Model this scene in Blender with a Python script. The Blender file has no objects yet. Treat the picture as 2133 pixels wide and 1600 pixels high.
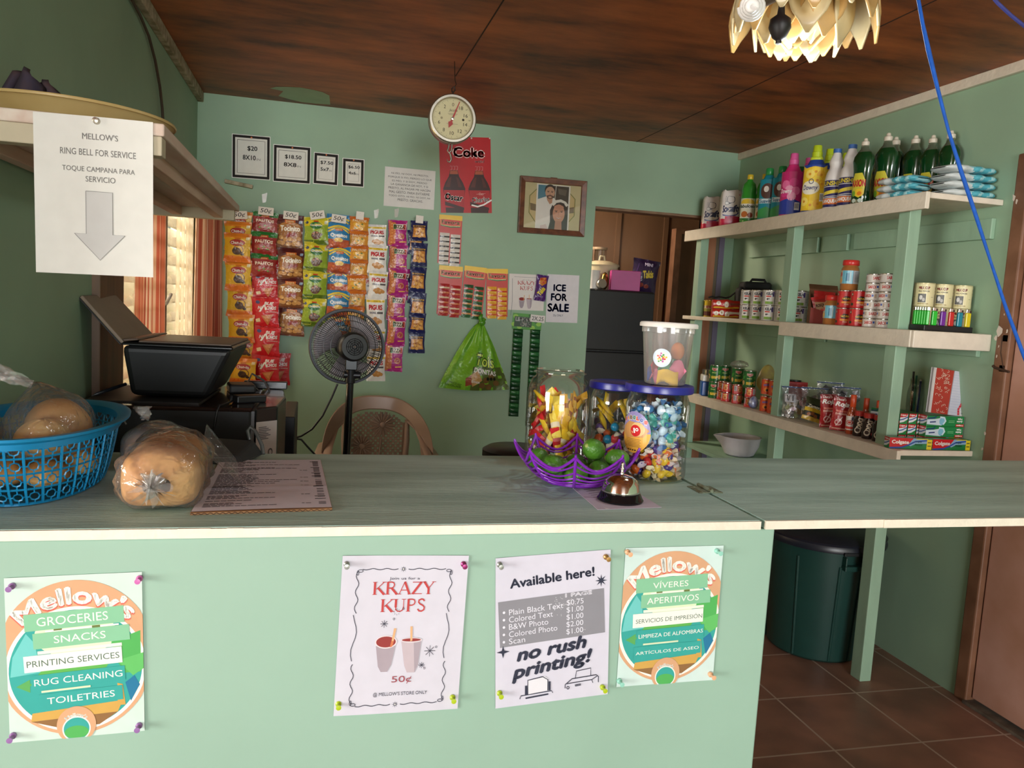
import bpy, bmesh, math, random
from mathutils import Vector, Matrix, Euler
sin, cos, pi = math.sin, math.cos, math.pi
SC = bpy.context.scene
COL = SC.collection
rnd = random.Random(7)

# ---------------------------------------------------------------- camera
IW, IH = 2133.0, 1600.0
FPX, PSI, PIT, ROL, EYE = 1635.19, 0.2458, 0.1024, 0.0578, 1.4656
FW = Vector((sin(PSI)*cos(PIT), cos(PSI)*cos(PIT), -sin(PIT)))
_r0 = Vector((cos(PSI), -sin(PSI), 0)); _u0 = _r0.cross(FW)
RT = _r0*cos(ROL) + _u0*sin(ROL); UP = -_r0*sin(ROL) + _u0*cos(ROL)
CAM = Vector((0, 0, EYE))
cd = bpy.data.cameras.new('camera'); cd.sensor_width = 36.0; cd.lens = FPX/IW*36.0; cd.clip_start = 0.02
co = bpy.data.objects.new('camera', cd); COL.objects.link(co)
m3 = Matrix((RT, UP, -FW)).transposed().to_4x4(); m3.translation = CAM; co.matrix_world = m3
SC.camera = co

# ---------------------------------------------------------------- world, daylight, fill lamps, exposure
SC.view_settings.view_transform = 'Standard'; SC.view_settings.look = 'None'
SC.view_settings.gamma = 1.0; SC.view_settings.exposure = 0.0
w = bpy.data.worlds.new('sky'); SC.world = w; w.use_nodes = True
wn = w.node_tree; bg = wn.nodes['Background']
tc = wn.nodes.new('ShaderNodeTexCoord'); sx = wn.nodes.new('ShaderNodeSeparateXYZ'); rp = wn.nodes.new('ShaderNodeValToRGB')
wn.links.new(tc.outputs['Generated'], sx.inputs[0]); wn.links.new(sx.outputs['Z'], rp.inputs[0]); wn.links.new(rp.outputs[0], bg.inputs[0])
rp.color_ramp.elements[0].position = 0.0; rp.color_ramp.elements[0].color = (0.55, 0.60, 0.40, 1)
rp.color_ramp.elements[1].position = 0.35; rp.color_ramp.elements[1].color = (0.80, 0.92, 1.0, 1)
bg.inputs[1].default_value = 0.5
def area(name, loc, target, sx_, sy_, power, color):
    l = bpy.data.lights.new(name, 'AREA'); l.shape = 'RECTANGLE'; l.size = sx_; l.size_y = sy_; l.energy = power; l.color = color
    o = bpy.data.objects.new(name, l); COL.objects.link(o); o.location = loc
    o.rotation_euler = (Vector(target)-Vector(loc)).to_track_quat('-Z', 'Y').to_euler(); return o
area('daylight_through_shop_side', (-5.35, -1.4, 1.5), (1.2, 2.6, 1.0), 2.6, 2.2, 380, (1.0, 0.97, 0.90))
area('daylight_through_shop_front', (-0.4, -9.0, 1.6), (0.8, 3.0, 1.1), 3.2, 2.2, 640, (0.90, 0.96, 1.0))
area('sunlit_ground_bounce', (-0.2, -8.8, 0.15), (1.0, 3.2, 2.4), 3.4, 0.6, 160, (1.0, 0.80, 0.52))
area('daylight_at_jalousie', (-1.6, 3.5, 1.95), (1.2, 3.6, 1.2), 1.7, 1.1, 120, (1.0, 0.94, 0.82))
area('warm_upfill_at_jalousie', (-1.7, 3.6, 0.75), (0.9, 3.6, 2.4), 1.7, 0.6, 60, (1.0, 0.86, 0.52))  # added warm fill outside the window, aimed up to warm the upper walls
area('kitchen_fill', (1.0, 5.5, 2.2), (2.0, 6.0, 1.2), 0.5, 0.5, 38, (1.0, 0.84, 0.64))  # warm fill lamp inside the windowless kitchen, brightens its walls

# ---------------------------------------------------------------- pixel of the photograph -> point on a plane of the room
def ray(px, py): return FW + RT*((px-IW/2)/FPX) + UP*((IH/2-py)/FPX)
def on_y(px, py, Y): d = ray(px, py); return CAM + d*(Y/d.y)
def on_x(px, py, X): d = ray(px, py); return CAM + d*(X/d.x)
def on_z(px, py, Z): d = ray(px, py); return CAM + d*((Z-EYE)/d.z)

# ---------------------------------------------------------------- colours and materials
def lin(v): v /= 255.0; return v/12.92 if v <= 0.04045 else ((v+0.055)/1.055)**2.4
def C(r, g, b): return (lin(r), lin(g), lin(b), 1.0)
def H(s): return C(int(s[0:2], 16), int(s[2:4], 16), int(s[4:6], 16))
MATS = {}
def mat(name, color, rough=0.6, metal=0.0, var=0.06, scale=14.0, bump=0.0, bscale=60.0, alt=None, spec=0.5, stretch=None, trans=0.0, coat=0.0):
    if name in MATS: return MATS[name]
    m = bpy.data.materials.new(name); m.use_nodes = True; nt = m.node_tree; b = nt.nodes['Principled BSDF']
    b.inputs['Roughness'].default_value = rough; b.inputs['Metallic'].default_value = metal
    b.inputs['Specular IOR Level'].default_value = spec; b.inputs['Coat Weight'].default_value = coat
    if trans: b.inputs['Transmission Weight'].default_value = trans
    t = nt.nodes.new('ShaderNodeTexCoord'); n = nt.nodes.new('ShaderNodeTexNoise'); n.inputs['Scale'].default_value = scale; n.inputs['Detail'].default_value = 5
    src = t.outputs['Object']
    if stretch:
        mp = nt.nodes.new('ShaderNodeMapping'); mp.inputs['Scale'].default_value = stretch; nt.links.new(src, mp.inputs[0]); src = mp.outputs[0]
    nt.links.new(src, n.inputs['Vector'])
    r = nt.nodes.new('ShaderNodeValToRGB'); r.color_ramp.elements[0].position = 0.32; r.color_ramp.elements[1].position = 0.68
    a = alt if alt else tuple(x*(1-var) for x in color[:3])+(1,)
    r.color_ramp.elements[0].color = a; r.color_ramp.elements[1].color = color if alt else tuple(min(1, x*(1+var)) for x in color[:3])+(1,)
    nt.links.new(n.outputs['Fac'], r.inputs[0]); nt.links.new(r.outputs[0], b.inputs['Base Color'])
    if bump:
        n2 = nt.nodes.new('ShaderNodeTexNoise'); n2.inputs['Scale'].default_value = bscale; n2.inputs['Detail'].default_value = 3; nt.links.new(src, n2.inputs['Vector'])
        bp = nt.nodes.new('ShaderNodeBump'); bp.inputs['Strength'].default_value = bump; bp.inputs['Distance'].default_value = 0.01
        nt.links.new(n2.outputs['Fac'], bp.inputs['Height']); nt.links.new(bp.outputs[0], b.inputs['Normal'])
    MATS[name] = m; return m
def printmat(name, rough, spec=0.5, coat=0.0, bump=0.0, bscale=40.0):
    m = bpy.data.materials.new(name); m.use_nodes = True; nt = m.node_tree; b = nt.nodes['Principled BSDF']
    b.inputs['Roughness'].default_value = rough; b.inputs['Specular IOR Level'].default_value = spec; b.inputs['Coat Weight'].default_value = coat
    a = nt.nodes.new('ShaderNodeAttribute'); a.attribute_name = 'Col'
    n = nt.nodes.new('ShaderNodeTexNoise'); n.inputs['Scale'].default_value = 30
    r = nt.nodes.new('ShaderNodeMapRange'); r.inputs[3].default_value = 0.93; r.inputs[4].default_value = 1.05
    mx = nt.nodes.new('ShaderNodeVectorMath'); mx.operation = 'SCALE'
    t = nt.nodes.new('ShaderNodeTexCoord'); nt.links.new(t.outputs['Object'], n.inputs['Vector'])
    nt.links.new(n.outputs['Fac'], r.inputs[0]); nt.links.new(a.outputs['Color'], mx.inputs[0]); nt.links.new(r.outputs[0], mx.inputs['Scale'])
    nt.links.new(mx.outputs[0], b.inputs['Base Color'])
    if bump:
        n2 = nt.nodes.new('ShaderNodeTexNoise'); n2.inputs['Scale'].default_value = bscale; nt.links.new(t.outputs['Object'], n2.inputs['Vector'])
        bp = nt.nodes.new('ShaderNodeBump'); bp.inputs['Strength'].default_value = bump; bp.inputs['Distance'].default_value = 0.01
        nt.links.new(n2.outputs['Fac'], bp.inputs['Height']); nt.links.new(bp.outputs[0], b.inputs['Normal'])
    MATS[name] = m; return m
PAPER = printmat('printed_paper', 0.75, 0.3)
GLOSSY = printmat('printed_gloss', 0.28)
FOIL = printmat('printed_foil', 0.3, 0.5, 0.0, 0.35, 45)
PAINTED = printmat('painted_metal_print', 0.32, 0.5)
def film(name, tint, gloss=0.12, rough=0.05, haze=0.0, hazecol=(0.9, 0.9, 0.9, 1), bump=0.0, bscale=25):
    m = bpy.data.materials.new(name); m.use_nodes = True; nt = m.node_tree; nt.nodes.clear()
    out = nt.nodes.new('ShaderNodeOutputMaterial'); tr = nt.nodes.new('ShaderNodeBsdfTransparent'); tr.inputs[0].default_value = tint
    gl = nt.nodes.new('ShaderNodeBsdfGlossy'); gl.inputs['Roughness'].default_value = rough
    fr = nt.nodes.new('ShaderNodeLayerWeight'); fr.inputs[0].default_value = 0.35
    ma = nt.nodes.new('ShaderNodeMath'); ma.operation = 'MULTIPLY_ADD'; ma.inputs[1].default_value = 0.6; ma.inputs[2].default_value = gloss; ma.use_clamp = True
    mx = nt.nodes.new('ShaderNodeMixShader'); nt.links.new(fr.outputs['Fresnel'], ma.inputs[0]); nt.links.new(ma.outputs[0], mx.inputs[0])
    df = nt.nodes.new('ShaderNodeBsdfTranslucent' if haze > .2 else 'ShaderNodeBsdfDiffuse'); df.inputs[0].default_value = hazecol
    m2 = nt.nodes.new('ShaderNodeMixShader'); m2.inputs[0].default_value = haze
    nt.links.new(tr.outputs[0], m2.inputs[1]); nt.links.new(df.outputs[0], m2.inputs[2])
    nt.links.new(m2.outputs[0], mx.inputs[1]); nt.links.new(gl.outputs[0], mx.inputs[2]); nt.links.new(mx.outputs[0], out.inputs[0])
    if bump:
        t = nt.nodes.new('ShaderNodeTexCoord'); n2 = nt.nodes.new('ShaderNodeTexNoise'); n2.inputs['Scale'].default_value = bscale; n2.inputs['Detail'].default_value = 3; nt.links.new(t.outputs['Object'], n2.inputs['Vector'])
        bp = nt.nodes.new('ShaderNodeBump'); bp.inputs['Strength'].default_value = bump; bp.inputs['Distance'].default_value = 0.02
        nt.links.new(n2.outputs['Fac'], bp.inputs['Height']); nt.links.new(bp.outputs[0], gl.inputs['Normal']); nt.links.new(bp.outputs[0], fr.inputs['Normal'])
    MATS[name] = m; return m

# ---------------------------------------------------------------- objects
def tag(o, label=None, cat=None, group=None, kind=None):
    if label: o['label'] = label
    if cat: o['category'] = cat
    if group: o['group'] = group
    if kind: o['kind'] = kind
    return o
def empty(name, loc=(0, 0, 0), rot=(0, 0, 0)):
    o = bpy.data.objects.new(name, None); o.empty_display_size = 0.05; COL.objects.link(o); o.location = loc; o.rotation_euler = rot; return o
class MB:
    def __init__(s): s.v = []; s.f = []; s.c = []; s.col = (0.8, 0.8, 0.8, 1)
    def add(s, vs, fs, col=None):
        n = len(s.v); s.v.extend(Vector(x) for x in vs); k = col or s.col
        for f in fs: s.f.append(tuple(n+i for i in f)); s.c.append(k)
        return s
    def box(s, x0, x1, y0, y1, z0, z1, col=None, M=None):
        vs = [Vector((x, y, z)) for x in (x0, x1) for y in (y0, y1) for z in (z0, z1)]
        if M: vs = [M @ v for v in vs]
        return s.add(vs, [(0, 1, 3, 2), (4, 6, 7, 5), (0, 4, 5, 1), (2, 3, 7, 6), (0, 2, 6, 4), (1, 5, 7, 3)], col)
    def lathe(s, prof, seg=24, c=(0, 0, 0), col=None, sx=1.0, sy=1.0, caps=True, M=None):
        vs = []; fs = []; n = len(prof)
        for r, z in prof:
            for k in range(seg):
                a = 2*pi*k/seg; v = Vector((c[0]+r*cos(a)*sx, c[1]+r*sin(a)*sy, c[2]+z)); vs.append(M @ v if M else v)
        for i in range(n-1):
            for k in range(seg): fs.append((i*seg+k, i*seg+(k+1) % seg, (i+1)*seg+(k+1) % seg, (i+1)*seg+k))
        if caps:
            if prof[0][0] > 1e-5: fs.append(tuple(range(seg))[::-1])
            if prof[-1][0] > 1e-5: fs.append(tuple((n-1)*seg+k for k in range(seg)))
        return s.add(vs, fs, col)
    def tube(s, pts, r, seg=8, col=None, closed=False, caps=True, flat=1.0):
        pts = [Vector(p) for p in pts]; n = len(pts); vs = []; fs = []; rr = r if isinstance(r, (list, tuple)) else [r]*n
        up = None
        for i in range(n):
            if closed: t = pts[(i+1) % n]-pts[i-1]
            else: t = pts[min(i+1, n-1)]-pts[max(i-1, 0)]
            if t.length < 1e-9: t = Vector((0, 0, 1))
            t.normalize()
            if up is None:
                up = Vector((0, 0, 1)) if abs(t.z) < 0.9 else Vector((0, 1, 0))
            x = t.cross(up)
            if x.length < 1e-6: x = t.cross(Vector((1, 0.3, 0.2)))
            x.normalize(); y = x.cross(t); up = y
            for k in range(seg):
                a = 2*pi*k/seg; vs.append(pts[i]+x*(rr[i]*cos(a))+y*(rr[i]*flat*sin(a)))
        m = n if closed else n-1
        for i in range(m):
            j = (i+1) % n
            for k in range(seg): fs.append((i*seg+k, i*seg+(k+1) % seg, j*seg+(k+1) % seg, j*seg+k))
        if caps and not closed: fs.append(tuple(range(seg))[::-1]); fs.append(tuple((n-1)*seg+k for k in range(seg)))
        return s.add(vs, fs, col)
    def grid(s, fn, nu, nv, col=None, colfn=None, closed=False):
        vs = [fn(i/nu, j/nv) for j in range(nv+1) for i in range(nu+1)]; n = len(s.v); s.v.extend(Vector(x) for x in vs)
        for j in range(nv):
            for i in range(nu):
                s.f.append((n+j*(nu+1)+i, n+j*(nu+1)+i+1, n+(j+1)*(nu+1)+i+1, n+(j+1)*(nu+1)+i))
                s.c.append(colfn((i+.5)/nu, (j+.5)/nv) if colfn else (col or s.col))
        return s
    def ball(s, c, r, seg=14, rings=9, col=None, sc=(1, 1, 1), M=None):
        prof = [(max(1e-6, r*sin(pi*i/rings)), -r*cos(pi*i/rings)*sc[2]) for i in range(rings+1)]
        return s.lathe(prof, seg, c, col, sc[0], sc[1], False, M)
    def build(s, name, m, parent=None, smooth=None, bevel=0.0, loc=(0, 0, 0), rot=(0, 0, 0), solid=0.0, seg=2):
        me = bpy.data.meshes.new(name); me.from_pydata(s.v, [], s.f)
        if m in (PAPER, GLOSSY, FOIL, PAINTED):
            at = me.color_attributes.new('Col', 'FLOAT_COLOR', 'CORNER'); buf = []
            for f, c in zip(s.f, s.c): buf.extend(list(c)*len(f))
            at.data.foreach_set('color', buf)
        me.materials.append(m)
        b = bmesh.new(); b.from_mesh(me); bmesh.ops.remove_doubles(b, verts=b.verts, dist=2e-6) if smooth is not None else None
        bmesh.ops.recalc_face_normals(b, faces=b.faces); b.to_mesh(me); b.free()
        if smooth is not None:
            me.polygons.foreach_set('use_smooth', [True]*len(me.polygons))
            if smooth < 179: me.set_sharp_from_angle(angle=math.radians(smooth))
        o = bpy.data.objects.new(name, me); COL.objects.link(o); o.location = loc; o.rotation_euler = rot
        if parent: o.parent = parent
        if solid:
            md = o.modifiers.new('thickness', 'SOLIDIFY'); md.thickness = solid; md.offset = 0
        if bevel:
            md = o.modifiers.new('edge', 'BEVEL'); md.width = bevel; md.segments = seg; md.limit_method = 'ANGLE'; md.angle_limit = 0.6
        return o
def clone(o, parent=None):
    c = o.copy(); COL.objects.link(c)
    if parent: c.parent = parent
    for k in list(o.children): clone(k, c)
    return c
class Proto:
    def __init__(s, root): s.o = root; s.used = False
    def put(s, loc, rot=(0, 0, 0), label=None, cat=None, group=None, sc=None):
        o = clone(s.o) if s.used else s.o; s.used = True
        o.location = loc; o.rotation_euler = rot
        if sc: o.scale = sc if isinstance(sc, (tuple, list)) else (sc, sc, sc)
        if 'group' in o: del o['group']
        return tag(o, label, cat, group)

# ---------------------------------------------------------------- printed art: flat shapes and letters in a 0..1 sheet (v runs down), laid on a surface
_tx = {}
def glyphs(s, bold=0.0, shear=0.0):
    if bold < .013: bold = 0.0
    k = (s, bold, shear)
    if k not in _tx:
        c = bpy.data.curves.new('t', 'FONT'); c.body = s; c.resolution_u = 3; c.shear = shear
        o = bpy.data.objects.new('t', c); me = bpy.data.meshes.new_from_object(o)
        vs = [(v.co.x, v.co.y) for v in me.vertices]; fs = [tuple(p.vertices) for p in me.polygons]
        bpy.data.objects.remove(o); bpy.data.curves.remove(c); bpy.data.meshes.remove(me)
        if bold:                                  # thickened by overlapping shifted strokes
            n = len(vs); sh = [(-bold, 0), (bold, 0), (0, bold), (0, -bold)]; v0, f0 = vs, fs
            vs = [(x+dx, y+dy) for dx, dy in sh for x, y in v0]; fs = [tuple(n*q+i for i in f) for q in range(4) for f in f0]
        _tx[k] = (vs, fs)
    return _tx[k]
class Art:
    def __init__(s, asp=1.0): s.p = []; s.L = 0; s.asp = asp          # asp = height / width of the sheet
    def poly(s, pts, c, up=True):
        if up: s.L += 1
        s.p.append((list(pts), [tuple(range(len(pts)))], c, s.L)); return s
    def rect(s, u0, v0, u1, v1, c, rot=0.0):
        pts = [(u0, v0), (u1, v0), (u1, v1), (u0, v1)]
        if rot: pts = s.rot(pts, (u0+u1)/2, (v0+v1)/2, rot)
        return s.poly(pts, c)
    def rot(s, pts, cu, cv, a):
        return [(cu+(u-cu)*cos(a)-(v-cv)*s.asp*sin(a), cv+((u-cu)*sin(a))/s.asp+(v-cv)*cos(a)) for u, v in pts]
    def ell(s, cu, cv, ru, rv, c, n=24, a0=0, a1=2*pi):
        return s.poly([(cu+ru*cos(a0+(a1-a0)*k/n), cv+rv*sin(a0+(a1-a0)*k/n)) for k in range(n if a1-a0 > 6.2 else n+1)], c)
    def ring(s, cu, cv, ru, rv, wd, c, n=28, a0=0.0, a1=2*pi):
        s.L += 1; pts = []; fs = []
        for k in range(n+1):
            a = a0+(a1-a0)*k/n
            pts += [(cu+ru*cos(a), cv+rv*sin(a)), (cu+(ru-wd)*cos(a), cv+(rv-wd/s.asp)*sin(a))]
        for k in range(n): fs.append((2*k, 2*k+1, 2*k+3, 2*k+2))
        s.p.append((pts, fs, c, s.L)); return s
    def line(s, pts, wd, c, up=True):
        if up: s.L += 1
        P = [Vector((u, v*s.asp)) for u, v in pts]; n = len(P); vs = []; fs = []
        for i in range(n):
            t = P[min(i+1, n-1)]-P[max(i-1, 0)]; t = t.normalized() if t.length > 1e-9 else Vector((1, 0)); q = Vector((-t.y, t.x))*(wd/2)
            vs += [((P[i]+q).x, (P[i]+q).y/s.asp), ((P[i]-q).x, (P[i]-q).y/s.asp)]
        for i in range(n-1): fs.append((2*i, 2*i+1, 2*i+3, 2*i+2))
        s.p.append((vs, fs, c, s.L)); return s
    def star(s, cu, cv, r, c, n=8, inner=0.35):
        return s.poly([(cu+(r if k % 2 == 0 else r*inner)*cos(pi*k/n), cv+(r if k % 2 == 0 else r*inner)*sin(pi*k/n)/s.asp) for k in range(2*n)], c)
    def text(s, t, u0, v0, u1, v1, c, bold=0.0, shear=0.0, rot=0.0, arc=0.0, h=False, up=True):
        """letters whose ink fills the box u0..u1, v0..v1; with h the width follows the font, centred in the box"""
        vs, fs = glyphs(t, bold, shear)
        if not vs: return s
        xs = [p[0] for p in vs]; ys = [p[1] for p in vs]; x0, x1, y0, y1 = min(xs), max(xs), min(ys), max(ys)
        if h:
            wd = (x1-x0)/(y1-y0)*(v1-v0)*s.asp; cu = (u0+u1)/2; u0, u1 = cu-wd/2, cu+wd/2
        pts = [(u0+(x-x0)/(x1-x0)*(u1-u0), v1-(y-y0)/(y1-y0)*(v1-v0)) for x, y in vs]
        if arc:
            R = (u1-u0)/arc; cu = (u0+u1)/2; q = []
            for u, v in pts:
                a = (u-cu)/R; rr = R+(v1-v)*s.asp; q.append((cu+rr*sin(a), v1+(R-rr*cos(a))/s.asp))
            pts = q
        if rot: pts = s.rot(pts, (u0+u1)/2, (v0+v1)/2, rot)
        if up: s.L += 1
        s.p.append((pts, fs, c, s.L)); return s
    def build(s, name, mp, m, parent=None, cuts=None):
        bm = bmesh.new(); cl = bm.faces.layers.int.new('pal'); pal = []; kL = min(1.0, 7.0/max(1, s.L))
        for pts, fs, c, L in s.p:
            if c not in pal: pal.append(c)
            vv = [bm.verts.new((u, v, L*kL)) for u, v in pts]
            for f in fs:
                try: q = bm.faces.new([vv[i] for i in f]); q[cl] = pal.index(c)
                except ValueError: pass
        if cuts:
            for ax, n in ((0, cuts[0]), (1, cuts[1])):
                for k in range(1, n):
                    no = Vector((1, 0, 0)) if ax == 0 else Vector((0, 1, 0))
                    g = bm.verts[:]+bm.edges[:]+bm.faces[:]
                    bmesh.ops.bisect_plane(bm, geom=g, dist=1e-7, plane_co=no*(k/n), plane_no=no)
            ng = [f for f in bm.faces if len(f.verts) > 4]
            if ng: bmesh.ops.triangulate(bm, faces=ng)
        bm.verts.index_update()
        vs = [mp(v.co.x, v.co.y, v.co.z) for v in bm.verts]; fs = []; cs = []
        for f in bm.faces: fs.append([v.index for v in f.verts]); cs.append(pal[f[cl]])
        bm.free()
        b = MB(); b.v = [Vector(x) for x in vs]; b.f = fs; b.c = cs
        me = bpy.data.meshes.new(name); me.from_pydata(b.v, [], fs)
        at = me.color_attributes.new('Col', 'FLOAT_COLOR', 'CORNER'); buf = []
        for f, c in zip(fs, cs): buf.extend(list(c)*len(f))
        at.data.foreach_set('color', buf); me.materials.append(m)
        o = bpy.data.objects.new(name, me); COL.objects.link(o)
        if parent: o.parent = parent
        return o
def flat(W, Hh, off=0.0006, dl=0.00012, fn=None):
    """sheet centred on the object, facing -Y"""
    return lambda u, v, L: Vector(((u-.5)*W, (-(off+dl*L)+(fn(u, v) if fn else 0)), (.5-v)*Hh))
def wrap(R, arc, z0, z1, dl=0.00015, off=0.0004):
    """round a can of radius R standing on its base, centred on -Y"""
    def f(u, v, L):
        a = (u-.5)*arc; r = R+off+dl*L; return Vector((r*sin(a), -r*cos(a), z1+(z0-z1)*v))
    return f
def face_cam(p):
    d = CAM-Vector(p); return math.atan2(d.x, -d.y)
WHITE, BLACK, RED = C(245, 243, 238), C(22, 22, 24), C(200, 30, 34)
YB, XL, XR, ZC, ZT = 4.565, -0.6529, 2.5366, 2.4778, 1.08
# ================================================================ the room
GREEN = mat('green_wall_paint', C(150, 180, 152), 0.55, var=0.07, scale=2.6, bump=0.10, bscale=9)
GREEN2 = mat('green_wood_paint', C(150, 182, 156), 0.5, var=0.10, scale=9, bump=0.15, bscale=30, stretch=(1, 1, .25))
CREAM = mat('cream_paint', C(226, 216, 198), 0.5, var=0.06, scale=20, bump=0.2, bscale=50)
DIRTY = mat('dirty_cream_paint', C(190, 176, 150), 0.8, var=0.2, scale=24, bump=0.4, bscale=60, alt=C(128, 118, 88))
BROWN = mat('brown_door_paint', C(192, 148, 132), 0.45, var=0.1, scale=3.5, alt=C(168, 120, 96))
BROWN2 = mat('brown_frame_paint', C(136, 96, 72), 0.5, var=0.15, scale=8, alt=C(108, 72, 50))
KWALL = mat('brown_plywood', C(128, 96, 70), 0.6, scale=2.2, alt=C(98, 70, 48), stretch=(1, 1, .3))
WOODR = mat('raw_reddish_wood', C(220, 192, 170), 0.6, scale=6, alt=C(200, 162, 142), stretch=(6, .6, 6))
def struct(name, mb, m, parent=None, **k):
    o = mb.build(name, m, parent, **k)
    if not parent: o['kind'] = 'structure'
    return o
# floor: square dark terracotta tiles with pale grout
def tile_mat():
    m = bpy.data.materials.new('terracotta_tiles'); m.use_nodes = True; nt = m.node_tree; b = nt.nodes['Principled BSDF']; L = nt.links.new; N = nt.nodes.new
    g = N('ShaderNodeTexCoord'); s = N('ShaderNodeSeparateXYZ'); L(g.outputs['Object'], s.inputs[0]); ms = []
    for ax, off in (('X', 2.1276), ('Y', 2.5581)):
        a = N('ShaderNodeMath'); a.operation = 'SUBTRACT'; a.inputs[1].default_value = off; L(s.outputs[ax], a.inputs[0])
        d = N('ShaderNodeMath'); d.operation = 'DIVIDE'; d.inputs[1].default_value = 0.3564; L(a.outputs[0], d.inputs[0])
        p = N('ShaderNodeMath'); p.operation = 'PINGPONG'; p.inputs[1].default_value = 0.5; L(d.outputs[0], p.inputs[0])
        q = N('ShaderNodeMath'); q.operation = 'LESS_THAN'; q.inputs[1].default_value = 0.011; L(p.outputs[0], q.inputs[0]); ms.append(q)
    mx = N('ShaderNodeMath'); mx.operation = 'MAXIMUM'; L(ms[0].outputs[0], mx.inputs[0]); L(ms[1].outputs[0], mx.inputs[1])
    n = N('ShaderNodeTexNoise'); n.inputs['Scale'].default_value = 5; n.inputs['Detail'].default_value = 6; L(g.outputs['Object'], n.inputs['Vector'])
    r = N('ShaderNodeValToRGB'); r.color_ramp.elements[0].position = .35; r.color_ramp.elements[1].position = .7
    r.color_ramp.elements[0].color = C(128, 94, 80); r.color_ramp.elements[1].color = C(164, 120, 100); L(n.outputs['Fac'], r.inputs[0])
    mc = N('ShaderNodeMix'); mc.data_type = 'RGBA'; L(mx.outputs[0], mc.inputs[0]); L(r.outputs[0], mc.inputs[6]); mc.inputs[7].default_value = C(186, 166, 150); L(mc.outputs[2], b.inputs['Base Color'])
    rr = N('ShaderNodeMapRange'); rr.inputs[3].default_value = .32; rr.inputs[4].default_value = .6; L(n.outputs['Fac'], rr.inputs[0]); L(rr.outputs[0], b.inputs['Roughness'])
    bp = N('ShaderNodeBump'); bp.invert = True; bp.inputs['Strength'].default_value = .5; bp.inputs['Distance'].default_value = .004; L(mx.outputs[0], bp.inputs['Height']); L(bp.outputs[0], b.inputs['Normal'])
    return m
def ceil_mat():
    m = bpy.data.materials.new('stained_plywood_ceiling'); m.use_nodes = True; nt = m.node_tree; b = nt.nodes['Principled BSDF']; L = nt.links.new; N = nt.nodes.new
    g = N('ShaderNodeTexCoord'); mp = N('ShaderNodeMapping'); mp.inputs['Scale'].default_value = (.9, 2.6, 1); L(g.outputs['Object'], mp.inputs[0])
    n = N('ShaderNodeTexNoise'); n.inputs['Scale'].default_value = 2.2; n.inputs['Detail'].default_value = 8; n.inputs['Roughness'].default_value = .65; L(mp.outputs[0], n.inputs['Vector'])
    r = N('ShaderNodeValToRGB'); e = r.color_ramp.elements; e[0].position = .3; e[0].color = C(72, 34, 14); e[1].position = .72; e[1].color = C(188, 106, 48)
    k = r.color_ramp.elements.new(.5); k.color = C(148, 78, 32); L(n.outputs['Fac'], r.inputs[0]); L(r.outputs[0], b.inputs['Base Color'])
    b.inputs['Roughness'].default_value = .5
    return m
Y0 = -9.2; XA = -5.6; YK = 6.3
struct('floor', MB().box(XA-.1, 4.2, Y0-.1, YK+.1, -.1, 0), tile_mat())
ceil = struct('ceiling', MB().box(XA-.1, 4.2, Y0-.1, YK+.1, ZC, ZC+.1), ceil_mat())
SEAM = mat('dark_joint', C(48, 28, 18), .8)
for xs, y0 in ((0.572, .4), (1.832, -1.0)):
    struct('seam', MB().box(xs-.0025, xs+.0025, y0, YB-.9 if xs < 1 else YB, ZC-.001, ZC+.001), SEAM, ceil)
pp = [on_z(x, y, ZC-.0008) for x, y in ((562, 184), (575, 181), (598, 181), (625, 182), (652, 187), (672, 192), (686, 199), (688, 218), (660, 216), (630, 213), (604, 207), (580, 200), (590, 190))]
tag(struct('paint_patch', MB().add(pp, [tuple(range(len(pp)))]), mat('stray_green_paint', C(150, 176, 144), .6), ceil), 'pale green paint smear on the brown ceiling')
def hole_wall(x0, x1, y0, y1, z1, axis, holes):
    """wall box with rectangular openings (a0,a1,z0,z1) along its long axis"""
    b = MB(); lo, hi = (x0, x1) if axis == 'x' else (y0, y1)
    def bx(a, c, z0_, z1_):
        if c-a > 1e-4 and z1_-z0_ > 1e-4:
            b.box(a, c, y0, y1, z0_, z1_) if axis == 'x' else b.box(x0, x1, a, c, z0_, z1_)
    cur = lo
    for a0, a1, h0, h1 in sorted(holes):
        bx(cur, a0, 0, z1); bx(a0, a1, 0, h0); bx(a0, a1, h1, z1); cur = a1
    bx(cur, hi, 0, z1); return b
struct('wall_back', hole_wall(XL-.1, XR+.1, YB, YB+.1, ZC, 'x', [(1.600, 2.34, 0, 2.075)]), GREEN)
struct('wall_left', hole_wall(XL-.1, XL, 1.30, YB, ZC, 'y', [(2.86, 4.42, .90, 1.92)]), GREEN)
struct('wall_right', hole_wall(XR, XR+.1, Y0, YB, ZC, 'y', [(1.50, 2.485, 0, 2.13)]), GREEN)
struct('wall_front', hole_wall(XA-.1, XR+.1, Y0-.1, Y0, ZC, 'x', [(-2.2, 1.4, 0, 2.45)]), GREEN)
struct('wall_shop_left', hole_wall(XA-.1, XA, Y0, 1.4, ZC, 'y', [(-2.8, .0, 0, 2.4)]), GREEN)
struct('wall_partition', MB().box(XA, XL-.1, 1.30, 1.40, 0, ZC), GREEN)
kb = MB().box(.6, 4.2, YK, YK+.1, 0, ZC)
for xs in (2.02, 2.42, 2.85): kb.box(xs-.02, xs+.02, YK-.015, YK, 0, ZC)
struct('wall_kitchen_back', kb, KWALL)
struct('wall_kitchen_left', MB().box(.5, .6, YB+.1, YK+.1, 0, ZC), KWALL)
struct('wall_kitchen_right', MB().box(3.6, 3.7, YB+.1, YK+.1, 0, ZC), KWALL)
struct('trim_1', MB().box(XR-.022, XR, Y0, YB, ZC-.041, ZC), CREAM, bevel=.003)
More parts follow.
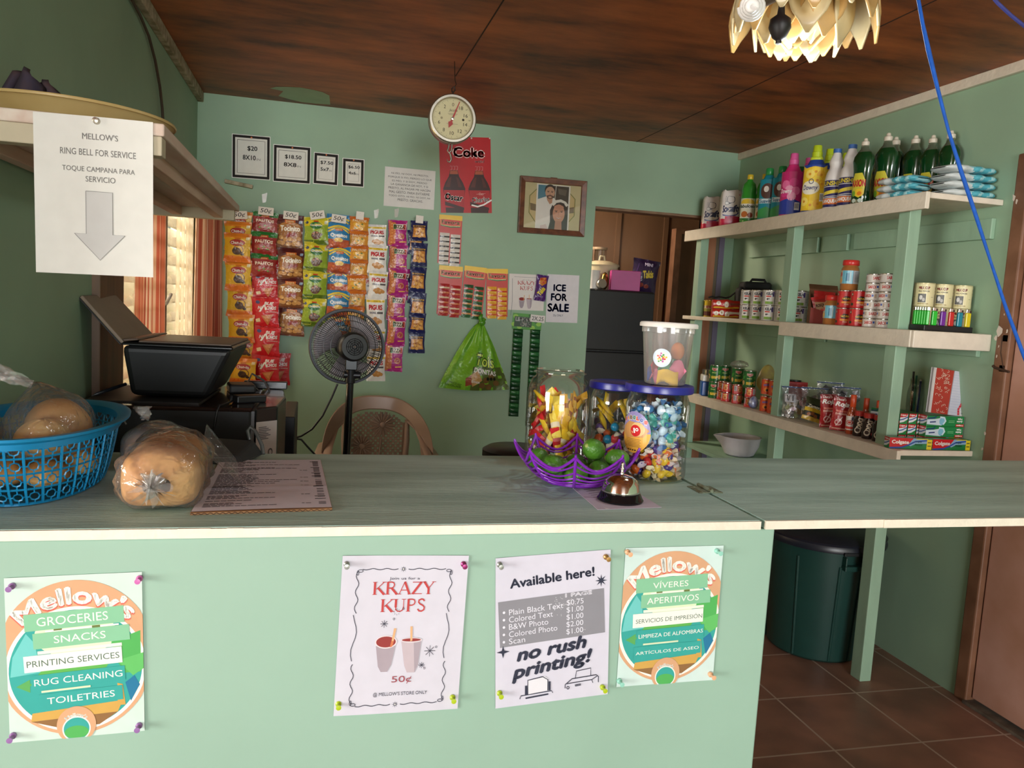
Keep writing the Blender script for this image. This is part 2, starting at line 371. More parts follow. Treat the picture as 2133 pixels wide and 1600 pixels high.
struct('trim_2', MB().box(XL, XL+.03, 1.3, YB, ZC-.05, ZC), DIRTY, bevel=.004)
hd = MB().box(1.60, 2.34, YB-.004, YB+.1, 2.06, 2.075)
struct('trim_3', hd, mat('raw_timber_edge', C(150, 120, 92), .6, scale=30, alt=C(96, 70, 48), stretch=(.4, 6, 6)))
struct('trim_4', MB().box(2.34, 2.40, YB-.03, YB+.1, 0, 2.07), mat('brown_jamb_salmon_lit', C(176, 122, 92), .55, scale=5, alt=C(150, 96, 68), stretch=(3, 3, .4)))  # brown door jamb, the salmon light on it put into its colour
struct('trim_5', MB().box(2.40, 2.425, YB-.022, YB, 0, 2.05), mat('grey_jamb_edge', C(112, 104, 88), .7))
struct('trim_6', MB().box(2.425, 2.46, YB-.028, YB, 0, 2.05), mat('lilac_strip_paint', C(120, 112, 138), .6))
# door in the right wall, brown, with its frame
d1 = empty('door_1', (XR, 2.0, 0)); tag(d1, kind='structure')
df = MB().box(-.012, .06, .425, .485, 0, 2.13).box(-.012, .06, -.50, -.44, 0, 2.13).box(-.012, .06, -.44, .425, 2.07, 2.13)
df.build('door_frame', BROWN2, d1, bevel=.006)
dl = MB().box(.012, .05, -.44, .42, .022, 2.065); dl.build('door_leaf', BROWN, d1, bevel=.004)
MB().box(-.022, .09, -.44, .43, 0, .012).build('threshold', mat('worn_grey_sill', C(110, 98, 84), .8, scale=18, alt=C(70, 60, 50)), d1)
def px_r(x, y, X): p = on_x(x, y, X); return p-Vector((XR, 2.0, 0))
hs = MB(); q = px_r(2098, 705, XR)
hs.box(-.012, .012, q.y-.016, q.y+.01, q.z-.014, q.z+.014); q2 = px_r(2092, 768, XR); hs.box(-.012, .012, q2.y-.014, q2.y+.014, q2.z-.014, q2.z+.014)
hs.build('latch_staple', mat('old_brass', C(150, 128, 96), .45, .7), d1, bevel=.002)
a, b_ = px_r(2068, 762, XR-.02), px_r(2102, 775, XR-.02); MB().tube([a, a+Vector((0, -.01, -.006)), b_], .005, 6).build('hasp_bolt', mat('rusty_iron', C(78, 58, 44), .7, .5), d1)
MB().tube([px_r(2088, 700, XR-.014), px_r(2084, 735, XR-.02), px_r(2090, 768, XR-.014)], .0016, 5).build('wire', MATS['rusty_iron'], d1)
chips = MB()
for x, y, s in ((2082, 690, .03), (2075, 705, .018), (2098, 690, .014), (2076, 742, .008), (2092, 655, .006), (2112, 412, .02), (2118, 420, .013), (2052, 902, .01), (2046, 935, .01), (2080, 722, .008)):
    c0 = px_r(x, y, XR-.0132); n = 7; rr = random.Random(x)
    chips.add([c0+Vector((0, s*rr.uniform(.3, 1)*.6*cos(2*pi*k/n), s*rr.uniform(.4, 1)*sin(2*pi*k/n))) for k in range(n)], [tuple(range(n))])
chips.build('paint_chips', mat('flaked_white_paint', C(214, 200, 186), .7), d1)
# brown door standing ajar in the kitchen
q = on_y(1404, 482, 5.7)
kd = empty('door_2', (q.x, 5.7, 0)); tag(kd, kind='structure')
MB().box(.05, .85, -.02, .02, .02, q.z-.02).build('door_leaf', mat('dull_brown_door', C(124, 92, 68), .6, scale=3, alt=C(104, 76, 54)), kd)
MB().box(.07, .10, -.05, -.02, 1.22, 1.30).build('door_latch', MATS['old_brass'], kd)
MB().box(0, .05, -.04, .04, 0, q.z+.02).box(.05, .9, -.04, .04, q.z-.02, q.z+.02).build('door_frame', BROWN2, kd)

# ---------------------------------------------------------------- jalousie window in the left wall
win = empty('window_1', (XL, 3.6, 0)); tag(win, kind='structure')
WH = mat('white_window_metal', C(222, 218, 208), .4)
fr = MB()
for ya, yb in ((-.74, -.71), (.025, .05), (.79, .82)): fr.box(-.08, .012, ya, yb, .90, 1.92)
fr.box(-.08, .012, -.74, .82, .90, .925).box(-.08, .012, -.74, .82, 1.895, 1.92)
fr.build('window_frame', WH, win, bevel=.003)
MB().box(-.06, .02, .03, .045, .93, 1.89).build('window_mullion', mat('brown_mullion', C(96, 70, 54), .5), win)
cs = MB().box(-.02, .024, -1.03, -.74, .86, 1.98); cs.build('window_sill', mat('dark_varnished_casing', C(110, 80, 54), .5, scale=5, alt=C(74, 54, 36), stretch=(2, 4, .5)), win, bevel=.004)
GL = film('frosted_louvre_glass', (.62, .58, .50, 1), .06, .15, .30, (.62, .56, .46, 1))
for j in range(11):
    for y0, y1 in ((.07, .78), (-.69, .01)):
        z = .94+j*.087; M = Matrix.Translation((-.035, 0, z+.045)) @ Matrix.Rotation(-.42, 4, 'Y')
        MB().box(-.003, .003, y0, y1, -.05, .05, M=M).build('louvre_pane', GL, win)
br = MB()
for j in range(11):
    for yy in (.42, -.36): br.box(-.03, .0, yy-.006, yy+.006, .945+j*.087, .985+j*.087).box(-.03, .004, yy-.02, yy-.006, .945+j*.087, .953+j*.087)
br.build('louvre_clips', WH, win)
cq = on_x(345, 628, XL+.03)-Vector((XL, 3.6, 0))
ck = MB().box(-.028, .0, cq.y-.04, cq.y+.04, cq.z-.065, cq.z+.065); ck.tube([(0, cq.y, cq.z-.01), (.03, cq.y+.01, cq.z-.01), (.035, cq.y+.09, cq.z+.03)], .008, 8)
ck.build('window_crank', WH, win, smooth=40, bevel=.006)
# striped curtains and a sheer one
def stripe_mat():
    m = bpy.data.materials.new('striped_curtain_cloth'); m.use_nodes = True; nt = m.node_tree; b = nt.nodes['Principled BSDF']; L = nt.links.new; N = nt.nodes.new
    a = N('ShaderNodeAttribute'); a.attribute_name = 'Col'; L(a.outputs['Color'], b.inputs['Base Color']); b.inputs['Roughness'].default_value = .85
    tl = N('ShaderNodeBsdfTranslucent'); L(a.outputs['Color'], tl.inputs[0]); mx = N('ShaderNodeMixShader'); mx.inputs[0].default_value = .35
    L(b.outputs[0], mx.inputs[1]); L(tl.outputs[0], mx.inputs[2]); L(mx.outputs[0], nt.nodes['Material Output'].inputs[0]); return m
STR = stripe_mat(); MATS['stripe'] = STR
def curtain(name, pa, pb, z0, z1, folds, amp, label, seed):
    r = random.Random(seed); n = 72; pal = [C(186, 100, 80), C(214, 176, 152), C(190, 116, 90), C(166, 84, 68), C(222, 196, 172), C(196, 134, 106), C(180, 92, 72)]
    cols = [r.choice(pal) for _ in range(n)]; pa, pb = Vector(pa), Vector(pb); d = pb-pa; nn = Vector((d.y, -d.x, 0)).normalized()
    if nn.x < 0: nn = -nn
    def fn(u, v):
        z = z0+(z1-z0)*v; k = 1-.25*v; p = pa+d*(.5+(u-.5)*(.86+.14*(1-v)))
        p = p+nn*(amp*k*sin(u*folds*2*pi+seed)+.3*amp*sin(u*17+v*2)); return Vector((p.x, p.y, z))
    b = MB(); b.grid(fn, n, 14, colfn=lambda u, v: cols[int(u*n)])
    me_mat = STR
    global GLOSSY
    o = b.build(name, PAPER, None, smooth=180); o.data.materials[0] = me_mat
    return tag(o, label, 'curtain', 'striped curtains at the left window')
curtain('curtain', (-.615, 4.22, 0), (-.492, 4.49, 0), .75, 1.93, 3.2, .018, 'orange striped curtain panel hanging in the corner, nearer the snack strips', 3)
curtain('curtain', (-.622, 2.99, 0), (-.612, 3.46, 0), .75, 1.93, 3.5, .014, 'orange striped curtain panel behind the printer, left of the window crank', 5)
sh = MB(); sh.grid(lambda u, v: Vector((-.615+.012*sin(u*22), 3.74+u*.44, .8+1.13*v)), 40, 10)
tag(sh.build('sheer_curtain', film('sheer_net', (.90, .85, .76, 1), .0, .6, .21, (.86, .78, .66, 1)), smooth=180), 'thin beige sheer curtain over the louvred panes', 'curtain')
rd = MB().tube([(-.61, 2.75, 1.945), (-.585, 4.5, 1.945)], .006, 8); tag(rd.build('curtain_rod', WH, smooth=60), 'thin white curtain rod over the left window', 'curtain rod')

# ---------------------------------------------------------------- counter
def top_mat():
    return mat('worn_green_counter_paint', C(186, 218, 208), .5, scale=3.2, alt=C(152, 186, 176), stretch=(.7, 5, 5), bump=.12, bscale=24)
TOPM = top_mat(); STRIP = mat('white_edge_paint', C(236, 228, 210), .5, var=.05, scale=30, bump=.2, bscale=40)
ct = empty('counter', (0, 1.6, 0)); tag(ct, 'long green painted shop counter with white front edge and posters on its front', 'counter')
MB().box(XL+.002, .868, -.290, -.268, 0, 1.062).build('front_panel', mat('green_counter_front', C(150, 184, 166), .5, var=.05, scale=2.2, bump=.08, bscale=10), ct, bevel=.003)
MB().box(.814, .834, -.268, .29, 0, 1.0635).build('end_panel', GREEN, ct)
MB().box(XL+.002, .832, -.292, .304, 1.0645, ZT).build('worktop', TOPM, ct)
es = MB(); n = 60
for k in range(n):
    a, b2 = XL+.002+(.830-XL)*k/n, XL+.002+(.830-XL)*(k+1)/n
    es.box(a, b2, -.298, -.292, 1.0635, ZT-.0008-.0014*max(0, rnd.random()-.6))
es.build('edge_strip', STRIP, ct)
fl = empty('counter_flap', (.84, 1.6, 0)); tag(fl, 'green hinged flap of the counter over the open gateway at right', 'counter flap')
MB().box(.0025, .265, -.292, .304, 1.0645, ZT).box(.2665, 1.66, -.294, .306, 1.0645, ZT-.0004).build('flap_board', TOPM, fl)
MB().box(.0025, .265, -.298, -.292, 1.0635, ZT).box(.266, 1.66, -.300, -.294, 1.0635, ZT).build('edge_strip', STRIP, fl)
hg = MB(); q = on_z(1497, 1021, ZT)-Vector((.84, 1.6, 0)); HX = 0.0
hg.box(HX-.028, HX-.002, q.y-.03, q.y+.03, ZT+.0004, ZT+.0022).box(HX+.002, HX+.028, q.y-.03, q.y+.03, ZT+.0004, ZT+.0022).tube([(HX, q.y-.032, ZT+.0055), (HX, q.y+.032, ZT+.0055)], .004, 8)
for sx_ in (-.016, .016):
    for sy_ in (-.02, .0, .02): hg.lathe([(.004, 0), (.003, .0012)], 8, (HX+sx_, q.y+sy_, ZT+.002))
hg.build('hinge', mat('painted_over_hinge', C(150, 168, 146), .5, .2, scale=60, alt=C(110, 104, 76)), fl)

# ---------------------------------------------------------------- shelving unit on the right wall
SX = 2.2083; ZS = [1.968, 1.452, .988]
su = empty('shelving_unit', (SX, 3.5, 0)); tag(su, 'green post and white board shelving unit filling the right wall', 'shelving unit')
def rel(o, b): return b
XW = XR-SX-.001
for y in (2.639, 3.404, 4.36):
    MB().box(.0, .052, y-3.5, y-3.5+.062, 0, 1.95).build('post', GREEN2, su, bevel=.003)
for z, y0, y1 in ((ZS[0], 2.536, 4.50), (ZS[1], 2.545, 4.50), (ZS[2], 2.540, 4.30)):
    MB().box(-.015, XW, y0-3.5, y1-3.5, z-.022, z).build('shelf_board', CREAM, su, bevel=.003)
MB().box(-.034, -.015, 2.525-3.5, 4.52-3.5, ZS[0]-.064, ZS[0]-.0004).build('fascia_board', CREAM, su, bevel=.003)
MB().box(-.034, -.015, 2.53-3.5, 3.41-3.5, ZS[1]-.066, ZS[1]-.0004).build('fascia_board', CREAM, su, bevel=.004)
MB().box(-.030, XW, 2.515-3.5, 2.533-3.5, ZS[1]-.066, ZS[1]-.0004).build('fascia_board', CREAM, su, bevel=.004)
MB().box(-.034, -.015, 2.53-3.5, 4.31-3.5, ZS[2]-.05, ZS[2]-.0004).build('fascia_board', CREAM, su, bevel=.003)
for y0, y1, z in ((2.56, 3.37, 1.86), (3.42, 3.62, 1.86), (3.66, 4.33, 1.86), (2.56, 3.5, 1.40), (3.52, 4.3, 1.40)):
    MB().box(XW-.02, XW, y0-3.5, y1-3.5, z-.04, z+.04).build('cleat', GREEN2, su, bevel=.003)
MB().box(-.01, XW, 3.41-3.5, 4.4-3.5, .66, .68).build('lower_board', GREEN2, su)

# ---------------------------------------------------------------- shelf on the left wall
ws = empty('wall_shelf', (XL, 2.2, 1.74)); tag(ws, 'whitewashed plank shelf on the left wall above the printer', 'wall shelf')
WSX = -.275-XL
MB().box(0, WSX, -.66, .70, -.016, .006).build('shelf_board', mat('worn_white_shelf', C(228, 218, 204), .7, scale=5, alt=C(206, 178, 162), stretch=(4, .6, 4)), ws, bevel=.003)
for x0 in (.30, .17, .02): MB().box(x0, x0+.03, -.618, .69, -.045, -.016).build('batten', WOODR, ws, bevel=.002)
MB().box(.0, WSX-.012, .655, .69, -.05, -.016).build('batten', mat('pale_batten', C(196, 186, 160), .7), ws, bevel=.002)
MB().box(.0, WSX-.004, -.658, -.62, -.05, -.0162).build('batten', MATS['pale_batten'], ws, bevel=.002)
pa, pb = on_y(468, 377, YB-.02), on_y(527, 390, YB-.02)
st = MB().box(0, pb.x-pa.x, -.012, .017, -.010, .010); o = st.build('cleat_stick', DIRTY, loc=pa, rot=(0, .13, 0), bevel=.003); tag(o, 'whitish paint-flaked wood stub on the back wall beside the left shelf', 'wood cleat')
cb = [on_x(x, y, XL+.012) for x, y in ((262, -60), (275, 0), (292, 32), (310, 75), (323, 125), (333, 180), (338, 225), (340, 262), (341, 330))]
tag(MB().tube(cb, .0055, 8).build('hanging_cable', mat('brown_rubber', C(62, 48, 34), .6), smooth=60), 'dark brown cable hanging in a curve down the left wall', 'cable')
# ================================================================ things on the back wall
def sheet_at(tl, tr, br, bl, Y):
    P = [on_y(x, y, Y) for x, y in (tl, tr, br, bl)]
    W = ((P[1]-P[0]).length+(P[2]-P[3]).length)/2; Hh = ((P[3]-P[0]).length+(P[2]-P[1]).length)/2
    d = (P[1]-P[0])+(P[2]-P[3]); return (P[0]+P[1]+P[2]+P[3])/4, W, Hh, math.atan2(d.z, d.x)
def sheet(name, corners, Y, art, label, cat, group=None, paper=WHITE, pm=PAPER, bend=None, part='print', thick=.0004, cuts=None):
    c, W, Hh, ang = sheet_at(*corners, Y)
    b = MB(); b.col = paper; f = bend or (lambda u, v: 0)
    nu, nv = (16, 16) if bend else (1, 1)
    b.grid(lambda u, v: Vector(((u-.5)*W, -.0003+f(u, v), (.5-v)*Hh)), nu, nv)
    root = b.build(name, pm, None, smooth=180 if bend else None, loc=c, rot=(0, -ang, 0), solid=thick if not bend else 0)
    tag(root, label, cat, group)
    if art: art.build(part, flat(W, Hh, .0008, .00016, f), pm, root, cuts=cuts)
    return root, W, Hh
YS = YB-.003
# price cards with black borders
INK = C(50, 48, 46)
for cs_, p1, p2, sm, sz in ((((482, 278), (562, 285), (564, 376), (484, 370)), '$20', '8X10', 'IN', 'largest'), (((569, 300), (647, 307), (647, 384), (569, 378)), '$18.50', '8X8', 'IN', 'second'),
                    (((653, 317), (705, 321), (704, 388), (653, 382)), '$7.50', '5x7', 'IN', 'third'), (((713, 329), (759, 332), (758, 391), (713, 387)), '$6.50', '4x6', 'IN', 'smallest')):
    asp = abs(cs_[3][1]-cs_[0][1])/abs(cs_[1][0]-cs_[0][0]); a = Art(asp)
    e = .018*80/abs(cs_[1][0]-cs_[0][0]); k = 5.2/abs(cs_[1][0]-cs_[0][0])
    a.rect(e, e/asp, 1-e, 1-e/asp, C(40, 34, 32)); a.rect(e+k, (e+k)/asp, 1-e-k, 1-(e+k)/asp, C(232, 230, 222))
    q = e+k*1.9; a.line([(q, q/asp), (1-q, q/asp), (1-q, 1-q/asp), (q, 1-q/asp), (q, q/asp)], .012, C(90, 86, 80))
    wd = .26 if p1 == '$20' else (.44 if p1 == '$18.50' else .52)
    a.text(p1, .5-wd/2+.03, .25, .5+wd/2+.03, .37, INK, .02); a.text(p2, .28, .46, .62, .57, INK, .02); a.text(sm, .64, .52, .74, .57, C(130, 128, 122))
    r, W_, H_ = sheet('price_card', cs_, YS, a, 'white %s price card reading %s, black border, in the row of four' % (sz, p1[1:]), 'price card', 'black-bordered price cards')
    pn = MB().lathe([(.004, 0), (.003, .004), (.0045, .008), (.0001, .009)], 8); o = pn.build('push_pin', mat('orange_pin', C(206, 110, 50), .4), smooth=50, loc=r.location+Vector((0, -.0005, H_*.44)), rot=(pi/2, 0, 0))
    tag(o, 'orange push pin at the top of the %s black-bordered price card' % sz, 'push pin', 'orange pins on the price cards')
# the no-credit note
a = Art(.28/.29)
for i, (t, u0, u1) in enumerate((('NI FÍO, NI DOY, NI PRESTO;', .13, .86), ('PORQUE SI FÍO, PIERDO LO QUE', .07, .93), ('ES MÍO, Y SI DOY, PIERDO', .15, .84), ('LA GANANCIA DE HOY, Y SI', .13, .86), ('PRESTO, AL PAGAR ME HACEN', .08, .91), ('MAL GESTO. PARA EVITARME', .10, .90), ('TODO ESTO, NI FÍO, NI DOY, NI', .09, .91), ('PRESTO. GRACIAS.', .27, .77))):
    v = .115+i*.095; a.text(t, u0, v, u1, v+.062, C(82, 80, 78), .008)
sheet('notice', ((801, 347), (907, 356), (904, 438), (800, 428)), YS, a, 'white sheet with a Spanish note about giving no credit', 'notice', paper=C(228, 226, 222))
# soda poster
a = Art(160/104); dk = C(48, 22, 18); RP = C(190, 28, 34)
a.text('a', .46, -.004, .52, .03, WHITE, .05)
for dd, c in ((.075, WHITE), (.02, C(196, 30, 36))): a.text('Coke', .27-dd*.3, .135-dd*.15, .86+dd*.3, .265+dd*.15, c, dd+.01)
a.text('with?', .68, .30, .87, .335, WHITE, .015)
def bottle(cx, sx_):
    f = lambda pts: [(cx+sx_*x, y) for x, y in pts]
    body = [(-.075, .44), (.075, .44), (.10, .52), (.17, .60), (.215, .68), (.20, .76), (.185, .85), (.17, 1.0), (-.17, 1.0), (-.185, .85), (-.20, .76), (-.215, .68), (-.17, .60), (-.10, .52)]
    a.poly(f(body), C(58, 20, 16))
    a.poly(f([(-.07, .445), (.07, .445), (.08, .49), (-.08, .49)]), C(176, 84, 50)); a.poly(f([(-.11, .55), (-.05, .52), (-.08, .66), (-.17, .66)]), C(92, 38, 26)); a.poly(f([(.04, .52), (.09, .55), (.15, .66), (.08, .66)]), C(84, 34, 24))
    a.poly(f([(-.2, .70), (.2, .70), (.185, .93), (-.185, .93)]), C(176, 26, 32)); a.poly(f([(-.185, .85), (.185, .93), (.185, .96), (-.185, .90)]), C(60, 18, 16))
    for q in (-.055, .0, .055): a.line(f([(q-.02, .385), (q+.02, .385), (q+.015, .435), (q-.015, .435)]), .008, C(214, 150, 146))
bottle(.27, 1); bottle(.76, 1)
a.text('Oscar', .08, .745, .44, .845, WHITE, .06, rot=.12); a.text('Oscar', .09, .755, .43, .835, C(26, 20, 20), .02, rot=.12, up=True)
a.text('Charles', .61, .785, .96, .86, WHITE, .05, rot=-.08); a.text('Charles', .62, .793, .95, .852, C(60, 16, 18), .01, rot=-.08)
a.line([(.60, .895), (.72, .915), (.84, .89), (1.0, .825)], .03, WHITE); a.line([(.70, .75), (.88, .74)], .006, C(220, 170, 160)); a.text('Coca', .75, .728, .84, .762, C(230, 190, 180), 0, .3)
sheet('poster', ((917, 287), (1025, 284), (1021, 447), (916, 440)), YS, a, 'red soda poster with two dark bottles, behind the hanging dial scale', 'poster', paper=RP, pm=GLOSSY)
for x, y in ((982, 288), (1020, 288)):
    p = on_y(x, y, YS-.001); o = MB().lathe([(.005, 0), (.005, .003), (.0001, .006)], 10).build('thumbtack', mat('white_tack', C(220, 214, 206), .4), smooth=50, loc=p, rot=(pi/2, 0, 0))
    tag(o, 'white thumbtack at the top %s of the red soda poster' % ('centre' if x < 1000 else 'right corner'), 'thumbtack')
# framed photograph
c, W, Hh, ang = sheet_at((1083, 366), (1223, 378), (1215, 494), (1079, 484), YB-.02)
pf = empty('picture_frame', c, (0, -ang, 0)); tag(pf, 'brown wood framed photo of a man and a woman in a white headband', 'picture frame')
fw = .032; fb = MB()
def mitre(b, pts_o, pts_i, y0, y1):
    for k in range(4):
        j = (k+1) % 4; o0, o1, i0, i1 = pts_o[k], pts_o[j], pts_i[k], pts_i[j]
        b.add([(o0[0], y0, o0[1]), (o1[0], y0, o1[1]), (i1[0], y0+.006, i1[1]), (i0[0], y0+.006, i0[1]), (o0[0], y1, o0[1]), (o1[0], y1, o1[1]), (i1[0], y1, i1[1]), (i0[0], y1, i0[1])],
              [(0, 1, 2, 3), (4, 7, 6, 5), (0, 4, 5, 1), (3, 2, 6, 7)])
O = [(-W/2, Hh/2), (W/2, Hh/2), (W/2, -Hh/2), (-W/2, -Hh/2)]; I = [(x-math.copysign(fw, x), z-math.copysign(fw, z)) for x, z in O]
mitre(fb, O, I, -.016, .017); fb.build('frame_moulding', mat('red_brown_wood', C(124, 74, 46), .4, scale=10, alt=C(88, 50, 32), stretch=(3, 3, 3)), pf, bevel=.003)
wi, hi = W-2*fw+.008, Hh-2*fw+.008
b = MB(); b.col = C(206, 194, 152); b.box(-wi/2, wi/2, .002, .006, -hi/2, hi/2); b.build('mount', PAPER, pf)
a = Art(hi/wi); ol = C(132, 132, 70); cr = C(218, 204, 158)
oct_ = [(.10, .30), (.22, .14), (.76, .14), (.89, .30), (.89, .66), (.76, .86), (.22, .86), (.10, .66)]
a.poly(oct_, C(206, 182, 130)); a.line(oct_+[oct_[0]], .016, ol); a.poly([(.11, .45), (.24, .48), (.24, .62), (.12, .6)], C(120, 100, 70)); a.poly([(.78, .5), (.88, .47), (.88, .6), (.78, .62)], C(112, 94, 66))
a.rect(.215, .03, .80, 1.0, C(236, 230, 222)); a.rect(.24, .05, .775, 1.0, C(74, 130, 150))
a.poly([(.50, .05), (.775, .05), (.775, .6), (.5, .6)], C(70, 62, 54)); a.line([(.55, .05), (.535, .35)], .012, C(200, 196, 186)); a.poly([(.58, .1), (.74, .12), (.72, .25), (.6, .22)], C(104, 94, 82))
SK1, SK2, HR = C(204, 158, 130), C(206, 150, 122), C(40, 32, 30)
a.poly([(.24, .36), (.38, .29), (.52, .31), (.60, .42), (.62, 1.0), (.22, 1.0)], C(232, 226, 220)); a.poly([(.39, .28), (.50, .28), (.49, .42), (.45, .45), (.40, .36)], C(190, 142, 114))
a.ell(.445, .15, .092, .125, HR); a.ell(.447, .20, .082, .125, SK1); a.poly([(.39, .27), (.45, .245), (.505, .27), (.50, .32), (.45, .345), (.40, .32)], C(96, 66, 54)); a.ell(.45, .30, .03, .02, SK1)
for q in (.415, .482): a.ell(q, .19, .014, .008, HR); a.line([(q-.022, .172), (q+.022, .172)], .008, HR)
a.line([(.45, .19), (.447, .23)], .008, C(176, 124, 100)); a.line([(.425, .275), (.475, .275)], .008, C(150, 90, 84))
a.poly([(.46, .58), (.50, .45), (.58, .385), (.67, .39), (.75, .47), (.775, .6), (.775, 1.0), (.44, 1.0), (.47, .82)], HR)
a.line([(.50, .46), (.56, .385), (.64, .36), (.72, .40), (.76, .46)], .05, C(232, 226, 216)); a.line([(.56, .42), (.64, .395), (.71, .42)], .010, C(60, 54, 50))
a.ell(.615, .64, .105, .20, SK2); a.ell(.615, .50, .085, .05, C(196, 138, 112)); a.poly([(.56, .80), (.67, .80), (.68, 1.0), (.55, 1.0)], C(190, 134, 108))
for q in (.57, .665): a.ell(q, .60, .017, .011, HR); a.line([(q-.026, .578), (q+.026, .575)], .008, C(70, 48, 42))
a.line([(.615, .61), (.61, .67), (.622, .675)], .008, C(172, 112, 92)); a.line([(.575, .725), (.615, .745), (.66, .72)], .014, C(236, 220, 214)); a.line([(.57, .72), (.615, .755), (.665, .715)], .006, C(160, 80, 76))
a.poly([(.30, .92), (.40, .88), (.44, 1.0), (.30, 1.0)], C(218, 196, 192))
a.build('photograph', flat(wi, hi, -.0008, .00012), GLOSSY, pf)
MB().box(-wi/2, wi/2, -.0055, -.004, -hi/2, hi/2).build('glass_pane', film('picture_glass', (.98, .98, .97, 1), .02, .02), pf)
MB().box(-.02, .02, -.004, .004, Hh/2-.002, Hh/2+.006).build('hanger', BROWN2, pf)

# ---- custom red capitals with serifs
def serif_word(a, wd, u0, v0, u1, v1, c, thick=.15, thin=.05):
    G = {'K': (.86, [((.16, 0), (.16, 1), 1), ((.26, .42), (.78, 1), 0), ((.36, .55), (.8, 0), 1)], [(.16, 0), (.16, 1), (.78, 1), (.8, 0)]),
         'R': (.84, [((.16, 0), (.16, 1), 1), ((.42, .5), (.8, 0), 1)], [(.16, 0), (.8, 0)]), 'A': (.9, [((.1, 0), (.45, 1), 0), ((.45, 1), (.8, 0), 1), ((.22, .33), (.68, .33), 0)], [(.1, 0), (.8, 0)]),
         'Z': (.78, [((.08, .96), (.72, .96), 0), ((.68, .98), (.1, .02), 1), ((.06, .04), (.74, .04), 0)], []), 'Y': (.82, [((.08, 1), (.4, .46), 1), ((.74, 1), (.4, .46), 0), ((.4, .5), (.4, 0), 1)], [(.08, 1), (.74, 1), (.4, 0)]),
         'U': (.84, [((.16, 1), (.16, .35), 1), ((.68, 1), (.68, .35), 0)], [(.16, 1), (.68, 1)]), 'P': (.74, [((.16, 0), (.16, 1), 1)], [(.16, 0)]), 'S': (.62, [], [])}
    tot = sum(G[k][0] for k in wd); x = 0; sc = (u1-u0)/tot; hv = v1-v0
    P = lambda q: (u0+(x+q[0])*sc, v1-q[1]*hv)
    for k in wd:
        adv, st_, sf = G[k]
        for p, q, t in st_: a.line([P(p), P(q)], (thick if t else thin)*sc, c, up=False)
        for p in sf: a.line([P((p[0]-.14, abs(p[1]-.02))), P((p[0]+.14, abs(p[1]-.02)))], .035*sc, c, up=False)
        if k in 'RP':
            a.line([P((.16, .98)), P((.4, .98)), P((.54, .93)), P((.6, .76)), P((.54, .58)), P((.4, .5)), P((.16, .5))], .08*sc, c, up=False)
        if k == 'U': a.line([P((.16, .4)), P((.18, .18)), P((.3, .04)), P((.44, .02)), P((.6, .1)), P((.67, .25)), P((.68, .4))], .07*sc, c, up=False)
        if k == 'S': a.line([P((.48, .82)), P((.42, .95)), P((.28, .99)), P((.12, .9)), P((.1, .74)), P((.2, .6)), P((.4, .48)), P((.5, .34)), P((.48, .14)), P((.32, .02)), P((.16, .04)), P((.06, .2))], .10*sc, c, up=False)
        x += adv
def cup_art(a, big=True):
    cr = C(150, 62, 60); cw = C(196, 182, 190); cd_ = C(170, 158, 168); stx = C(222, 176, 132)
    a.poly([(.30, .57), (.455, .57), (.43, .69), (.40, .735), (.35, .735), (.325, .70)], cd_); a.ell(.378, .545, .087, .042, C(226, 216, 220), 28); a.ell(.378, .545, .078, .035, cr, 28)
    a.poly([(.435, .46), (.455, .46), (.435, .56), (.415, .58)], stx); a.poly([(.42, .54), (.44, .54), (.43, .575), (.41, .58)], C(206, 120, 80))
    a.poly([(.50, .545), (.66, .545), (.645, .70), (.62, .745), (.56, .745), (.535, .70)], cw); a.poly([(.60, .55), (.66, .545), (.645, .70), (.62, .745)], cd_); a.ell(.58, .537, .087, .017, C(216, 206, 212), 28); a.ell(.58, .536, .076, .010, cr, 24)
    a.poly([(.565, .45), (.583, .45), (.588, .54), (.572, .545)], stx)
def kups_art(full=True):
    a = Art(1.26); ink = C(70, 70, 84); red = C(190, 70, 70)
    def wig(p, q, n, amp, ph=0):
        P, Q = Vector(p), Vector(q); d = Q-P; nn = Vector((-d.y, d.x)).normalized()
        return [tuple(P+d*(i/n)+nn*amp*sin(i/n*n*.9+ph)) for i in range(n+1)]
    if full:
        for s in (0, 1):
            v = .085 if s == 0 else .945
            a.line(wig((.16, v), (.44, v), 18, .004), .006, ink); a.line(wig((.52, v), (.82, v), 18, .004), .006, ink); a.star(.48, v, .026, ink, 8, .3); a.ell(.48, v, .006, .005, WHITE, 8)
        for u in (.125, .865):
            a.line(wig((u, .10), (u, .36), 18, .012), .006, ink); a.line(wig((u, .37), (u-.005, .66), 8, .018, 2), .006, ink); a.line(wig((u, .68), (u, .93), 18, .012), .006, ink)
            for v in (.095, .935): a.ring(u+(.02 if u < .5 else -.02), v, .022, .010, .005, ink, 14); a.ring(u, v+(.012 if v < .5 else -.012), .010, .016, .005, ink, 14)
    a.text('Join us for a', .375, .135, .615, .157, ink)
    serif_word(a, 'KRAZY', .245, .165, .74, .245, red); serif_word(a, 'KUPS', .315, .275, .68, .355, red)
    cup_art(a)
    if full:
        a.text('50¢', .44, .765, .60, .815, C(160, 80, 90), 0); a.text("@ MELLOW'S STORE ONLY", .30, .865, .735, .893, ink, .004)
        for u, v, r in ((.355, .43, .03), (.735, .61, .045), (.675, .70, .024)):
            for k in range(4): q = k*pi/4; a.line([(u-r*cos(q), v-r*sin(q)/1.26), (u+r*cos(q), v+r*sin(q)/1.26)], .004, ink)
        for u, v in ((.43, .40), (.785, .585), (.70, .72), (.50, .335)): a.ring(u, v, .009, .007, .003, ink, 12)
        for k in range(8): a.ell(.45+.022*cos(k*.785), .355+.018*sin(k*.785), .003, .0025, ink, 6)
    return a
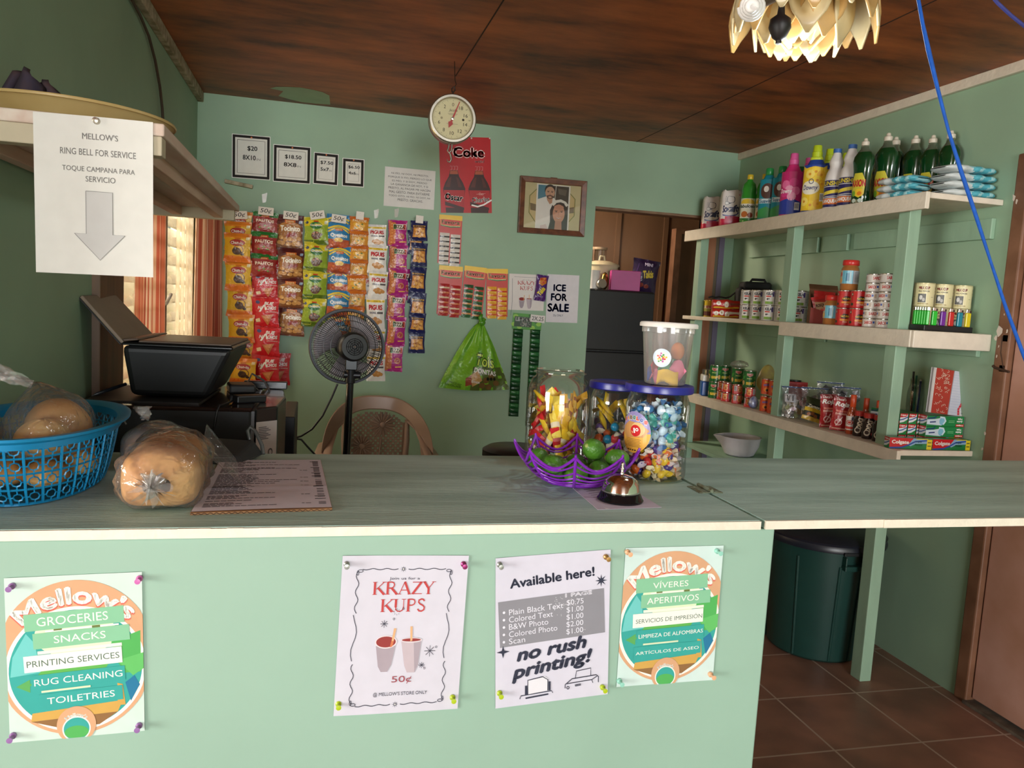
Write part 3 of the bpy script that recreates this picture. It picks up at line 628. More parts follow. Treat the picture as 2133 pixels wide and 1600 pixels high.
# back wall papers by the snacks
a = kups_art(False); a.line([(.1, .12), (.12, .6), (.09, .9)], .008, C(110, 110, 120)); a.line([(.15, .085), (.8, .085)], .006, C(120, 120, 128))
sheet('flyer', ((1061, 570), (1136, 573), (1131, 648), (1058, 645)), YS, None, 'small white flyer with two drink cups drawn on it, on the back wall', 'flyer', paper=C(232, 226, 222))
_c, _W, _H, _g = sheet_at((1061, 570), (1136, 573), (1131, 648), (1058, 645), YS); a.build('print', lambda u, v, L: Vector(((u-.5)*_W*1.02, -(.0008+.00016*L), (.5-v*1.32+.03)*_H)), PAPER, bpy.data.objects['flyer'])
a = Art(100/64); nb = C(40, 50, 92)
a.text('ICE', .20, .20, .60, .35, nb, .045); a.text('FOR', .13, .39, .64, .55, nb, .045); a.text('SALE', .04, .60, .72, .78, nb, .045); a.text('25¢ ONLY', .22, .83, .54, .885, C(70, 76, 100), .01)
sheet('flyer', ((1141, 571), (1206, 574), (1203, 673), (1136, 671)), YS, a, 'white flyer with large blue letters offering ice for sale', 'flyer', paper=C(226, 222, 226))
# seasoning cards with sachets
def favora(corners, sa, sb, label, n=6):
    c, W, Hh, ang = sheet_at(*corners, YS); b = MB(); b.col = C(200, 44, 34)
    b.box(-W/2, W/2, -.0015, 0, -Hh/2, Hh/2); r = b.build('seasoning_card', GLOSSY, None, loc=c, rot=(0, -ang, 0)); tag(r, label, 'seasoning card', 'hanging seasoning cards')
    a = Art(Hh/W); a.rect(0, 0, 1, .10, C(240, 196, 40)); a.poly([(.06, .09), (.94, .10), (.92, .215), (.5, .225), (.08, .20)], C(206, 40, 30)); a.line([(.06, .085), (.5, .08), (.94, .095), (.92, .21), (.5, .225), (.08, .20), (.06, .085)], .025, C(244, 210, 90))
    a.text('Favora', .11, .105, .89, .185, C(250, 236, 190), .03); a.line([(.08, .215), (.5, .245), (.92, .23)], .05, C(50, 110, 50)); a.text('le pone comida mejores', .12, .21, .9, .235, C(230, 230, 200))
    a.build('print', flat(W, Hh, .0017), GLOSSY, r)
    for q in (-1, 1):
        for k in range(n):
            zt = Hh*(.13-.60*k/n)-(.006 if q > 0 else 0); cs2 = sa if k % 2 == 0 else sb
            s = MB(); s.col = cs2[0]; w2 = W*.42
            s.grid(lambda u, v: Vector(((u-.5)*w2+q*W*.235, -.004-.0045*(sin(pi*u)*sin(pi*min(1, v*1.1)))-.0014*(n-k)/n, zt-v*Hh*.16)), 8, 5, colfn=lambda u, v: cs2[int(min(2, v*3))] if len(cs2) > 2 else cs2[0])
            s.box(q*W*.235-w2/2, q*W*.235+w2/2, -.0035, -.0015, zt-Hh*.16, zt)
            s.build('sachet', FOIL, r, smooth=40)
sw = (C(236, 226, 214), C(60, 56, 52), C(226, 220, 212)); so = (C(224, 90, 40), C(240, 200, 60), C(226, 96, 40))
favora(((914, 447), (962, 450), (960, 551), (912, 547)), (C(228, 220, 210), C(58, 52, 50), C(214, 208, 200)), (C(232, 226, 218), C(70, 64, 60), C(220, 214, 206)), 'red seasoning card with black and white sachets, hanging above the row of three')
favora(((914, 553), (963, 555), (960, 658), (910, 653)), (C(176, 34, 34), C(222, 190, 150), C(170, 30, 34)), (C(160, 28, 32), C(210, 120, 70), C(176, 40, 36)), 'red seasoning card with dark red sachets, leftmost of the lower three')
favora(((966, 553), (1012, 558), (1006, 662), (960, 657)), (C(40, 84, 46), C(196, 64, 46), C(52, 110, 56)), (C(34, 76, 44), C(214, 150, 90), C(46, 100, 52)), 'red seasoning card with green sachets, middle of the lower three')
favora(((1013, 560), (1058, 560), (1057, 661), (1012, 660)), (C(236, 170, 50), C(206, 50, 36), C(240, 190, 70)), (C(232, 160, 44), C(214, 90, 44), C(238, 184, 60)), 'red seasoning card with orange and yellow sachets, rightmost of the lower three')

# ---------------------------------------------------------------- snack bags
def bag_surface(W, Hh, T, seed):
    r = random.Random(seed); p1, p2, p3 = r.uniform(0, 6), r.uniform(0, 6), r.uniform(0, 6)
    def f(u, v, sgn=-1.0, extra=0.0):
        x = 2*u-1; vv = min(1, max(0, (v-.05)/.90)); t = max(0, sin(pi*vv))**.55*max(0, 1-abs(x)**2.6)
        wob = .05*T*sin(9*u+p1)*sin(7*v+p2)+.07*T*sin(20*u+p3)*(1-min(1, vv*(1-vv)*9))
        wd = W*(1-.09*sin(pi*vv)+.015*sin(14*v+p1)); return Vector(((u-.5)*wd, sgn*(T*.5*t+extra)-T*.15+wob, (.5-v)*Hh))
    return f
def snack_bag(name, W, Hh, T, bands, art, seed, m=FOIL):
    f = bag_surface(W, Hh, T, seed); b = MB()
    def cf(u, v):
        for v1, c in bands:
            if v < v1: return c
        return bands[-1][1]
    b.grid(lambda u, v: f(u, v, -1), 14, 18, colfn=cf); b.grid(lambda u, v: f(u, v, 1), 10, 8, colfn=cf)
    r = b.build(name, m, None, smooth=60)
    if art: art.build('printed_label', lambda u, v, L: f(u, v, -1, .0009+.00022*L), m, r, cuts=(7, 9))
    return Proto(r)
CHIP = C(150, 96, 50); CHIP2 = C(196, 138, 72)
def blob(a, pts, c, r=.05, n=8):
    for u, v in pts: a.ell(u, v, r, r/a.asp*.8, c, n)
# yellow-orange corn bags
def b_yellow():
    a = Art(1.2); a.ell(.5, .33, .30, .12, C(176, 44, 34)); a.text('Chun-ita', .26, .27, .74, .38, WHITE, .03, arc=.5); a.rect(.82, .12, .95, .22, C(240, 226, 180)); a.rect(.40, .16, .62, .20, C(206, 110, 40))
    a.ring(.55, .58, .20, .17, .03, C(120, 80, 40)); a.ell(.48, .62, .17, .13, C(94, 62, 44)); blob(a, [(.38, .62), (.5, .7), (.62, .66), (.7, .72), (.44, .55)], C(66, 44, 36), .075)
    for q in (.15, .3, .7, .85): a.line([(q, .88), (q+.05, .84), (q+.02, .80)], .03, C(214, 96, 28))
    return snack_bag('snack_bag', .128, .165, .035, [(.10, C(224, 128, 36)), (.14, C(236, 150, 44)), (.80, C(232, 184, 44)), (.86, C(232, 140, 44)), (1, C(228, 120, 36))], a, 1)
def b_palito():
    a = Art(1.1); a.poly([(.2, .0), (.8, .0), (.95, .22), (.05, .22)], C(44, 120, 52)); a.rect(.34, .14, .66, .25, C(190, 60, 34)); a.text('DIANA', .38, .165, .62, .225, C(246, 220, 150), .02); a.text('PALITOS', .14, .33, .86, .47, C(250, 236, 214), .035, arc=.35)
    blob(a, [(.25, .66), (.4, .72), (.55, .66), (.7, .7), (.82, .64)], C(170, 74, 44), .1); blob(a, [(.3, .74), (.5, .64), (.66, .74)], C(110, 160, 70), .05)
    return snack_bag('snack_bag', .125, .14, .032, [(.2, C(52, 124, 56)), (1, C(156, 42, 36))], a, 2)
def b_nacho():
    a = Art(1.2); a.text('BUE', .46, .15, .82, .26, WHITE, .04, .2); a.text('N', .22, .29, .36, .40, WHITE, .04, .2); a.poly([(.26, .48), (.34, .48), (.47, .29), (.50, .42), (.56, .42), (.51, .25), (.43, .25)], WHITE); a.text('CHOS', .54, .29, .92, .40, WHITE, .04, .2)
    a.text('SALSAPEÑA', .52, .45, .94, .49, C(250, 230, 220), .02, .2); a.ell(.22, .17, .08, .055, C(56, 60, 110)); a.poly([(.36, .60), (.82, .54), (.60, .92)], C(206, 122, 70)); a.poly([(.42, .63), (.72, .58), (.60, .80)], C(224, 150, 92)); a.poly([(.14, .72), (.3, .68), (.34, .80), (.18, .82)], C(238, 214, 170))
    return snack_bag('snack_bag', .135, .175, .036, [(.08, C(190, 30, 36)), (.94, C(208, 30, 38)), (1, C(186, 26, 32))], a, 3)
def b_tocino():
    a = Art(1.3); a.rect(.30, .14, .70, .25, C(214, 110, 44)); a.text('DIANA', .35, .16, .65, .23, C(250, 226, 170), .02); a.ell(.5, .34, .42, .14, C(176, 120, 48)); a.ell(.5, .52, .46, .22, C(166, 104, 44)); a.text('Tocinito', .12, .31, .90, .47, C(252, 246, 232), .05)
    blob(a, [(.5, .56), (.6, .58), (.68, .55), (.44, .6)], C(150, 50, 40), .09); blob(a, [(.16, .66), (.34, .72), (.52, .70), (.7, .74), (.86, .68), (.24, .82), (.46, .84), (.66, .84), (.82, .82), (.12, .8)], C(206, 150, 84), .1); blob(a, [(.2, .68), (.5, .73), (.7, .78), (.4, .86)], C(228, 182, 116), .05)
    a.rect(.84, .16, .96, .24, C(150, 170, 200))
    return snack_bag('snack_bag', .132, .178, .04, [(.30, C(84, 26, 24)), (.62, C(120, 62, 36)), (.92, C(134, 84, 46)), (1, C(110, 60, 36))], a, 4)
def b_green():
    a = Art(1.2); a.poly([(0, .1), (1, .1), (1, .26), (0, .34)], C(224, 206, 50)); a.ell(.5, .30, .26, .13, C(40, 116, 44)); a.text('Crujitos', .26, .25, .76, .35, WHITE, .03); a.rect(.40, .12, .60, .17, C(200, 70, 36)); a.rect(.84, .13, .96, .24, C(214, 220, 190)); a.ell(.12, .2, .07, .05, C(70, 80, 110))
    a.ell(.5, .66, .20, .15, C(120, 78, 44)); blob(a, [(.38, .68), (.5, .6), (.62, .7), (.7, .62), (.46, .76)], C(92, 56, 34), .08); blob(a, [(.55, .56), (.4, .6)], C(190, 130, 90), .05); a.line([(.06, .92), (.4, .92), (.4, .86)], .02, C(226, 226, 90))
    return snack_bag('snack_bag', .122, .155, .034, [(.10, C(206, 196, 50)), (.84, C(150, 176, 48)), (1, C(90, 116, 30))], a, 5)
def b_blue():
    a = Art(1.25); a.line([(.02, .22), (.3, .12), (.5, .09), (.7, .12), (.98, .22)], .09, C(244, 210, 70)); a.line([(.02, .34), (.3, .20), (.5, .17), (.7, .20), (.98, .34)], .06, C(244, 210, 70)); a.rect(.34, .19, .66, .28, C(214, 80, 40)); a.text('DIANA', .38, .205, .62, .265, C(250, 230, 180), .02)
    a.text('Quesitos', .12, .37, .90, .54, WHITE, .05, arc=.25); a.ell(.5, .63, .20, .09, C(240, 196, 80)); blob(a, [(.12, .72), (.3, .78), (.5, .76), (.7, .78), (.88, .72), (.2, .86), (.6, .86), (.8, .86)], C(196, 92, 52), .11); blob(a, [(.25, .74), (.6, .8)], C(220, 130, 80), .05)
    return snack_bag('snack_bag', .116, .15, .034, [(.62, C(52, 132, 184)), (.9, C(176, 84, 52)), (1, C(150, 66, 44))], a, 6)
def b_orange():
    a = Art(1.0); a.text('PALITOS', .14, .16, .88, .30, C(244, 226, 190), .03, .1); blob(a, [(.3, .45), (.5, .42), (.7, .5), (.4, .62), (.62, .66)], C(230, 178, 66), .13); blob(a, [(.45, .52), (.66, .42), (.3, .68)], C(110, 126, 60), .06); a.line([(.1, .84), (.4, .78), (.9, .86)], .05, C(176, 90, 34))
    return snack_bag('snack_bag', .098, .10, .03, [(.2, C(204, 106, 34)), (.8, C(220, 150, 50)), (1, C(206, 112, 38))], a, 8)
def b_white():
    a = Art(1.4); a.rect(.02, .10, .98, .17, C(240, 206, 60)); a.text('UNIDO NACIONES - GLOBAL', .06, .115, .94, .155, C(120, 90, 30)); a.text('PIGUIS', .14, .24, .88, .40, C(190, 34, 44), .06); a.text('ORIGINAL', .16, .45, .56, .51, C(40, 44, 90), .03); a.rect(.60, .45, .92, .51, C(90, 80, 80))
    blob(a, [(.34, .70), (.5, .66), (.66, .70), (.44, .76), (.6, .77), (.76, .74)], CHIP2, .12); blob(a, [(.4, .7), (.6, .72)], C(214, 160, 96), .06)
    return snack_bag('snack_bag', .098, .155, .034, [(.06, C(222, 220, 216)), (1, C(236, 232, 226))], a, 9)
def b_pizza():
    a = Art(1.35); blob(a, [(.14, .1+.1*k) for k in range(9)]+[(.3, .15+.1*k) for k in range(8)], C(206, 120, 66), .12); blob(a, [(.2, .14+.12*k) for k in range(7)], C(228, 160, 100), .05)
    a.poly([(.26, .16), (.98, .14), (.95, .36), (.28, .36)], C(232, 222, 206)); a.rect(.28, .17, .42, .35, C(40, 120, 60)); a.rect(.80, .16, .94, .35, C(196, 50, 50)); a.text('PIZZA', .31, .19, .90, .33, C(90, 60, 40), .04); a.ell(.72, .62, .18, .11, C(206, 130, 90)); a.ell(.72, .62, .12, .07, C(176, 60, 60)); a.line([(.6, .84), (.95, .82)], .05, C(236, 190, 80))
    return snack_bag('snack_bag', .098, .15, .034, [(1, C(176, 38, 126))], a, 10)
def b_navy():
    a = Art(1.15); a.rect(.12, .24, .88, .30, C(196, 150, 70)); a.text('Ricitos', .2, .22, .8, .34, C(90, 60, 30), .03); a.poly([(.14, .34), (.86, .34), (.9, .82), (.1, .82)], C(196, 128, 54)); blob(a, [(.3, .46), (.55, .44), (.72, .52), (.36, .64), (.6, .66), (.76, .72), (.26, .76), (.5, .78)], C(226, 166, 78), .1); blob(a, [(.42, .55), (.66, .6), (.3, .7)], C(150, 86, 40), .05)
    return snack_bag('snack_bag', .088, .118, .03, [(1, C(30, 34, 84))], a, 11)
STRIPS = [
 ('yellow corn snack bag', 'first', 'yellow snack bags on the strip nearest the curtain', b_yellow, .165, [(497, 440, 500, 0), (496, 462, 522, 1), (495, 486, 546, 2), (497, 542, 606, 1), (500, 598, 660, 0), (503, 655, 714, 1), (509, 702, 752, 0), (507, 746, 800, 2), (516, 470, 530, -1), (517, 540, 600, -1), (520, 612, 672, -1), (522, 682, 742, -1)]),
 ('red snack bag with a green top', 'second', 'green-topped bags on the second strip', b_palito, .14, [(552, 442, 486, 0), (550, 483, 532, 1), (550, 529, 577, 1)]),
 ('bright red nacho bag', 'second', 'red nacho bags on the second strip', b_nacho, .175, [(553, 568, 624, 0), (553, 619, 683, 1), (555, 679, 744, 1), (554, 739, 800, 1), (570, 460, 530, -1), (570, 540, 610, -1), (572, 625, 690, -1), (576, 735, 802, -1)]),
 ('dark brown bacon snack bag', 'third', 'brown bags on the third strip', b_tocino, .178, [(604, 448, 520, 0), (606, 517, 582, 1), (605, 577, 642, 1), (607, 635, 700, 0)]),
 ('lime green snack bag', 'fourth', 'lime green bags on the fourth strip', b_green, .155, [(659, 453, 510, 1), (658, 505, 567, 1), (656, 563, 624, 1), (654, 621, 681, 1)]),
 ('blue cheese snack bag', 'fifth', 'blue bags on the fifth strip', b_blue, .15, [(704, 447, 500, 0), (705, 466, 520, 1), (707, 513, 570, 1), (705, 560, 612, 0), (704, 605, 660, 1), (703, 655, 710, 0)]),
 ('orange snack bag', 'sixth', 'small orange bags on the sixth strip', b_orange, .10, [(748, 452, 488, 1), (748, 483, 518, 0), (747, 513, 548, 1), (746, 543, 580, 0), (743, 574, 612, 1), (741, 606, 645, 0), (739, 640, 678, 1), (738, 672, 710, 0)]),
 ('white pork rind bag', 'seventh', 'white bags on the seventh strip', b_white, .155, [(785, 468, 518, 0), (786, 511, 570, 1), (787, 565, 622, 2), (776, 570, 624, -1), (782, 618, 688, 1), (782, 684, 742, 0), (783, 738, 794, 1)]),
 ('magenta pizza snack bag', 'eighth', 'magenta bags on the eighth strip', b_pizza, .15, [(828, 459, 513, 1), (829, 510, 564, 0), (827, 560, 616, 1), (825, 611, 668, 0), (825, 660, 720, 1), (820, 714, 774, 0), (840, 560, 625, -1)]),
 ('navy blue snack bag', 'ninth', 'navy bags on the ninth strip', b_navy, .118, [(873, 460, 502, 1), (873, 506, 555, 0), (870, 556, 610, 1), (870, 610, 664, 0), (869, 652, 694, 1), (868, 690, 736, 0), (866, 480, 530, -1), (866, 580, 632, -1)]),
]
ORD = ['top', 'second', 'third', 'fourth', 'fifth', 'sixth', 'seventh', 'eighth', 'ninth']
for nm, which, grp, mk, h0, lst in STRIPS:
    pr = mk(); front = [e for e in lst if e[3] >= 0]; rr = random.Random(which+nm); nb_ = 0
    for e in lst:
        yy = YB-(.050 if e[3] == 0 else .076 if e[3] == 1 else .104 if e[3] == 2 else .022)
        pt, pb_ = on_y(e[0], e[1], yy), on_y(e[0], e[2], yy); c = (pt+pb_)/2; s = (pt.z-pb_.z)/h0
        if e[3] >= 0: k = front.index(e); lb = '%s, %s on the %s strip' % (nm, (ORD[k]+' from top') if k else 'topmost', which)
        else: nb_ += 1; lb = '%s tucked behind %s strip, %s from top' % (nm, which, ['first', 'second', 'third', 'fourth'][nb_-1])
        pr.put(c, (0, rr.uniform(-.035, .035), rr.uniform(-.12, .12)), lb, 'snack bag', grp, (1.1, .8 if e[3] > 0 else .45, s))
# price tags above the strips
for i, (x, y, r_, nm) in enumerate(((499, 448, -.08, 'first'), (554, 440, .04, 'second'), (606, 449, .04, 'third'), (661, 448, -.22, 'fourth'), (706, 456, .08, 'fifth'), (750, 449, .06, 'sixth'), (874, 457, .05, 'ninth'))):
    w_ = .078 if i < 5 else .042; h_ = .042; p = on_y(x, y, YB-.110); b = MB(); b.col = C(232, 226, 218); b.box(-w_/2, w_/2, 0, .0008, -h_/2, h_/2)
    t = b.build('price_tag', PAPER, loc=p, rot=(0, r_, 0)); tag(t, ('white handwritten fifty cent tag' if i < 5 else 'small blank white tag') + ' above the %s snack strip from the left' % nm, 'price tag', 'tags above the snack strips')
    if i < 5: a = Art(h_/w_); a.text('50¢', .12, .18, .88, .84, C(30, 28, 34), .01, .15); a.build('handwriting', flat(w_, h_, .0004), PAPER, t)
    o = MB().tube([p+Vector((0, -.002, h_*.3)), (p.x, YB-.001, p.z+h_*.3)], .0012, 6).build('nail', mat('steel_nail', C(150, 146, 140), .35, .9)); tag(o, 'thin nail holding up the %s snack strip from the left' % nm, 'nail', 'nails of the snack strips')
for x, y, nm in ((551, 413, 'second'), (784, 446, 'seventh'), (826, 444, 'eighth')):
    p = on_y(x, y, YB-.002); o = MB().add([p+Vector((-.014, 0, .02)), p+Vector((.014, 0, .03)), p+Vector((.008, -.001, -.02)), p+Vector((-.01, -.001, -.026))], [(0, 1, 2, 3)]).build('tape_scrap', film('clear_tape', (.93, .93, .90, 1), .25, .12), solid=.0004)
    tag(o, 'scrap of clear tape on the wall above the %s snack strip' % nm, 'tape', 'tape scraps above the snack strips')
# small purple bag pinned over the two flyers
a = Art(2.2); a.poly([(.3, .12), (.8, .08), (.9, .3), (.5, .42), (.2, .34)], C(206, 120, 40)); blob(a, [(.4, .16), (.6, .28), (.75, .18)], C(190, 50, 40), .1); a.text('Takis', .12, .52, .9, .72, C(236, 214, 60), .06, rot=-1.0); a.text('Fuego', .3, .80, .7, .86, C(214, 200, 230))
pr = snack_bag('snack_bag', .074, .155, .022, [(1, C(78, 34, 110))], a, 21); p = on_y(1127, 600, YB-.02); pr.put(p, (0, .08, 0), 'small purple chip bag pinned between the two flyers', 'snack bag')
# hanging lime candy strips
c, W, Hh, ang = sheet_at((1068, 652), (1128, 656), (1128, 690), (1067, 684), YS)
b = MB(); b.col = C(76, 150, 50); b.box(-W/2, W/2, -.0012, 0, -Hh/2, Hh/2); hc = b.build('candy_card', GLOSSY, loc=c, rot=(0, -ang, 0)); tag(hc, 'green lime-printed card with two long strips of candy sachets hanging from it', 'candy card')
a = Art(Hh/W); blob(a, [(.1, .2), (.25, .85), (.75, .2), (.9, .6), (.7, .85), (.05, .7)], C(150, 200, 70), .09); blob(a, [(.15, .4), (.8, .45), (.6, .1)], C(40, 100, 40), .07)
a.rect(.06, .2, .66, .84, C(30, 60, 30)); a.text('LIMON', .10, .24, .60, .50, WHITE, .05); a.text('CHO', .28, .54, .60, .80, WHITE, .05); a.build('print', flat(W, Hh, .0014), GLOSSY, hc)
for q, x0, x1, y1 in ((-1, 1080, 1075, 868), (1, 1116, 1111, 888)):
    p0 = on_y(x0, 686, YB-.012)-c; p1 = on_y(x1, y1, YB-.012)-c; n = int((p0.z-p1.z)/.026)
    for k in range(n):
        pa = p0+(p1-p0)*(k/n); pb2 = p0+(p1-p0)*((k+1)/n); rr = random.Random(k*7+q); s = MB(); s.col = (C(30, 84, 44), C(24, 66, 38), C(46, 112, 60))[k % 3]
        ww = .060; s.grid(lambda u, v: Vector((pa.x+(pb2.x-pa.x)*v+(u-.5)*ww+rr.uniform(-.001, .001), pa.y-.006*sin(pi*u)*sin(pi*v)-.001+rr.uniform(-.0012, .0012), pa.z+(pb2.z-pa.z)*v)), 6, 4)
        s.build('sachet', FOIL, hc, smooth=50, solid=.0005)
t = on_y(1120, 664, YB-.008); b = MB(); b.col = C(232, 226, 222); b.box(-.045, .045, 0, .0006, -.022, .022); pt = b.build('price_tag', PAPER, loc=t, rot=(0, .05, 0)); tag(pt, 'white handwritten tag on the green candy card, two for twenty-five', 'price tag')
a = Art(.5); a.text('2X.25', .1, .22, .9, .76, C(30, 28, 34), .005); a.build('handwriting', flat(.09, .044, .0004), PAPER, pt)
# green plastic bag of snacks hanging on the wall
bgp = on_y(998, 745, YB-.06)
gb = empty('hanging_bag', bgp); tag(gb, 'lime green plastic bag of snacks knotted and hanging on the back wall', 'bag')
tl, br_, kn = on_y(918, 808, YB-.06)-bgp, on_y(1060, 806, YB-.06)-bgp, on_y(1004, 672, YB-.06)-bgp
def gfn(u, v, sg=-1, e=0):
    k = v**.85; xl = kn.x-.012+(tl.x-kn.x)*k**.9; xr = kn.x+.012+(br_.x-kn.x)*min(1, k**1.05*1.0); z = kn.z+(tl.z-kn.z)*v
    bulge = sin(pi*u)**.7*(.018+.10*sin(pi*min(1, v*.93))**1.5*v); wr = .007*sin(u*26+v*3)*(1-v)+.004*sin(u*13+v*11)+.004*sin(v*17+u*5)
    drop = -.012*sin(pi*u)*max(0, v-.8)*5; return Vector((xl+(xr-xl)*u, sg*(bulge*.5+e)+wr+.028, z+drop))
b = MB(); gl = C(128, 190, 44)
b.grid(lambda u, v: gfn(u, v), 30, 24, colfn=lambda u, v: C(86, 104, 44) if v > .68 and u > .42 and sin(u*40)*sin(v*33) > -.6 else (gl if sin(u*17+v*4) > -.75 else C(104, 170, 40)))
b.grid(lambda u, v: gfn(u, v, .5), 14, 12, col=gl); b.build('bag_body', FOIL, gb, smooth=80)
a = Art(.95); a.poly([(.40, .80), (.52, .72), (.60, .86), (.46, .95)], C(190, 150, 90)); a.poly([(.34, .84), (.42, .80), (.45, .92), (.36, .95)], C(150, 70, 40)); blob(a, [(.66, .86), (.75, .8), (.82, .9), (.6, .93), (.7, .95)], C(120, 92, 50), .05)
a.text('Tois', .46, .47, .86, .68, C(26, 60, 24), .09, .1, rot=.12); a.text('Tois', .475, .485, .845, .665, C(206, 232, 90), .025, .1, rot=.12); a.text('DONITAS', .46, .70, .84, .775, WHITE, .03, rot=.14); a.text('limon', .44, .86, .56, .90, WHITE, .02, rot=.1)
for q in (.69, .745, .80): a.ell(q, .84, .022, .024, C(24, 26, 24), 10)
a.text('BOTANA DE MAIZ', .08, .90, .3, .93, C(40, 60, 24), .01, rot=.2); a.text('Y SAL CON LIMON', .06, .935, .3, .965, C(40, 60, 24), .01, rot=.15)
a.build('print', lambda u, v, L: gfn(u, v, -1, .0016+.0003*L), FOIL, gb, cuts=(14, 14))
k = MB(); k.col = C(84, 150, 36); k.ball(kn, .022, 10, 6, sc=(1, .8, .8)).tube([kn+Vector((-.004, -.005, .0)), kn+Vector((-.014, -.008, .03)), kn+Vector((-.004, -.012, .05))], [.009, .014, .006], 8).tube([kn, kn+Vector((.014, -.006, .025))], [.008, .012], 8).tube([kn+Vector((0, .02, .0)), (kn.x, .058, kn.z+.004)], .002, 5)
k.build('knot', FOIL, gb, smooth=80)
# ================================================================ posters on the counter front
YP = 1.3085
def mellow_art(words, es):
    a = Art(1.27); OR = C(214, 166, 128); TE = C(58, 166, 158); GN = C(136, 196, 158); WT = C(238, 240, 232); cl = lambda p: [(min(1, max(0, u)), min(1, max(0, v))) for u, v in p]
    el = lambda cu, cv, ru, rv, n=72: [(cu+ru*cos(2*pi*k/n), cv+rv*sin(2*pi*k/n)) for k in range(n)]
    a.poly(cl(el(.5, .505, .585, .475)), OR); a.poly(cl(el(.5, .575, .52, .385)), WT); a.poly(cl(el(.5, .575, .49, .365)), TE)
    a.poly(cl(el(.5, .36, .30, .14)), C(222, 238, 200)); a.poly([(.02, .60), (.04, .48), (.14, .34), (.2, .4), (.24, .58)], C(112, 200, 196)); a.poly([(.76, .42), (.98, .36), (.98, .62), (.86, .62), (.80, .54)], C(84, 176, 92)); a.poly([(.80, .54), (1, .50), (1, .60), (.92, .64)], C(100, 190, 104))
    a.poly([(.32, .50), (.55, .47), (.80, .48), (.7, .60), (.15, .66)], C(96, 176, 84)); a.poly([(.06, .66), (.16, .62), (.16, .70)], C(92, 168, 92)); a.poly([(.86, .68), (.93, .64), (.97, .7), (.9, .8)], C(40, 120, 160))
    a.poly([(.17, .83), (.84, .79), (.80, .86), (.16, .88)], C(206, 164, 84)); a.poly([(.16, .88), (.8, .86), (.66, .93), (.36, .93)], C(144, 106, 66)); a.poly([(.8, .68), (.84, .69), (.86, .82), (.8, .82)], C(206, 164, 84))
    for k, (dv, c) in enumerate(((.010, C(224, 110, 96)), (0, WT))): a.text("Mellow's", .085, .062+dv, .925, .178+dv, c, .035, arc=1.5)
    R_ = -.045 if not es else -.04
    bn = [(.13, .212, .86, .315, GN, WT), (.19, .33, .90, .425, GN, WT), (.12, .465, .84, .565, C(240, 240, 232), C(84, 112, 96)), (.17, .585, .86, .675, TE, WT), (.15 if es else .22, .705, .84, .795, TE, WT)]
    a.rect(.28, .318, .82, .328, WT, R_); a.rect(.34, .316, .40, .330, C(110, 124, 70), R_); a.rect(.62, .312, .68, .326, C(110, 124, 70), R_); a.rect(.22, .44, .84, .46, C(232, 240, 222), R_); a.rect(.24, .688, .6, .70, C(214, 226, 190), R_)
    tx = [((.22, .74), 0), ((.34, .72), 0), ((.14, .82), 0), ((.19, .84), 0), ((.28, .78), 0)] if not es else [((.30, .66), 0), ((.25, .78), 0), ((.15, .83), 0), ((.19, .85), 0), ((.17, .82), 0)]
    for (u0, v0, u1, v1, bc, fc), ((t0, t1), _), wd in zip(bn, tx, words):
        a.rect(u0, v0, u1, v1, bc, R_); m_ = .024 if len(wd) < 13 or es and len(wd) < 12 else .030; a.text(wd, t0, v0+m_+.002, t1, v1-m_, fc, .012, rot=R_)
    a.poly(cl(el(.49, .92, .145, .115)), OR); a.text("Mellow's", .41, .845, .57, .868, WT, .04, arc=1.4); a.poly(cl(el(.49, .945, .105, .078)), WT); a.poly(cl(el(.49, .945, .095, .07)), TE); a.poly(cl(el(.49, .965, .09, .04, 20)), C(84, 176, 92))
    return a
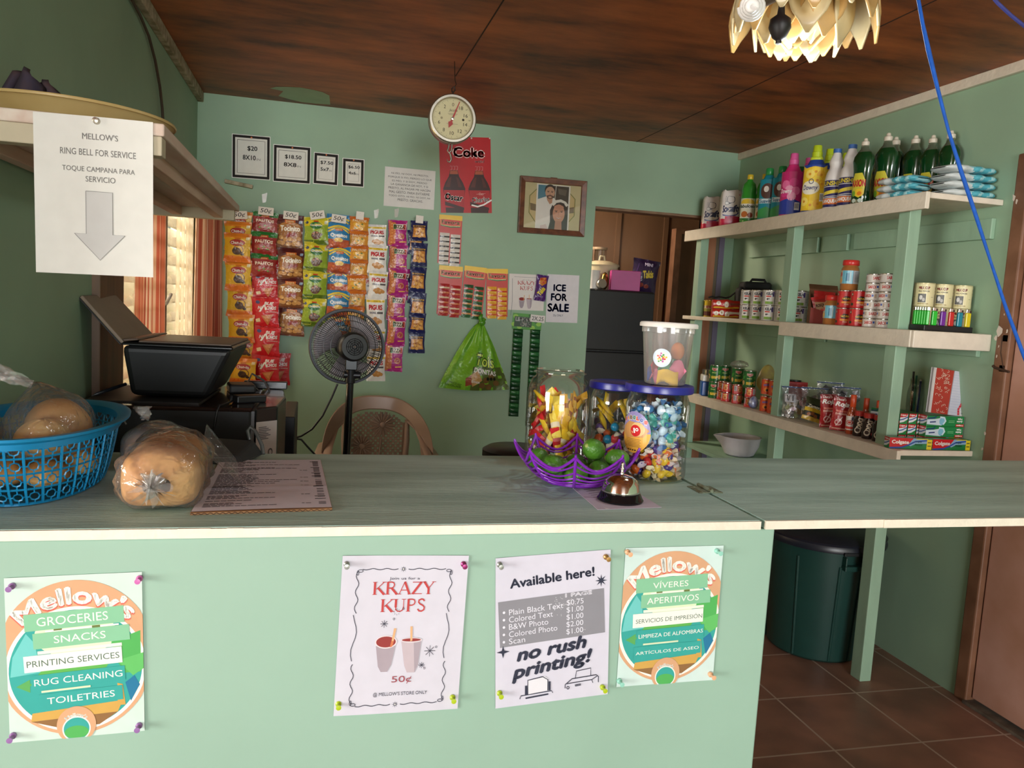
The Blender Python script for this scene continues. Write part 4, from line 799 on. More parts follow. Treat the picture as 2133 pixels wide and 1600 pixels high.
def avail_art():
    a = Art(1.29); ink = C(52, 56, 74); gr = C(140, 140, 148); lt = C(226, 226, 238)
    a.text('Available here!', .12, .125, .86, .19, ink, .03, rot=-.07); a.star(.92, .205, .055, ink, 8, .34)
    a.rect(.03, .275, .955, .58, gr, -.045); rr = random.Random(4)
    for k in range(150):
        u = rr.gauss(.5 if k < 90 else .86, .13 if k < 90 else .05); v = rr.gauss(.34 if k < 90 else .50, .035)
        if .06 < u < .94 and .285 < v < .55: a.poly([(u, v), (u+.006, v), (u+.006, v+.004), (u, v+.004)], C(206, 206, 214), up=False)
    a.L += 1; a.text('1 PAGE', .60, .268, .84, .296, lt, .05, rot=-.045)
    for i, (t, p, w_) in enumerate((('Plain Black Text', '$0.75', .47), ('Colored Text', '$1.00', .38), ('B&W Photo', '$1.00', .34), ('Colored Photo', '$2.00', .42), ('Scan', '$1.00', .14))):
        v = .335+i*.049; a.text(t, .115, v+.008-w_*.01, .115+w_, v+.046-w_*.01, lt, .01, rot=-.045); a.text(p, .615, v-.020, .765, v+.022, lt, .01, rot=-.04); a.ell(.072, v+.028, .011, .009, lt, 10)
    a.star(.065, .625, .055, ink, 4, .3)
    a.text('no rush', .175, .588, .80, .68, ink, .04, .28, rot=-.10); a.text('printing!', .13, .695, .86, .815, ink, .04, .28, rot=-.12)
    a.poly([(.28, .835), (.43, .82), (.46, .84), (.46, .92), (.28, .93)], C(224, 224, 232)); a.line([(.28, .93), (.28, .835), (.41, .822), (.455, .845), (.455, .92)], .008, ink); a.line([(.21, .955), (.22, .935), (.49, .925), (.50, .94)], .007, ink); a.line([(.265, .93), (.265, .87)], .02, ink); a.line([(.47, .92), (.47, .86)], .02, ink); a.line([(.26, .955), (.46, .945)], .012, ink)
    a.line([(.70, .86), (.71, .81), (.84, .80), (.84, .855)], .006, ink); a.line([(.61, .92), (.61, .895), (.67, .86), (.89, .852), (.91, .865), (.91, .905)], .007, ink); a.line([(.62, .89), (.85, .882), (.90, .86)], .006, ink); a.line([(.85, .882), (.86, .905)], .006, ink); a.ring(.635, .918, .014, .011, .006, ink, 12); a.line([(.70, .905), (.75, .902), (.75, .91), (.70, .913), (.70, .905)], .006, ink)
    return a
def curl(amp, k): return lambda u, v: -amp*(v**3)*(.6+.4*sin(u*3+k))-amp*.5*abs(u-.5)**3*4*(1-v)-.0002*(sin(u*9+k)+1)
sheet('poster', ((12, 1204), (300, 1191), (298, 1521), (18, 1547)), YP, mellow_art(['GROCERIES', 'SNACKS', 'PRINTING SERVICES', 'RUG CLEANING', 'TOILETRIES'], False), 'round orange and teal shop poster in English at the far left of the counter', 'poster', 'posters on the counter front', paper=C(204, 226, 216), bend=curl(.002, 0), cuts=(16, 16))
sheet('poster', ((712, 1157), (976, 1157), (953, 1475), (696, 1488)), YP, kups_art(True), 'white poster with two drink cups and a wavy border on the counter', 'poster', 'posters on the counter front', paper=C(210, 209, 222), bend=curl(.006, 1), cuts=(16, 16))
sheet('poster', ((1033, 1163), (1273, 1144), (1264, 1446), (1030, 1474)), YP, avail_art(), 'white price list poster for printing, second from the right on the counter', 'poster', 'posters on the counter front', paper=C(210, 209, 224), bend=curl(.003, 2), cuts=(16, 16))
sheet('poster', ((1300, 1142), (1504, 1136), (1487, 1416), (1286, 1430)), YP, mellow_art(['VÍVERES', 'APERITIVOS', 'SERVICIOS DE IMPRESIÓN', 'LIMPIEZA DE ALFOMBRAS', 'ARTÍCULOS DE ASEO'], True), 'round orange and teal shop poster in Spanish at the right of the counter', 'poster', 'posters on the counter front', paper=C(206, 228, 224), bend=curl(.002, 3), cuts=(16, 16))
PINC = {'purple': C(150, 110, 170), 'pink': C(206, 110, 180), 'silver': C(170, 176, 172), 'magenta': C(160, 60, 120), 'lime': C(176, 200, 40), 'gold': C(190, 150, 90), 'peach': C(232, 180, 140), 'mint': C(150, 214, 196)}
for x, y, cn, wh in ((24, 1222, 'purple', 'top left corner of the English shop poster'), (290, 1206, 'pink', 'top right corner of the English shop poster'), (26, 1534, 'purple', 'bottom left corner of the English shop poster'), (289, 1513, 'purple', 'bottom right corner of the English shop poster'),
                     (722, 1176, 'silver', 'top left corner of the drink cup poster'), (966, 1176, 'magenta', 'top right corner of the drink cup poster'), (705, 1467, 'lime', 'bottom left corner of the drink cup poster'), (943, 1454, 'lime', 'bottom right corner of the drink cup poster'),
                     (1041, 1177, 'silver', 'top left corner of the printing price poster'), (1263, 1161, 'gold', 'top right corner of the printing price poster'), (1041, 1445, 'lime', 'bottom left corner of the printing price poster'), (1256, 1433, 'lime', 'bottom right corner of the printing price poster'),
                     (1308, 1151, 'peach', 'top left corner of the Spanish shop poster'), (1495, 1149, 'mint', 'top right corner of the Spanish shop poster'), (1291, 1420, 'mint', 'bottom left corner of the Spanish shop poster'), (1481, 1406, 'peach', 'bottom right corner of the Spanish shop poster')):
    p = on_y(x, y, YP-.006); o = MB().lathe([(.0045, -.006), (.0052, 0), (.0030, .002), (.0028, .008), (.0042, .011), (.0046, .013), (.0001, .0135)], 12).build('push_pin', mat(cn+'_pin', PINC[cn], .3, .6 if cn in ('silver', 'gold', 'magenta') else 0), smooth=40, loc=p, rot=(pi/2, 0, 0))
    tag(o, '%s push pin at the %s' % (cn, wh), 'push pin', 'push pins on the counter posters')

# ================================================================ on the counter
# blue oval plastic basket with a pierced wall
BLUE = mat('blue_basket_plastic', C(20, 134, 186), .35, var=.05)
bc = Vector((-.495, 1.615, ZT)); bk = empty('plastic_basket', bc); tag(bk, 'bright blue pierced plastic basket holding bagged bread at the left end', 'basket')
BH = .112
def bw(th, t): s = .80+.20*t**.7; return Vector((.124*s*cos(th), .225*s*sin(th), .004+BH*t))
rim = MB(); n = 56
prof = [(-.004, -.012), (.004, -.012), (.006, -.002), (.020, .004), (.021, .009), (.004, .008), (-.004, .002)]
vs = []; fs = []
for k in range(n):
    th = 2*pi*k/n; p = bw(th, 1); d = Vector((cos(th), sin(th), 0)).normalized()
    for a_, z_ in prof: vs.append(p+d*a_+Vector((0, 0, z_)))
m_ = len(prof)
for k in range(n):
    for j in range(m_): fs.append((k*m_+j, k*m_+(j+1) % m_, ((k+1) % n)*m_+(j+1) % m_, ((k+1) % n)*m_+j))
rim.add(vs, fs); rim.build('rim', BLUE, bk, smooth=50)
wb = MB(); NR = 30; NL = 4
for k in range(NR):
    th = 2*pi*k/NR; wb.tube([bw(th, t/5)*1.004 for t in range(6)], .0024, 5)
for j in range(NL+1): wb.tube([bw(2*pi*k/60, j/NL) for k in range(60)], .0018, 4, closed=True)
wb.build('ribs', BLUE, bk, smooth=60)
lt = MB()
for k in range(NR):
    for j in range(NL):
        th0 = 2*pi*(k+.5)/NR; t0 = (j+.5)/NL; ct_ = bw(th0, t0); e1 = (bw(th0+.05, t0)-bw(th0-.05, t0)).normalized(); e2 = (bw(th0, t0+.05)-bw(th0, t0-.05)).normalized()
        hw = (bw(th0+pi/NR, t0)-bw(th0-pi/NR, t0)).length/2; hh = BH/NL/2; r_ = min(hw, hh)*.62
        lt.tube([ct_+e1*r_*cos(q*pi/4)+e2*r_*sin(q*pi/4) for q in range(8)], .0014, 3, closed=True)
        for q in range(4):
            a_ = q*pi/2; lt.tube([ct_+(e1*cos(a_)+e2*sin(a_))*r_, ct_+e1*hw*cos(a_)+e2*hh*sin(a_)], .0013, 3, caps=False)
lt.build('lattice', BLUE, bk)
fb_ = MB(); fb_.grid(lambda u, v: Vector((.100*cos(u*2*pi)*v, .182*sin(u*2*pi)*v, .003)), 32, 3); fb_.build('base', BLUE, bk, solid=.003)
# breads
CRUST = mat('golden_crust', C(222, 174, 108), .55, scale=9, alt=C(190, 130, 72), bump=.25, bscale=30)
CRUSTP = mat('pale_crust', C(232, 192, 124), .6, scale=14, alt=C(214, 164, 92), bump=.2, bscale=40)
BAGF = film('clear_bread_bag', (.985, .985, .98, 1), .03, .12, .06, (.85, .85, .85, 1), .9, 26)
def bun(name, c, rx, ry, rz, seed, m, rot=0, ridge=0):
    r = random.Random(seed); b = MB(); NU, NV = 30, 16; ph = r.uniform(0, 6)
    def fn(u, v):
        th = u*2*pi; f = pi*(v-.5); k = 1+.05*sin(3*th+ph)*cos(f)+.03*sin(5*th+2*f+ph)+(.055*abs(sin(th*ridge*.5+ph)) if ridge else 0)
        z = sin(f); return Vector((rx*cos(f)*cos(th)*k, ry*cos(f)*sin(th)*k, rz*(z if z > 0 else z*.55)*(1+(.04*sin(th*ridge) if ridge else 0))))
    b.grid(fn, NU, NV); o = b.build(name, m, smooth=180); o.location = c; o.rotation_euler = (0, 0, rot); return o
def bag_blob(name, c, rx, ry, rz, seed, parent=None, m=BAGF, top=None, rot=0, amp=.05):
    r = random.Random(seed); ph = [r.uniform(0, 6) for _ in range(5)]; b = MB()
    def fn(u, v):
        th = u*2*pi; f = pi*(v-.5); k = 1+amp*(sin(7*th+ph[0]+3*f)*.5+sin(13*th+ph[1]-5*f)*.35+abs(sin(4*th+ph[2]))*.5)
        z = sin(f); x, y = rx*cos(f)**.8*cos(th)*k, ry*cos(f)**.8*sin(th)*k; zz = rz*(z if z > 0 else z*.6)*(1+.5*amp*sin(9*th+ph[3]))
        if top and z > .75: q = (z-.75)/.25; x, y = x*(1-.6*q)+top[0]*q*.7, y*(1-.6*q)+top[1]*q*.7; zz += top[2]*q
        return Vector((x, y, zz))
    b.grid(fn, 54, 26); o = b.build(name, m, parent, smooth=180)
    if not parent: o.location = c; o.rotation_euler = (0, 0, rot)
    return o
def knot_film(parent, base, d, ln, name='twisted_end', w=.022):
    b = MB(); d = Vector(d).normalized(); s_ = d.cross(Vector((0, 0, 1))) if abs(d.z) < .9 else Vector((1, 0, 0)); s_.normalize(); t_ = d.cross(s_)
    for k in range(9):
        a = k*.7; b.grid(lambda u, v: Vector(base)+d*(ln*v)+(s_*cos(a)+t_*sin(a))*((u-.5)*w*(.25+v*1.1))+s_*(.006*sin(v*7+k))+t_*(.005*cos(v*6+2*k)), 2, 7)
    return b.build(name, film('bunched_film', (.96, .96, .95, 1), .16, .15, .18, (.9, .9, .88, 1)), parent, smooth=60)
MIDZ = ZT+.010
bg1 = bag_blob('bread_bag', (-.466, 1.565, ZT+.105), .070, .118, .078, 5, top=(-.03, 0, .012), amp=.035); tag(bg1, 'knotted clear bag of round buns heaped in the blue basket', 'bread bag')
knot_film(bg1, (-.025, -.01, .088), (-.85, -.2, .35), .075)
for i, (x, y, z, rx, rz, m_, rg, lb) in enumerate(((-.466, 1.608, 1.183, .056, .058, CRUST, 0, 'tall brown bun at right in the knotted bag'), (-.458, 1.508, 1.176, .045, .042, CRUSTP, 9, 'pale ridged shell bun at the front of the knotted bag'))):
    tag(bun('bun', (x, y, z), rx, rx*.95, rz, i+3, m_, i, rg), lb, 'bread', 'buns in the blue basket')
bg2 = bag_blob('bread_bag', (-.566, 1.53, ZT+.104), .025, .075, .050, 9); tag(bg2, 'clear bag of buns cut off by the left edge of the picture', 'bread bag')
for i, (x, y, z) in enumerate(((-.568, 1.502, 1.172), (-.568, 1.556, 1.176))): tag(bun('bun', (x, y, z), .021, .024, .024, i+13, CRUST, i), ['brown bun low in the leftmost bag', 'brown bun higher in the leftmost bag'][i], 'bread', 'buns in the leftmost bag')
for i, (x, y) in enumerate(((-.455, 1.505), (-.435, 1.60), (-.47, 1.72), (-.515, 1.62), (-.525, 1.515))): tag(bun('bun', (x, y, ZT+.036), .036, .042, .030, i+23, CRUSTP if i % 2 else CRUST, i), 'bun low in the blue basket, seen through its pierced wall', 'bread', 'buns low in the basket')
# loaf
lf = empty('loaf_of_bread', (-.256, 1.50, ZT+.0055), (0, 0, .03)); tag(lf, 'golden pan loaf in a clear knotted bag beside the price list', 'bread')
def loaf_mesh(w, h, ln, g=0.0, dome=.22, seed=0):
    b = MB(); NU = 40; NV = 22
    def fn(u, v):
        a = 2*pi*u; cx, sz = cos(a), sin(a); e = .42; x = math.copysign(abs(cx)**e, cx); z = math.copysign(abs(sz)**e, sz)
        y = 2*v-1; k = (1-abs(y)**7)**.45 if abs(y) < 1 else 0
        zz = z*.5+.5; zz = zz*(1+dome*(cos(x*1.35)-.35)*(zz > .5)); bul = 1+.07*sin(pi*min(1, zz))+.01*sin(y*9+seed)
        return Vector((x*(w/2+g)*bul*(.35+.65*k), y*(ln/2+g), (zz-.0)*(h*.84+g)*(.25+.75*k)+(1-k)*h*.3-(g*.2)))
    b.grid(fn, NU, NV); return b
loaf_mesh(.118, .108, .235).build('loaf', CRUST, lf, smooth=180)
bgm = loaf_mesh(.118, .108, .235, .007, .24, 2); rr = random.Random(8)
bgm.v = [v+Vector((.0035*sin(v.z*130+v.y*70)+.003*sin(v.y*160+v.x*50), .004*sin(v.x*110+v.z*60), .0035*sin(v.x*140+v.y*90))) for v in bgm.v]
bgm.build('plastic_bag', BAGF, lf, smooth=180)
knot_film(lf, (-.004, -.118, .052), (0.05, -1, -.25), .03, 'knotted_end', .05)
fl2 = MB(); fl2.grid(lambda u, v: Vector((.055+.075*u*(1-.3*v), .06+.13*(v-.5), .085*(1-u*.8)-.01*sin(v*6)+.02*v)), 8, 8); fl2.build('loose_film', BAGF, lf, smooth=180)
lf2 = empty('loaf_of_bread', (-.335, 1.79, ZT+.005), (0, 0, -.05)); tag(lf2, 'brown loaf in a cloudy bag behind the blue basket, partly hidden', 'bread')
loaf_mesh(.085, .075, .15).build('loaf', mat('dark_crust', C(150, 104, 66), .6, scale=8, alt=C(118, 78, 48)), lf2, smooth=180)
loaf_mesh(.085, .082, .155, .005, .2, 5).build('plastic_bag', film('cloudy_bag', (.9, .9, .9, 1), .06, .15, .15, (.7, .7, .7, 1), .6, 26), lf2, smooth=180)
knot_film(lf2, (-.02, .02, .085), (-.2, 0, 1), .03, 'knotted_end')
# cardboard price list
P4 = [on_z(x, y, ZT) for x, y in ((396, 1074), (692, 1064), (668, 962), (458, 963))]; cen = sum(P4, Vector())/4
cb_ = empty('price_list', (cen.x, cen.y, ZT)); tag(cb_, 'white printed price list glued on corrugated cardboard lying on the counter', 'price list')
rel4 = [p-cen for p in P4]
def bil(u, v, z): p = (rel4[3]*(1-u)+rel4[2]*u)*(1-v)+(rel4[0]*(1-u)+rel4[1]*u)*v; return Vector((p.x, p.y, z))
CARD = mat('corrugated_cardboard', C(176, 132, 88), .8, scale=30, alt=C(150, 108, 70))
cm = MB(); cm.add([bil(u, v, z) for z in (.0004, .0042) for u, v in ((0, 1), (1, 1), (1, 0), (0, 0))], [(0, 1, 2, 3), (4, 7, 6, 5), (0, 4, 5, 1), (1, 5, 6, 2), (2, 6, 7, 3), (3, 7, 4, 0)]); cm.build('cardboard', CARD, cb_)
fm = MB(); fm.tube([bil(i/120, 1, .0023+.0012*sin(i*.8*pi/2))+Vector((0, -.0008, 0)) for i in range(121)], .0006, 4); fm.build('flutes', mat('dark_flutes', C(70, 48, 34), .9), cb_)
bend2 = lambda u, v: .0048+.0010*abs(sin(v*5)*sin(u*3))+.0016*max(0, 1-abs(v-.62)*28)
b = MB(); b.col = C(222, 218, 230); b.grid(lambda u, v: bil(u*.994+.003, v*.985, bend2(u, v)), 20, 40); b.build('printed_sheet', PAPER, cb_, smooth=180)
a = Art(1.75); rr = random.Random(11); v = .05; gi = C(96, 92, 102)
while v < .95:
    if rr.random() < .12: v += .022
    u = .06; e = rr.choice([.25, .35, .4, .3, .55, .75 if rr.random() < .4 else .35])
    while u < e:
        w_ = rr.uniform(.02, .06); a.rect(u, v, u+w_, v+.0075, gi); u += w_+.008
    if rr.random() < .85: a.rect(.91, v, .965, v+.0075, gi)
    if rr.random() < .16: a.rect(.78, v, .80, v+.008, gi); a.rect(.81, v, .85, v+.008, gi)
    v += .0165
for v in (.055, .20, .33, .40, .62, .80, .845): a.rect(.885, v, .97, v+.009, C(24, 24, 28), -.02)
a.text('Adult Table Foods', .06, .585, .28, .605, C(50, 48, 56), .02); a.text('Home Party Special', .05, .03, .25, .045, C(60, 58, 66), .01)
a.build('printed_lines', lambda u, v, L: bil(u*.994+.003, v*.985, bend2(u, v)+.0004), PAPER, cb_, cuts=(6, 24))
# flat black tray with a wire handle
tr = empty('tray', (-.195, 1.815, ZT+.0005)); tag(tr, 'flat black tray with a grey loop handle on the counter behind the loaf', 'tray')
tb = MB(); tb.add([(-.075, -.035, .0), (.045, -.035, .0), (.085, .055, .004), (-.075, .075, .004), (-.075, -.03, .022), (.03, -.02, .018), (.06, .07, .036), (-.075, .08, .042)], [(0, 1, 2, 3), (4, 7, 6, 5), (0, 4, 5, 1), (1, 5, 6, 2), (2, 6, 7, 3), (3, 7, 4, 0)])
BLK = mat('black_plastic', C(30, 31, 33), .4, var=.1); tb.build('tray_body', mat('matt_black_tray', C(46, 50, 50), .6), tr, bevel=.006)
MB().tube([(.082, .05, .006), (.078, .06, .025), (.062, .075, .055), (.050, .082, .064), (.044, .08, .055), (.050, .076, .035)], .0045, 8).build('handle', mat('grey_wire', C(92, 98, 96), .35, .5), tr, smooth=80)
# call bell on its paper
P4 = [on_z(x, y, ZT) for x, y in ((1193, 1018), (1292, 1006), (1378, 1058), (1245, 1063))]; cen = sum(P4, Vector())/4
b = MB(); b.col = C(204, 196, 212); b.add([p-cen+Vector((0, 0, .0006)) for p in P4]+[p-cen+Vector((0, 0, .0012)) for p in P4], [(0, 3, 2, 1), (4, 5, 6, 7), (0, 1, 5, 4), (1, 2, 6, 5), (2, 3, 7, 6), (3, 0, 4, 7)])
pp_ = b.build('paper_note', PAPER, loc=(cen.x, cen.y, ZT)); tag(pp_, 'small lilac-white printed paper lying under the call bell', 'paper')
q_ = [p-cen for p in P4]; mp4 = lambda u, v, L: Vector((*((q_[0]*(1-u)+q_[1]*u)*(1-v)+(q_[3]*(1-u)+q_[2]*u)*v).xy, .0016))
a = Art(.7)
for k in range(6): a.rect(.16, .12+k*.09, .16+.12+.05*(k % 3), .14+k*.09, C(140, 132, 146))
a.poly([(.12, .93), (.2, .99), (.13, 1.0)], C(240, 238, 242)); a.build('print', mp4, PAPER, pp_)
bp_ = on_z(1287, 1040, ZT); bl = empty('call_bell', (bp_.x, bp_.y-.012, ZT+.0018)); tag(bl, 'chrome call bell with a black base at the front of the counter', 'bell')
CHR = mat('chrome', C(226, 222, 212), .08, 1.0, var=.02); HB = .83
MB().lathe([(.046, 0), (.047, .003), (.045, .005), (.040, .016), (.036, .018), (.01, .018)], 40).build('base', mat('gloss_black_enamel', C(16, 17, 20), .12), bl, smooth=50)
MB().lathe([(.0385, .0175), (.0395, .019), (.0385, .022), (.0365, .032), (.031, .042), (.022, .049), (.011, .0525), (.0045, .0535)], 44).build('dome', CHR, bl, smooth=60)
MB().lathe([(.004, .052), (.0042, .056), (.003, .058), (.003, .062), (.0045, .063), (.0045, .066), (.003, .067), (.003, .072), (.004, .073), (.004, .076), (.0001, .078)], 14).build('button', CHR, bl, smooth=40)
# purple web bowl of limes
PUR = mat('purple_plastic', C(122, 40, 172), .3, var=.05)
wc = on_z(1206, 985, ZT); wc = Vector((.557, 1.608, ZT)); wbw = empty('web_bowl', wc, (0, 0, -.335)); tag(wbw, 'purple plastic spider-web bowl full of limes', 'bowl')
def web(th, t): r = .032+.105*t**.75; return Vector((r*cos(th), r*sin(th), .003+.082*t**1.9))
NW = 8; w_b = MB()
for k in range(NW):
    th = 2*pi*k/NW; w_b.tube([web(th, t/10)*1.0+Vector((0, 0, .004*(t == 10))) for t in range(11)], [.0034]*8+[.0036, .0034, .0026], 7)
w_b.tube([web(2*pi*k/24, 0) for k in range(24)], .003, 6, closed=True); w_b.build('radial_ribs', PUR, wbw, smooth=60)
wr_ = MB()
for j, t in enumerate((.12, .24, .36, .48, .60, .72, .86, .985)):
    for k in range(NW):
        pts = []
        for q in range(9):
            f = q/8; th = 2*pi*(k+f)/NW; sg = .22*sin(pi*f)*t if t > .9 else .16*sin(pi*f)*t; pts.append(web(th, max(.02, t-sg)))
        wr_.tube(pts, .0031 if t > .9 else .0021, 6, caps=False)
wr_.build('web_threads', PUR, wbw, smooth=60)
LIME = mat('lime_skin', C(84, 138, 40), .35, scale=20, alt=C(58, 104, 32), bump=.25, bscale=160); LIMT = mat('lime_tip', C(140, 156, 76), .5)
lb = MB(); lb.lathe([(.0001, -.027), (.005, -.0265), (.012, -.0225), (.019, -.014), (.0215, 0), (.019, .014), (.012, .022), (.006, .0255), (.004, .0265), (.0001, .0268)], 20); LP = lb.build('lime', LIME, smooth=180)
MB().lathe([(.004, .0262), (.0045, .0268), (.003, .0285), (.0001, .029)], 8).build('stem_end', LIMT, LP, smooth=50); LPr = Proto(LP)
LM = [[-.075, .0, .05, 1.0, 'at the left edge of the bowl'], [-.06, -.045, .042, 1.0, 'at the front left of the bowl'], [-.018, -.055, .034, 1.05, 'low at the front, left of the middle rib'], [.032, -.052, .036, 1.1, 'low at the front, right of the middle rib'], [-.010, .000, .070, 1.05, 'in the middle, below the topmost lime'], [.040, -.005, .082, 1.1, 'topmost on the heap'], [.075, -.025, .05, 1.0, 'at the front right of the bowl'], [.078, .025, .055, 1.0, 'at the right edge of the bowl'], [.02, .055, .045, 1.0, 'at the back of the bowl'], [-.04, .05, .045, 1.0, 'at the back left of the bowl'], [.0, .0, .022, .95, 'at the bottom of the bowl']]
for _ in range(300):
    for i in range(len(LM)):
        for k in range(i):
            d = Vector(LM[i][:3])-Vector(LM[k][:3]); need = .0262*(LM[i][3]+LM[k][3]); L_ = max(d.length, 1e-4)
            if L_ < need:
                d *= (need-L_)/L_*.5
                for q in range(3): LM[i][q] += d[q]; LM[k][q] -= d[q]
        x, y, z, s_ = LM[i][:4]; rl = .0275*s_; z = max(z-.0004, rl+.004); rad = math.hypot(x, y)
        t_ = (max(0, z-.62*rl-.003)/.082)**(1/1.9); mx_ = .032+.105*min(1, t_)**.75-.80*rl
        if rad > mx_: x, y = x*mx_/rad, y*mx_/rad; z += .0008
        LM[i][:3] = [x, y, z]
rr = random.Random(3)
for x, y, z, s_, lb_ in LM: LPr.put(wc+Vector((x, y, z)), (rr.uniform(1, 2.2), rr.uniform(-.6, .6), rr.uniform(0, 6)), 'green lime %s' % lb_, 'lime', 'limes in the purple bowl', s_)
# candy jars
JAR = film('clear_jar_plastic', (.965, .97, .965, 1), .045, .05)
def jar(name, c, R, hh, neck, label, lid):
    j = empty(name, c); tag(j, label, 'candy jar', 'candy jars on the counter')
    pr = [(R*.90, .002), (R*.97, .004), (R, .012), (R, .02), (R*.985, .05), (R*.985, hh*.70), (R, hh*.74), (R, hh*.78), (R*.95, hh*.84), (R*.88, hh*.90), (neck, hh*.935), (neck, hh*.96), (neck*1.04, hh*.965), (neck*1.04, hh*.98), (neck, hh*.985), (neck, hh)]
    if not lid: pr = [(R*.90, .002), (R*.97, .004), (R, .012), (R*1.0, hh*.72), (R*.98, hh*.80), (R*.90, hh*.89), (neck, hh*.93), (neck*.98, hh*.955), (neck*1.09, hh*.965), (neck*1.09, hh*.972), (neck*.98, hh*.98), (neck, hh), (neck*.96, hh)]
    MB().lathe(pr, 48, caps=False).build('jar_body', JAR, j, smooth=40)
    MB().lathe([(.001, .0035), (R*.90, .002)], 48, caps=False).build('jar_base', JAR, j, smooth=40)
    if lid: MB().lathe([(neck*1.10, hh-.016), (neck*1.13, hh-.014), (neck*1.13, hh-.004), (neck*1.11, hh+.001), (neck*1.02, hh+.002), (neck*.95, hh+.0005), (.001, hh+.0005)], 48).build('lid', mat('blue_lid', C(34, 36, 132), .3), j, smooth=40)
    return j
J1 = Vector((.577, 1.823, ZT)); J2 = Vector((.730, 1.828, ZT)); J3 = Vector((.773, 1.676, ZT))
jar('candy_jar', J1, .0765, .232, .059, 'large open candy jar of yellow and red candy, leftmost of three', False)
jar('candy_jar', J2, .0655, .205, .062, 'blue-lidded candy jar half hidden behind the other two jars', True)
j3 = jar('candy_jar', J3, .0745, .218, .070, 'blue-lidded candy jar full of wrapped candy, supporting a plastic tub', True)
a = Art(1.25); a.ell(.5, .5, .5, .5, C(236, 176, 70), 40)
a.poly([(.5+.5*cos(t*pi/20), .5+.5*sin(t*pi/20)) for t in range(20, 41)], C(150, 140, 190)); a.poly([(.05, .40), (.3, .25), (.7, .27), (.96, .42), (.8, .6), (.2, .66), (.02, .55)], C(206, 150, 90)); a.ell(.62, .42, .22, .17, C(226, 190, 130)); a.ell(.55, .46, .17, .14, C(204, 40, 44)); a.line([(.50, .40), (.53, .52)], .05, WHITE); a.ring(.60, .43, .05, .04, .025, WHITE, 14)
for k, (ch, c) in enumerate((('K', C(220, 60, 50)), ('A', C(240, 150, 40)), ('B', C(120, 90, 60)), ('O', C(60, 150, 80)), ('L', C(230, 90, 50)), ('O', C(60, 110, 180)), ('-', C(220, 60, 50)))):
    u = .08+.12*k; v = .20-.10*sin(pi*(k+.5)/7); a.text(ch, u-.008, v-.008, u+.108, v+.112, WHITE, .07); a.text(ch, u, v, u+.10, v+.10, c, .05, up=True)
for k in range(6): a.rect(.22, .66+k*.035, .75-.03*(k % 2), .672+k*.035, C(150, 110, 60))
for q in range(4): a.ell(.36+q*.08, .93, .025, .018, C(40, 36, 36), 8)
a.build('label', lambda u, v, L: (lambda an: Vector(((.0745+.0006+.0002*L)*sin(an), -(.0745+.0006+.0002*L)*cos(an), .158-.095*v)))((u-.5)*1.15-.72), GLOSSY, j3, cuts=(10, 6))
j3.rotation_euler = (0, 0, face_cam(J3))
def candy_mesh(kind, c1, c2, name):
    b = MB(); r_ = random.Random(name)
    if kind == 'twist':
        b.col = c1; b.lathe([(.0001, -.010), (.005, -.008), (.0072, -.003), (.0072, .003), (.005, .008), (.0001, .010)], 9, col=c1)
        for s in (-1, 1):
            vs = [(0, 0, s*.008)]+[(.0085*cos(q), .0055*sin(q), s*(.017+.002*(i % 2))) for i, q in enumerate([k*pi/4 for k in range(8)])]
            b.add(vs, [(0, i+1, (i+1) % 8+1) for i in range(8)], c2)
    elif kind == 'bar':
        f = bag_surface(.022, .062, .012, hash(name) % 50 if False else len(name)); b.grid(lambda u, v: f(u, v, -1), 6, 10, colfn=lambda u, v: c2 if .35 < v < .62 else c1); b.grid(lambda u, v: f(u, v, 1), 6, 10, col=c1)
    else:
        b.ball((0, 0, 0), .0085, 12, 8, col=c1); b.add([(0, 0, .008)]+[(.009*cos(k*pi/4), .009*sin(k*pi/4), .017) for k in range(8)], [(0, i+1, (i+1) % 8+1) for i in range(8)], c2)
    return Proto(b.build(name, FOIL, smooth=60))
def fill(c, R, z0, z1, protos, n, grp, where, seed, edge=.75, up=False, sz=1.0):
    r = random.Random(seed); placed = []
    for i in range(n):
        for _ in range(60):
            an = r.uniform(0, 2*pi); rr_ = R*math.sqrt(r.uniform(edge**2, 1)) if r.random() < .85 else R*math.sqrt(r.random()); z = r.uniform(z0, z1)
            p = Vector((rr_*cos(an), rr_*sin(an), z)); dm = .0155*sz
            if all((p-q).length > dm for q in placed): break
        placed.append(p); pr, nm = protos[r.randrange(len(protos))]
        rot = (r.uniform(0, pi), r.uniform(-.6, .6), r.uniform(0, 6)) if not up else (r.uniform(-.9, .9), r.uniform(-.9, .9), an+pi/2)
        pr.put(c+p, rot, '%s %s' % (nm, where), 'candy', '%s %s' % (nm, where), r.uniform(.9, 1.1)*(1.3 if sz < 1.2 else 1))
yl, rd_, wh_ = C(236, 200, 50), C(214, 44, 50), C(236, 226, 200)
bars = [(candy_mesh('bar', yl, C(226, 180, 50), 'candy'), 'yellow wrapped candy bar'), (candy_mesh('bar', C(240, 216, 90), wh_, 'candy'), 'pale yellow candy bar with a white band'), (candy_mesh('bar', rd_, C(226, 120, 120), 'candy'), 'red wrapped candy bar'), (candy_mesh('bar', C(220, 170, 50), C(150, 80, 40), 'candy'), 'golden candy bar with brown lettering')]
fill(J1, .047, .034, .162, bars, 74, '', 'in the open jar', 5, .8, True, 1.25)
balls = [(candy_mesh('ball', c, wh_, 'candy'), n_) for c, n_ in ((C(206, 60, 60), 'red'), (C(30, 130, 170), 'blue'), (C(40, 130, 70), 'green'), (C(226, 110, 60), 'orange'), (C(110, 90, 150), 'violet'))]
fill(J2, .044, .018, .100, [(p_, n_+' ball candy in clear wrap') for p_, n_ in balls], 34, '', 'in the jar behind', 6, .8)
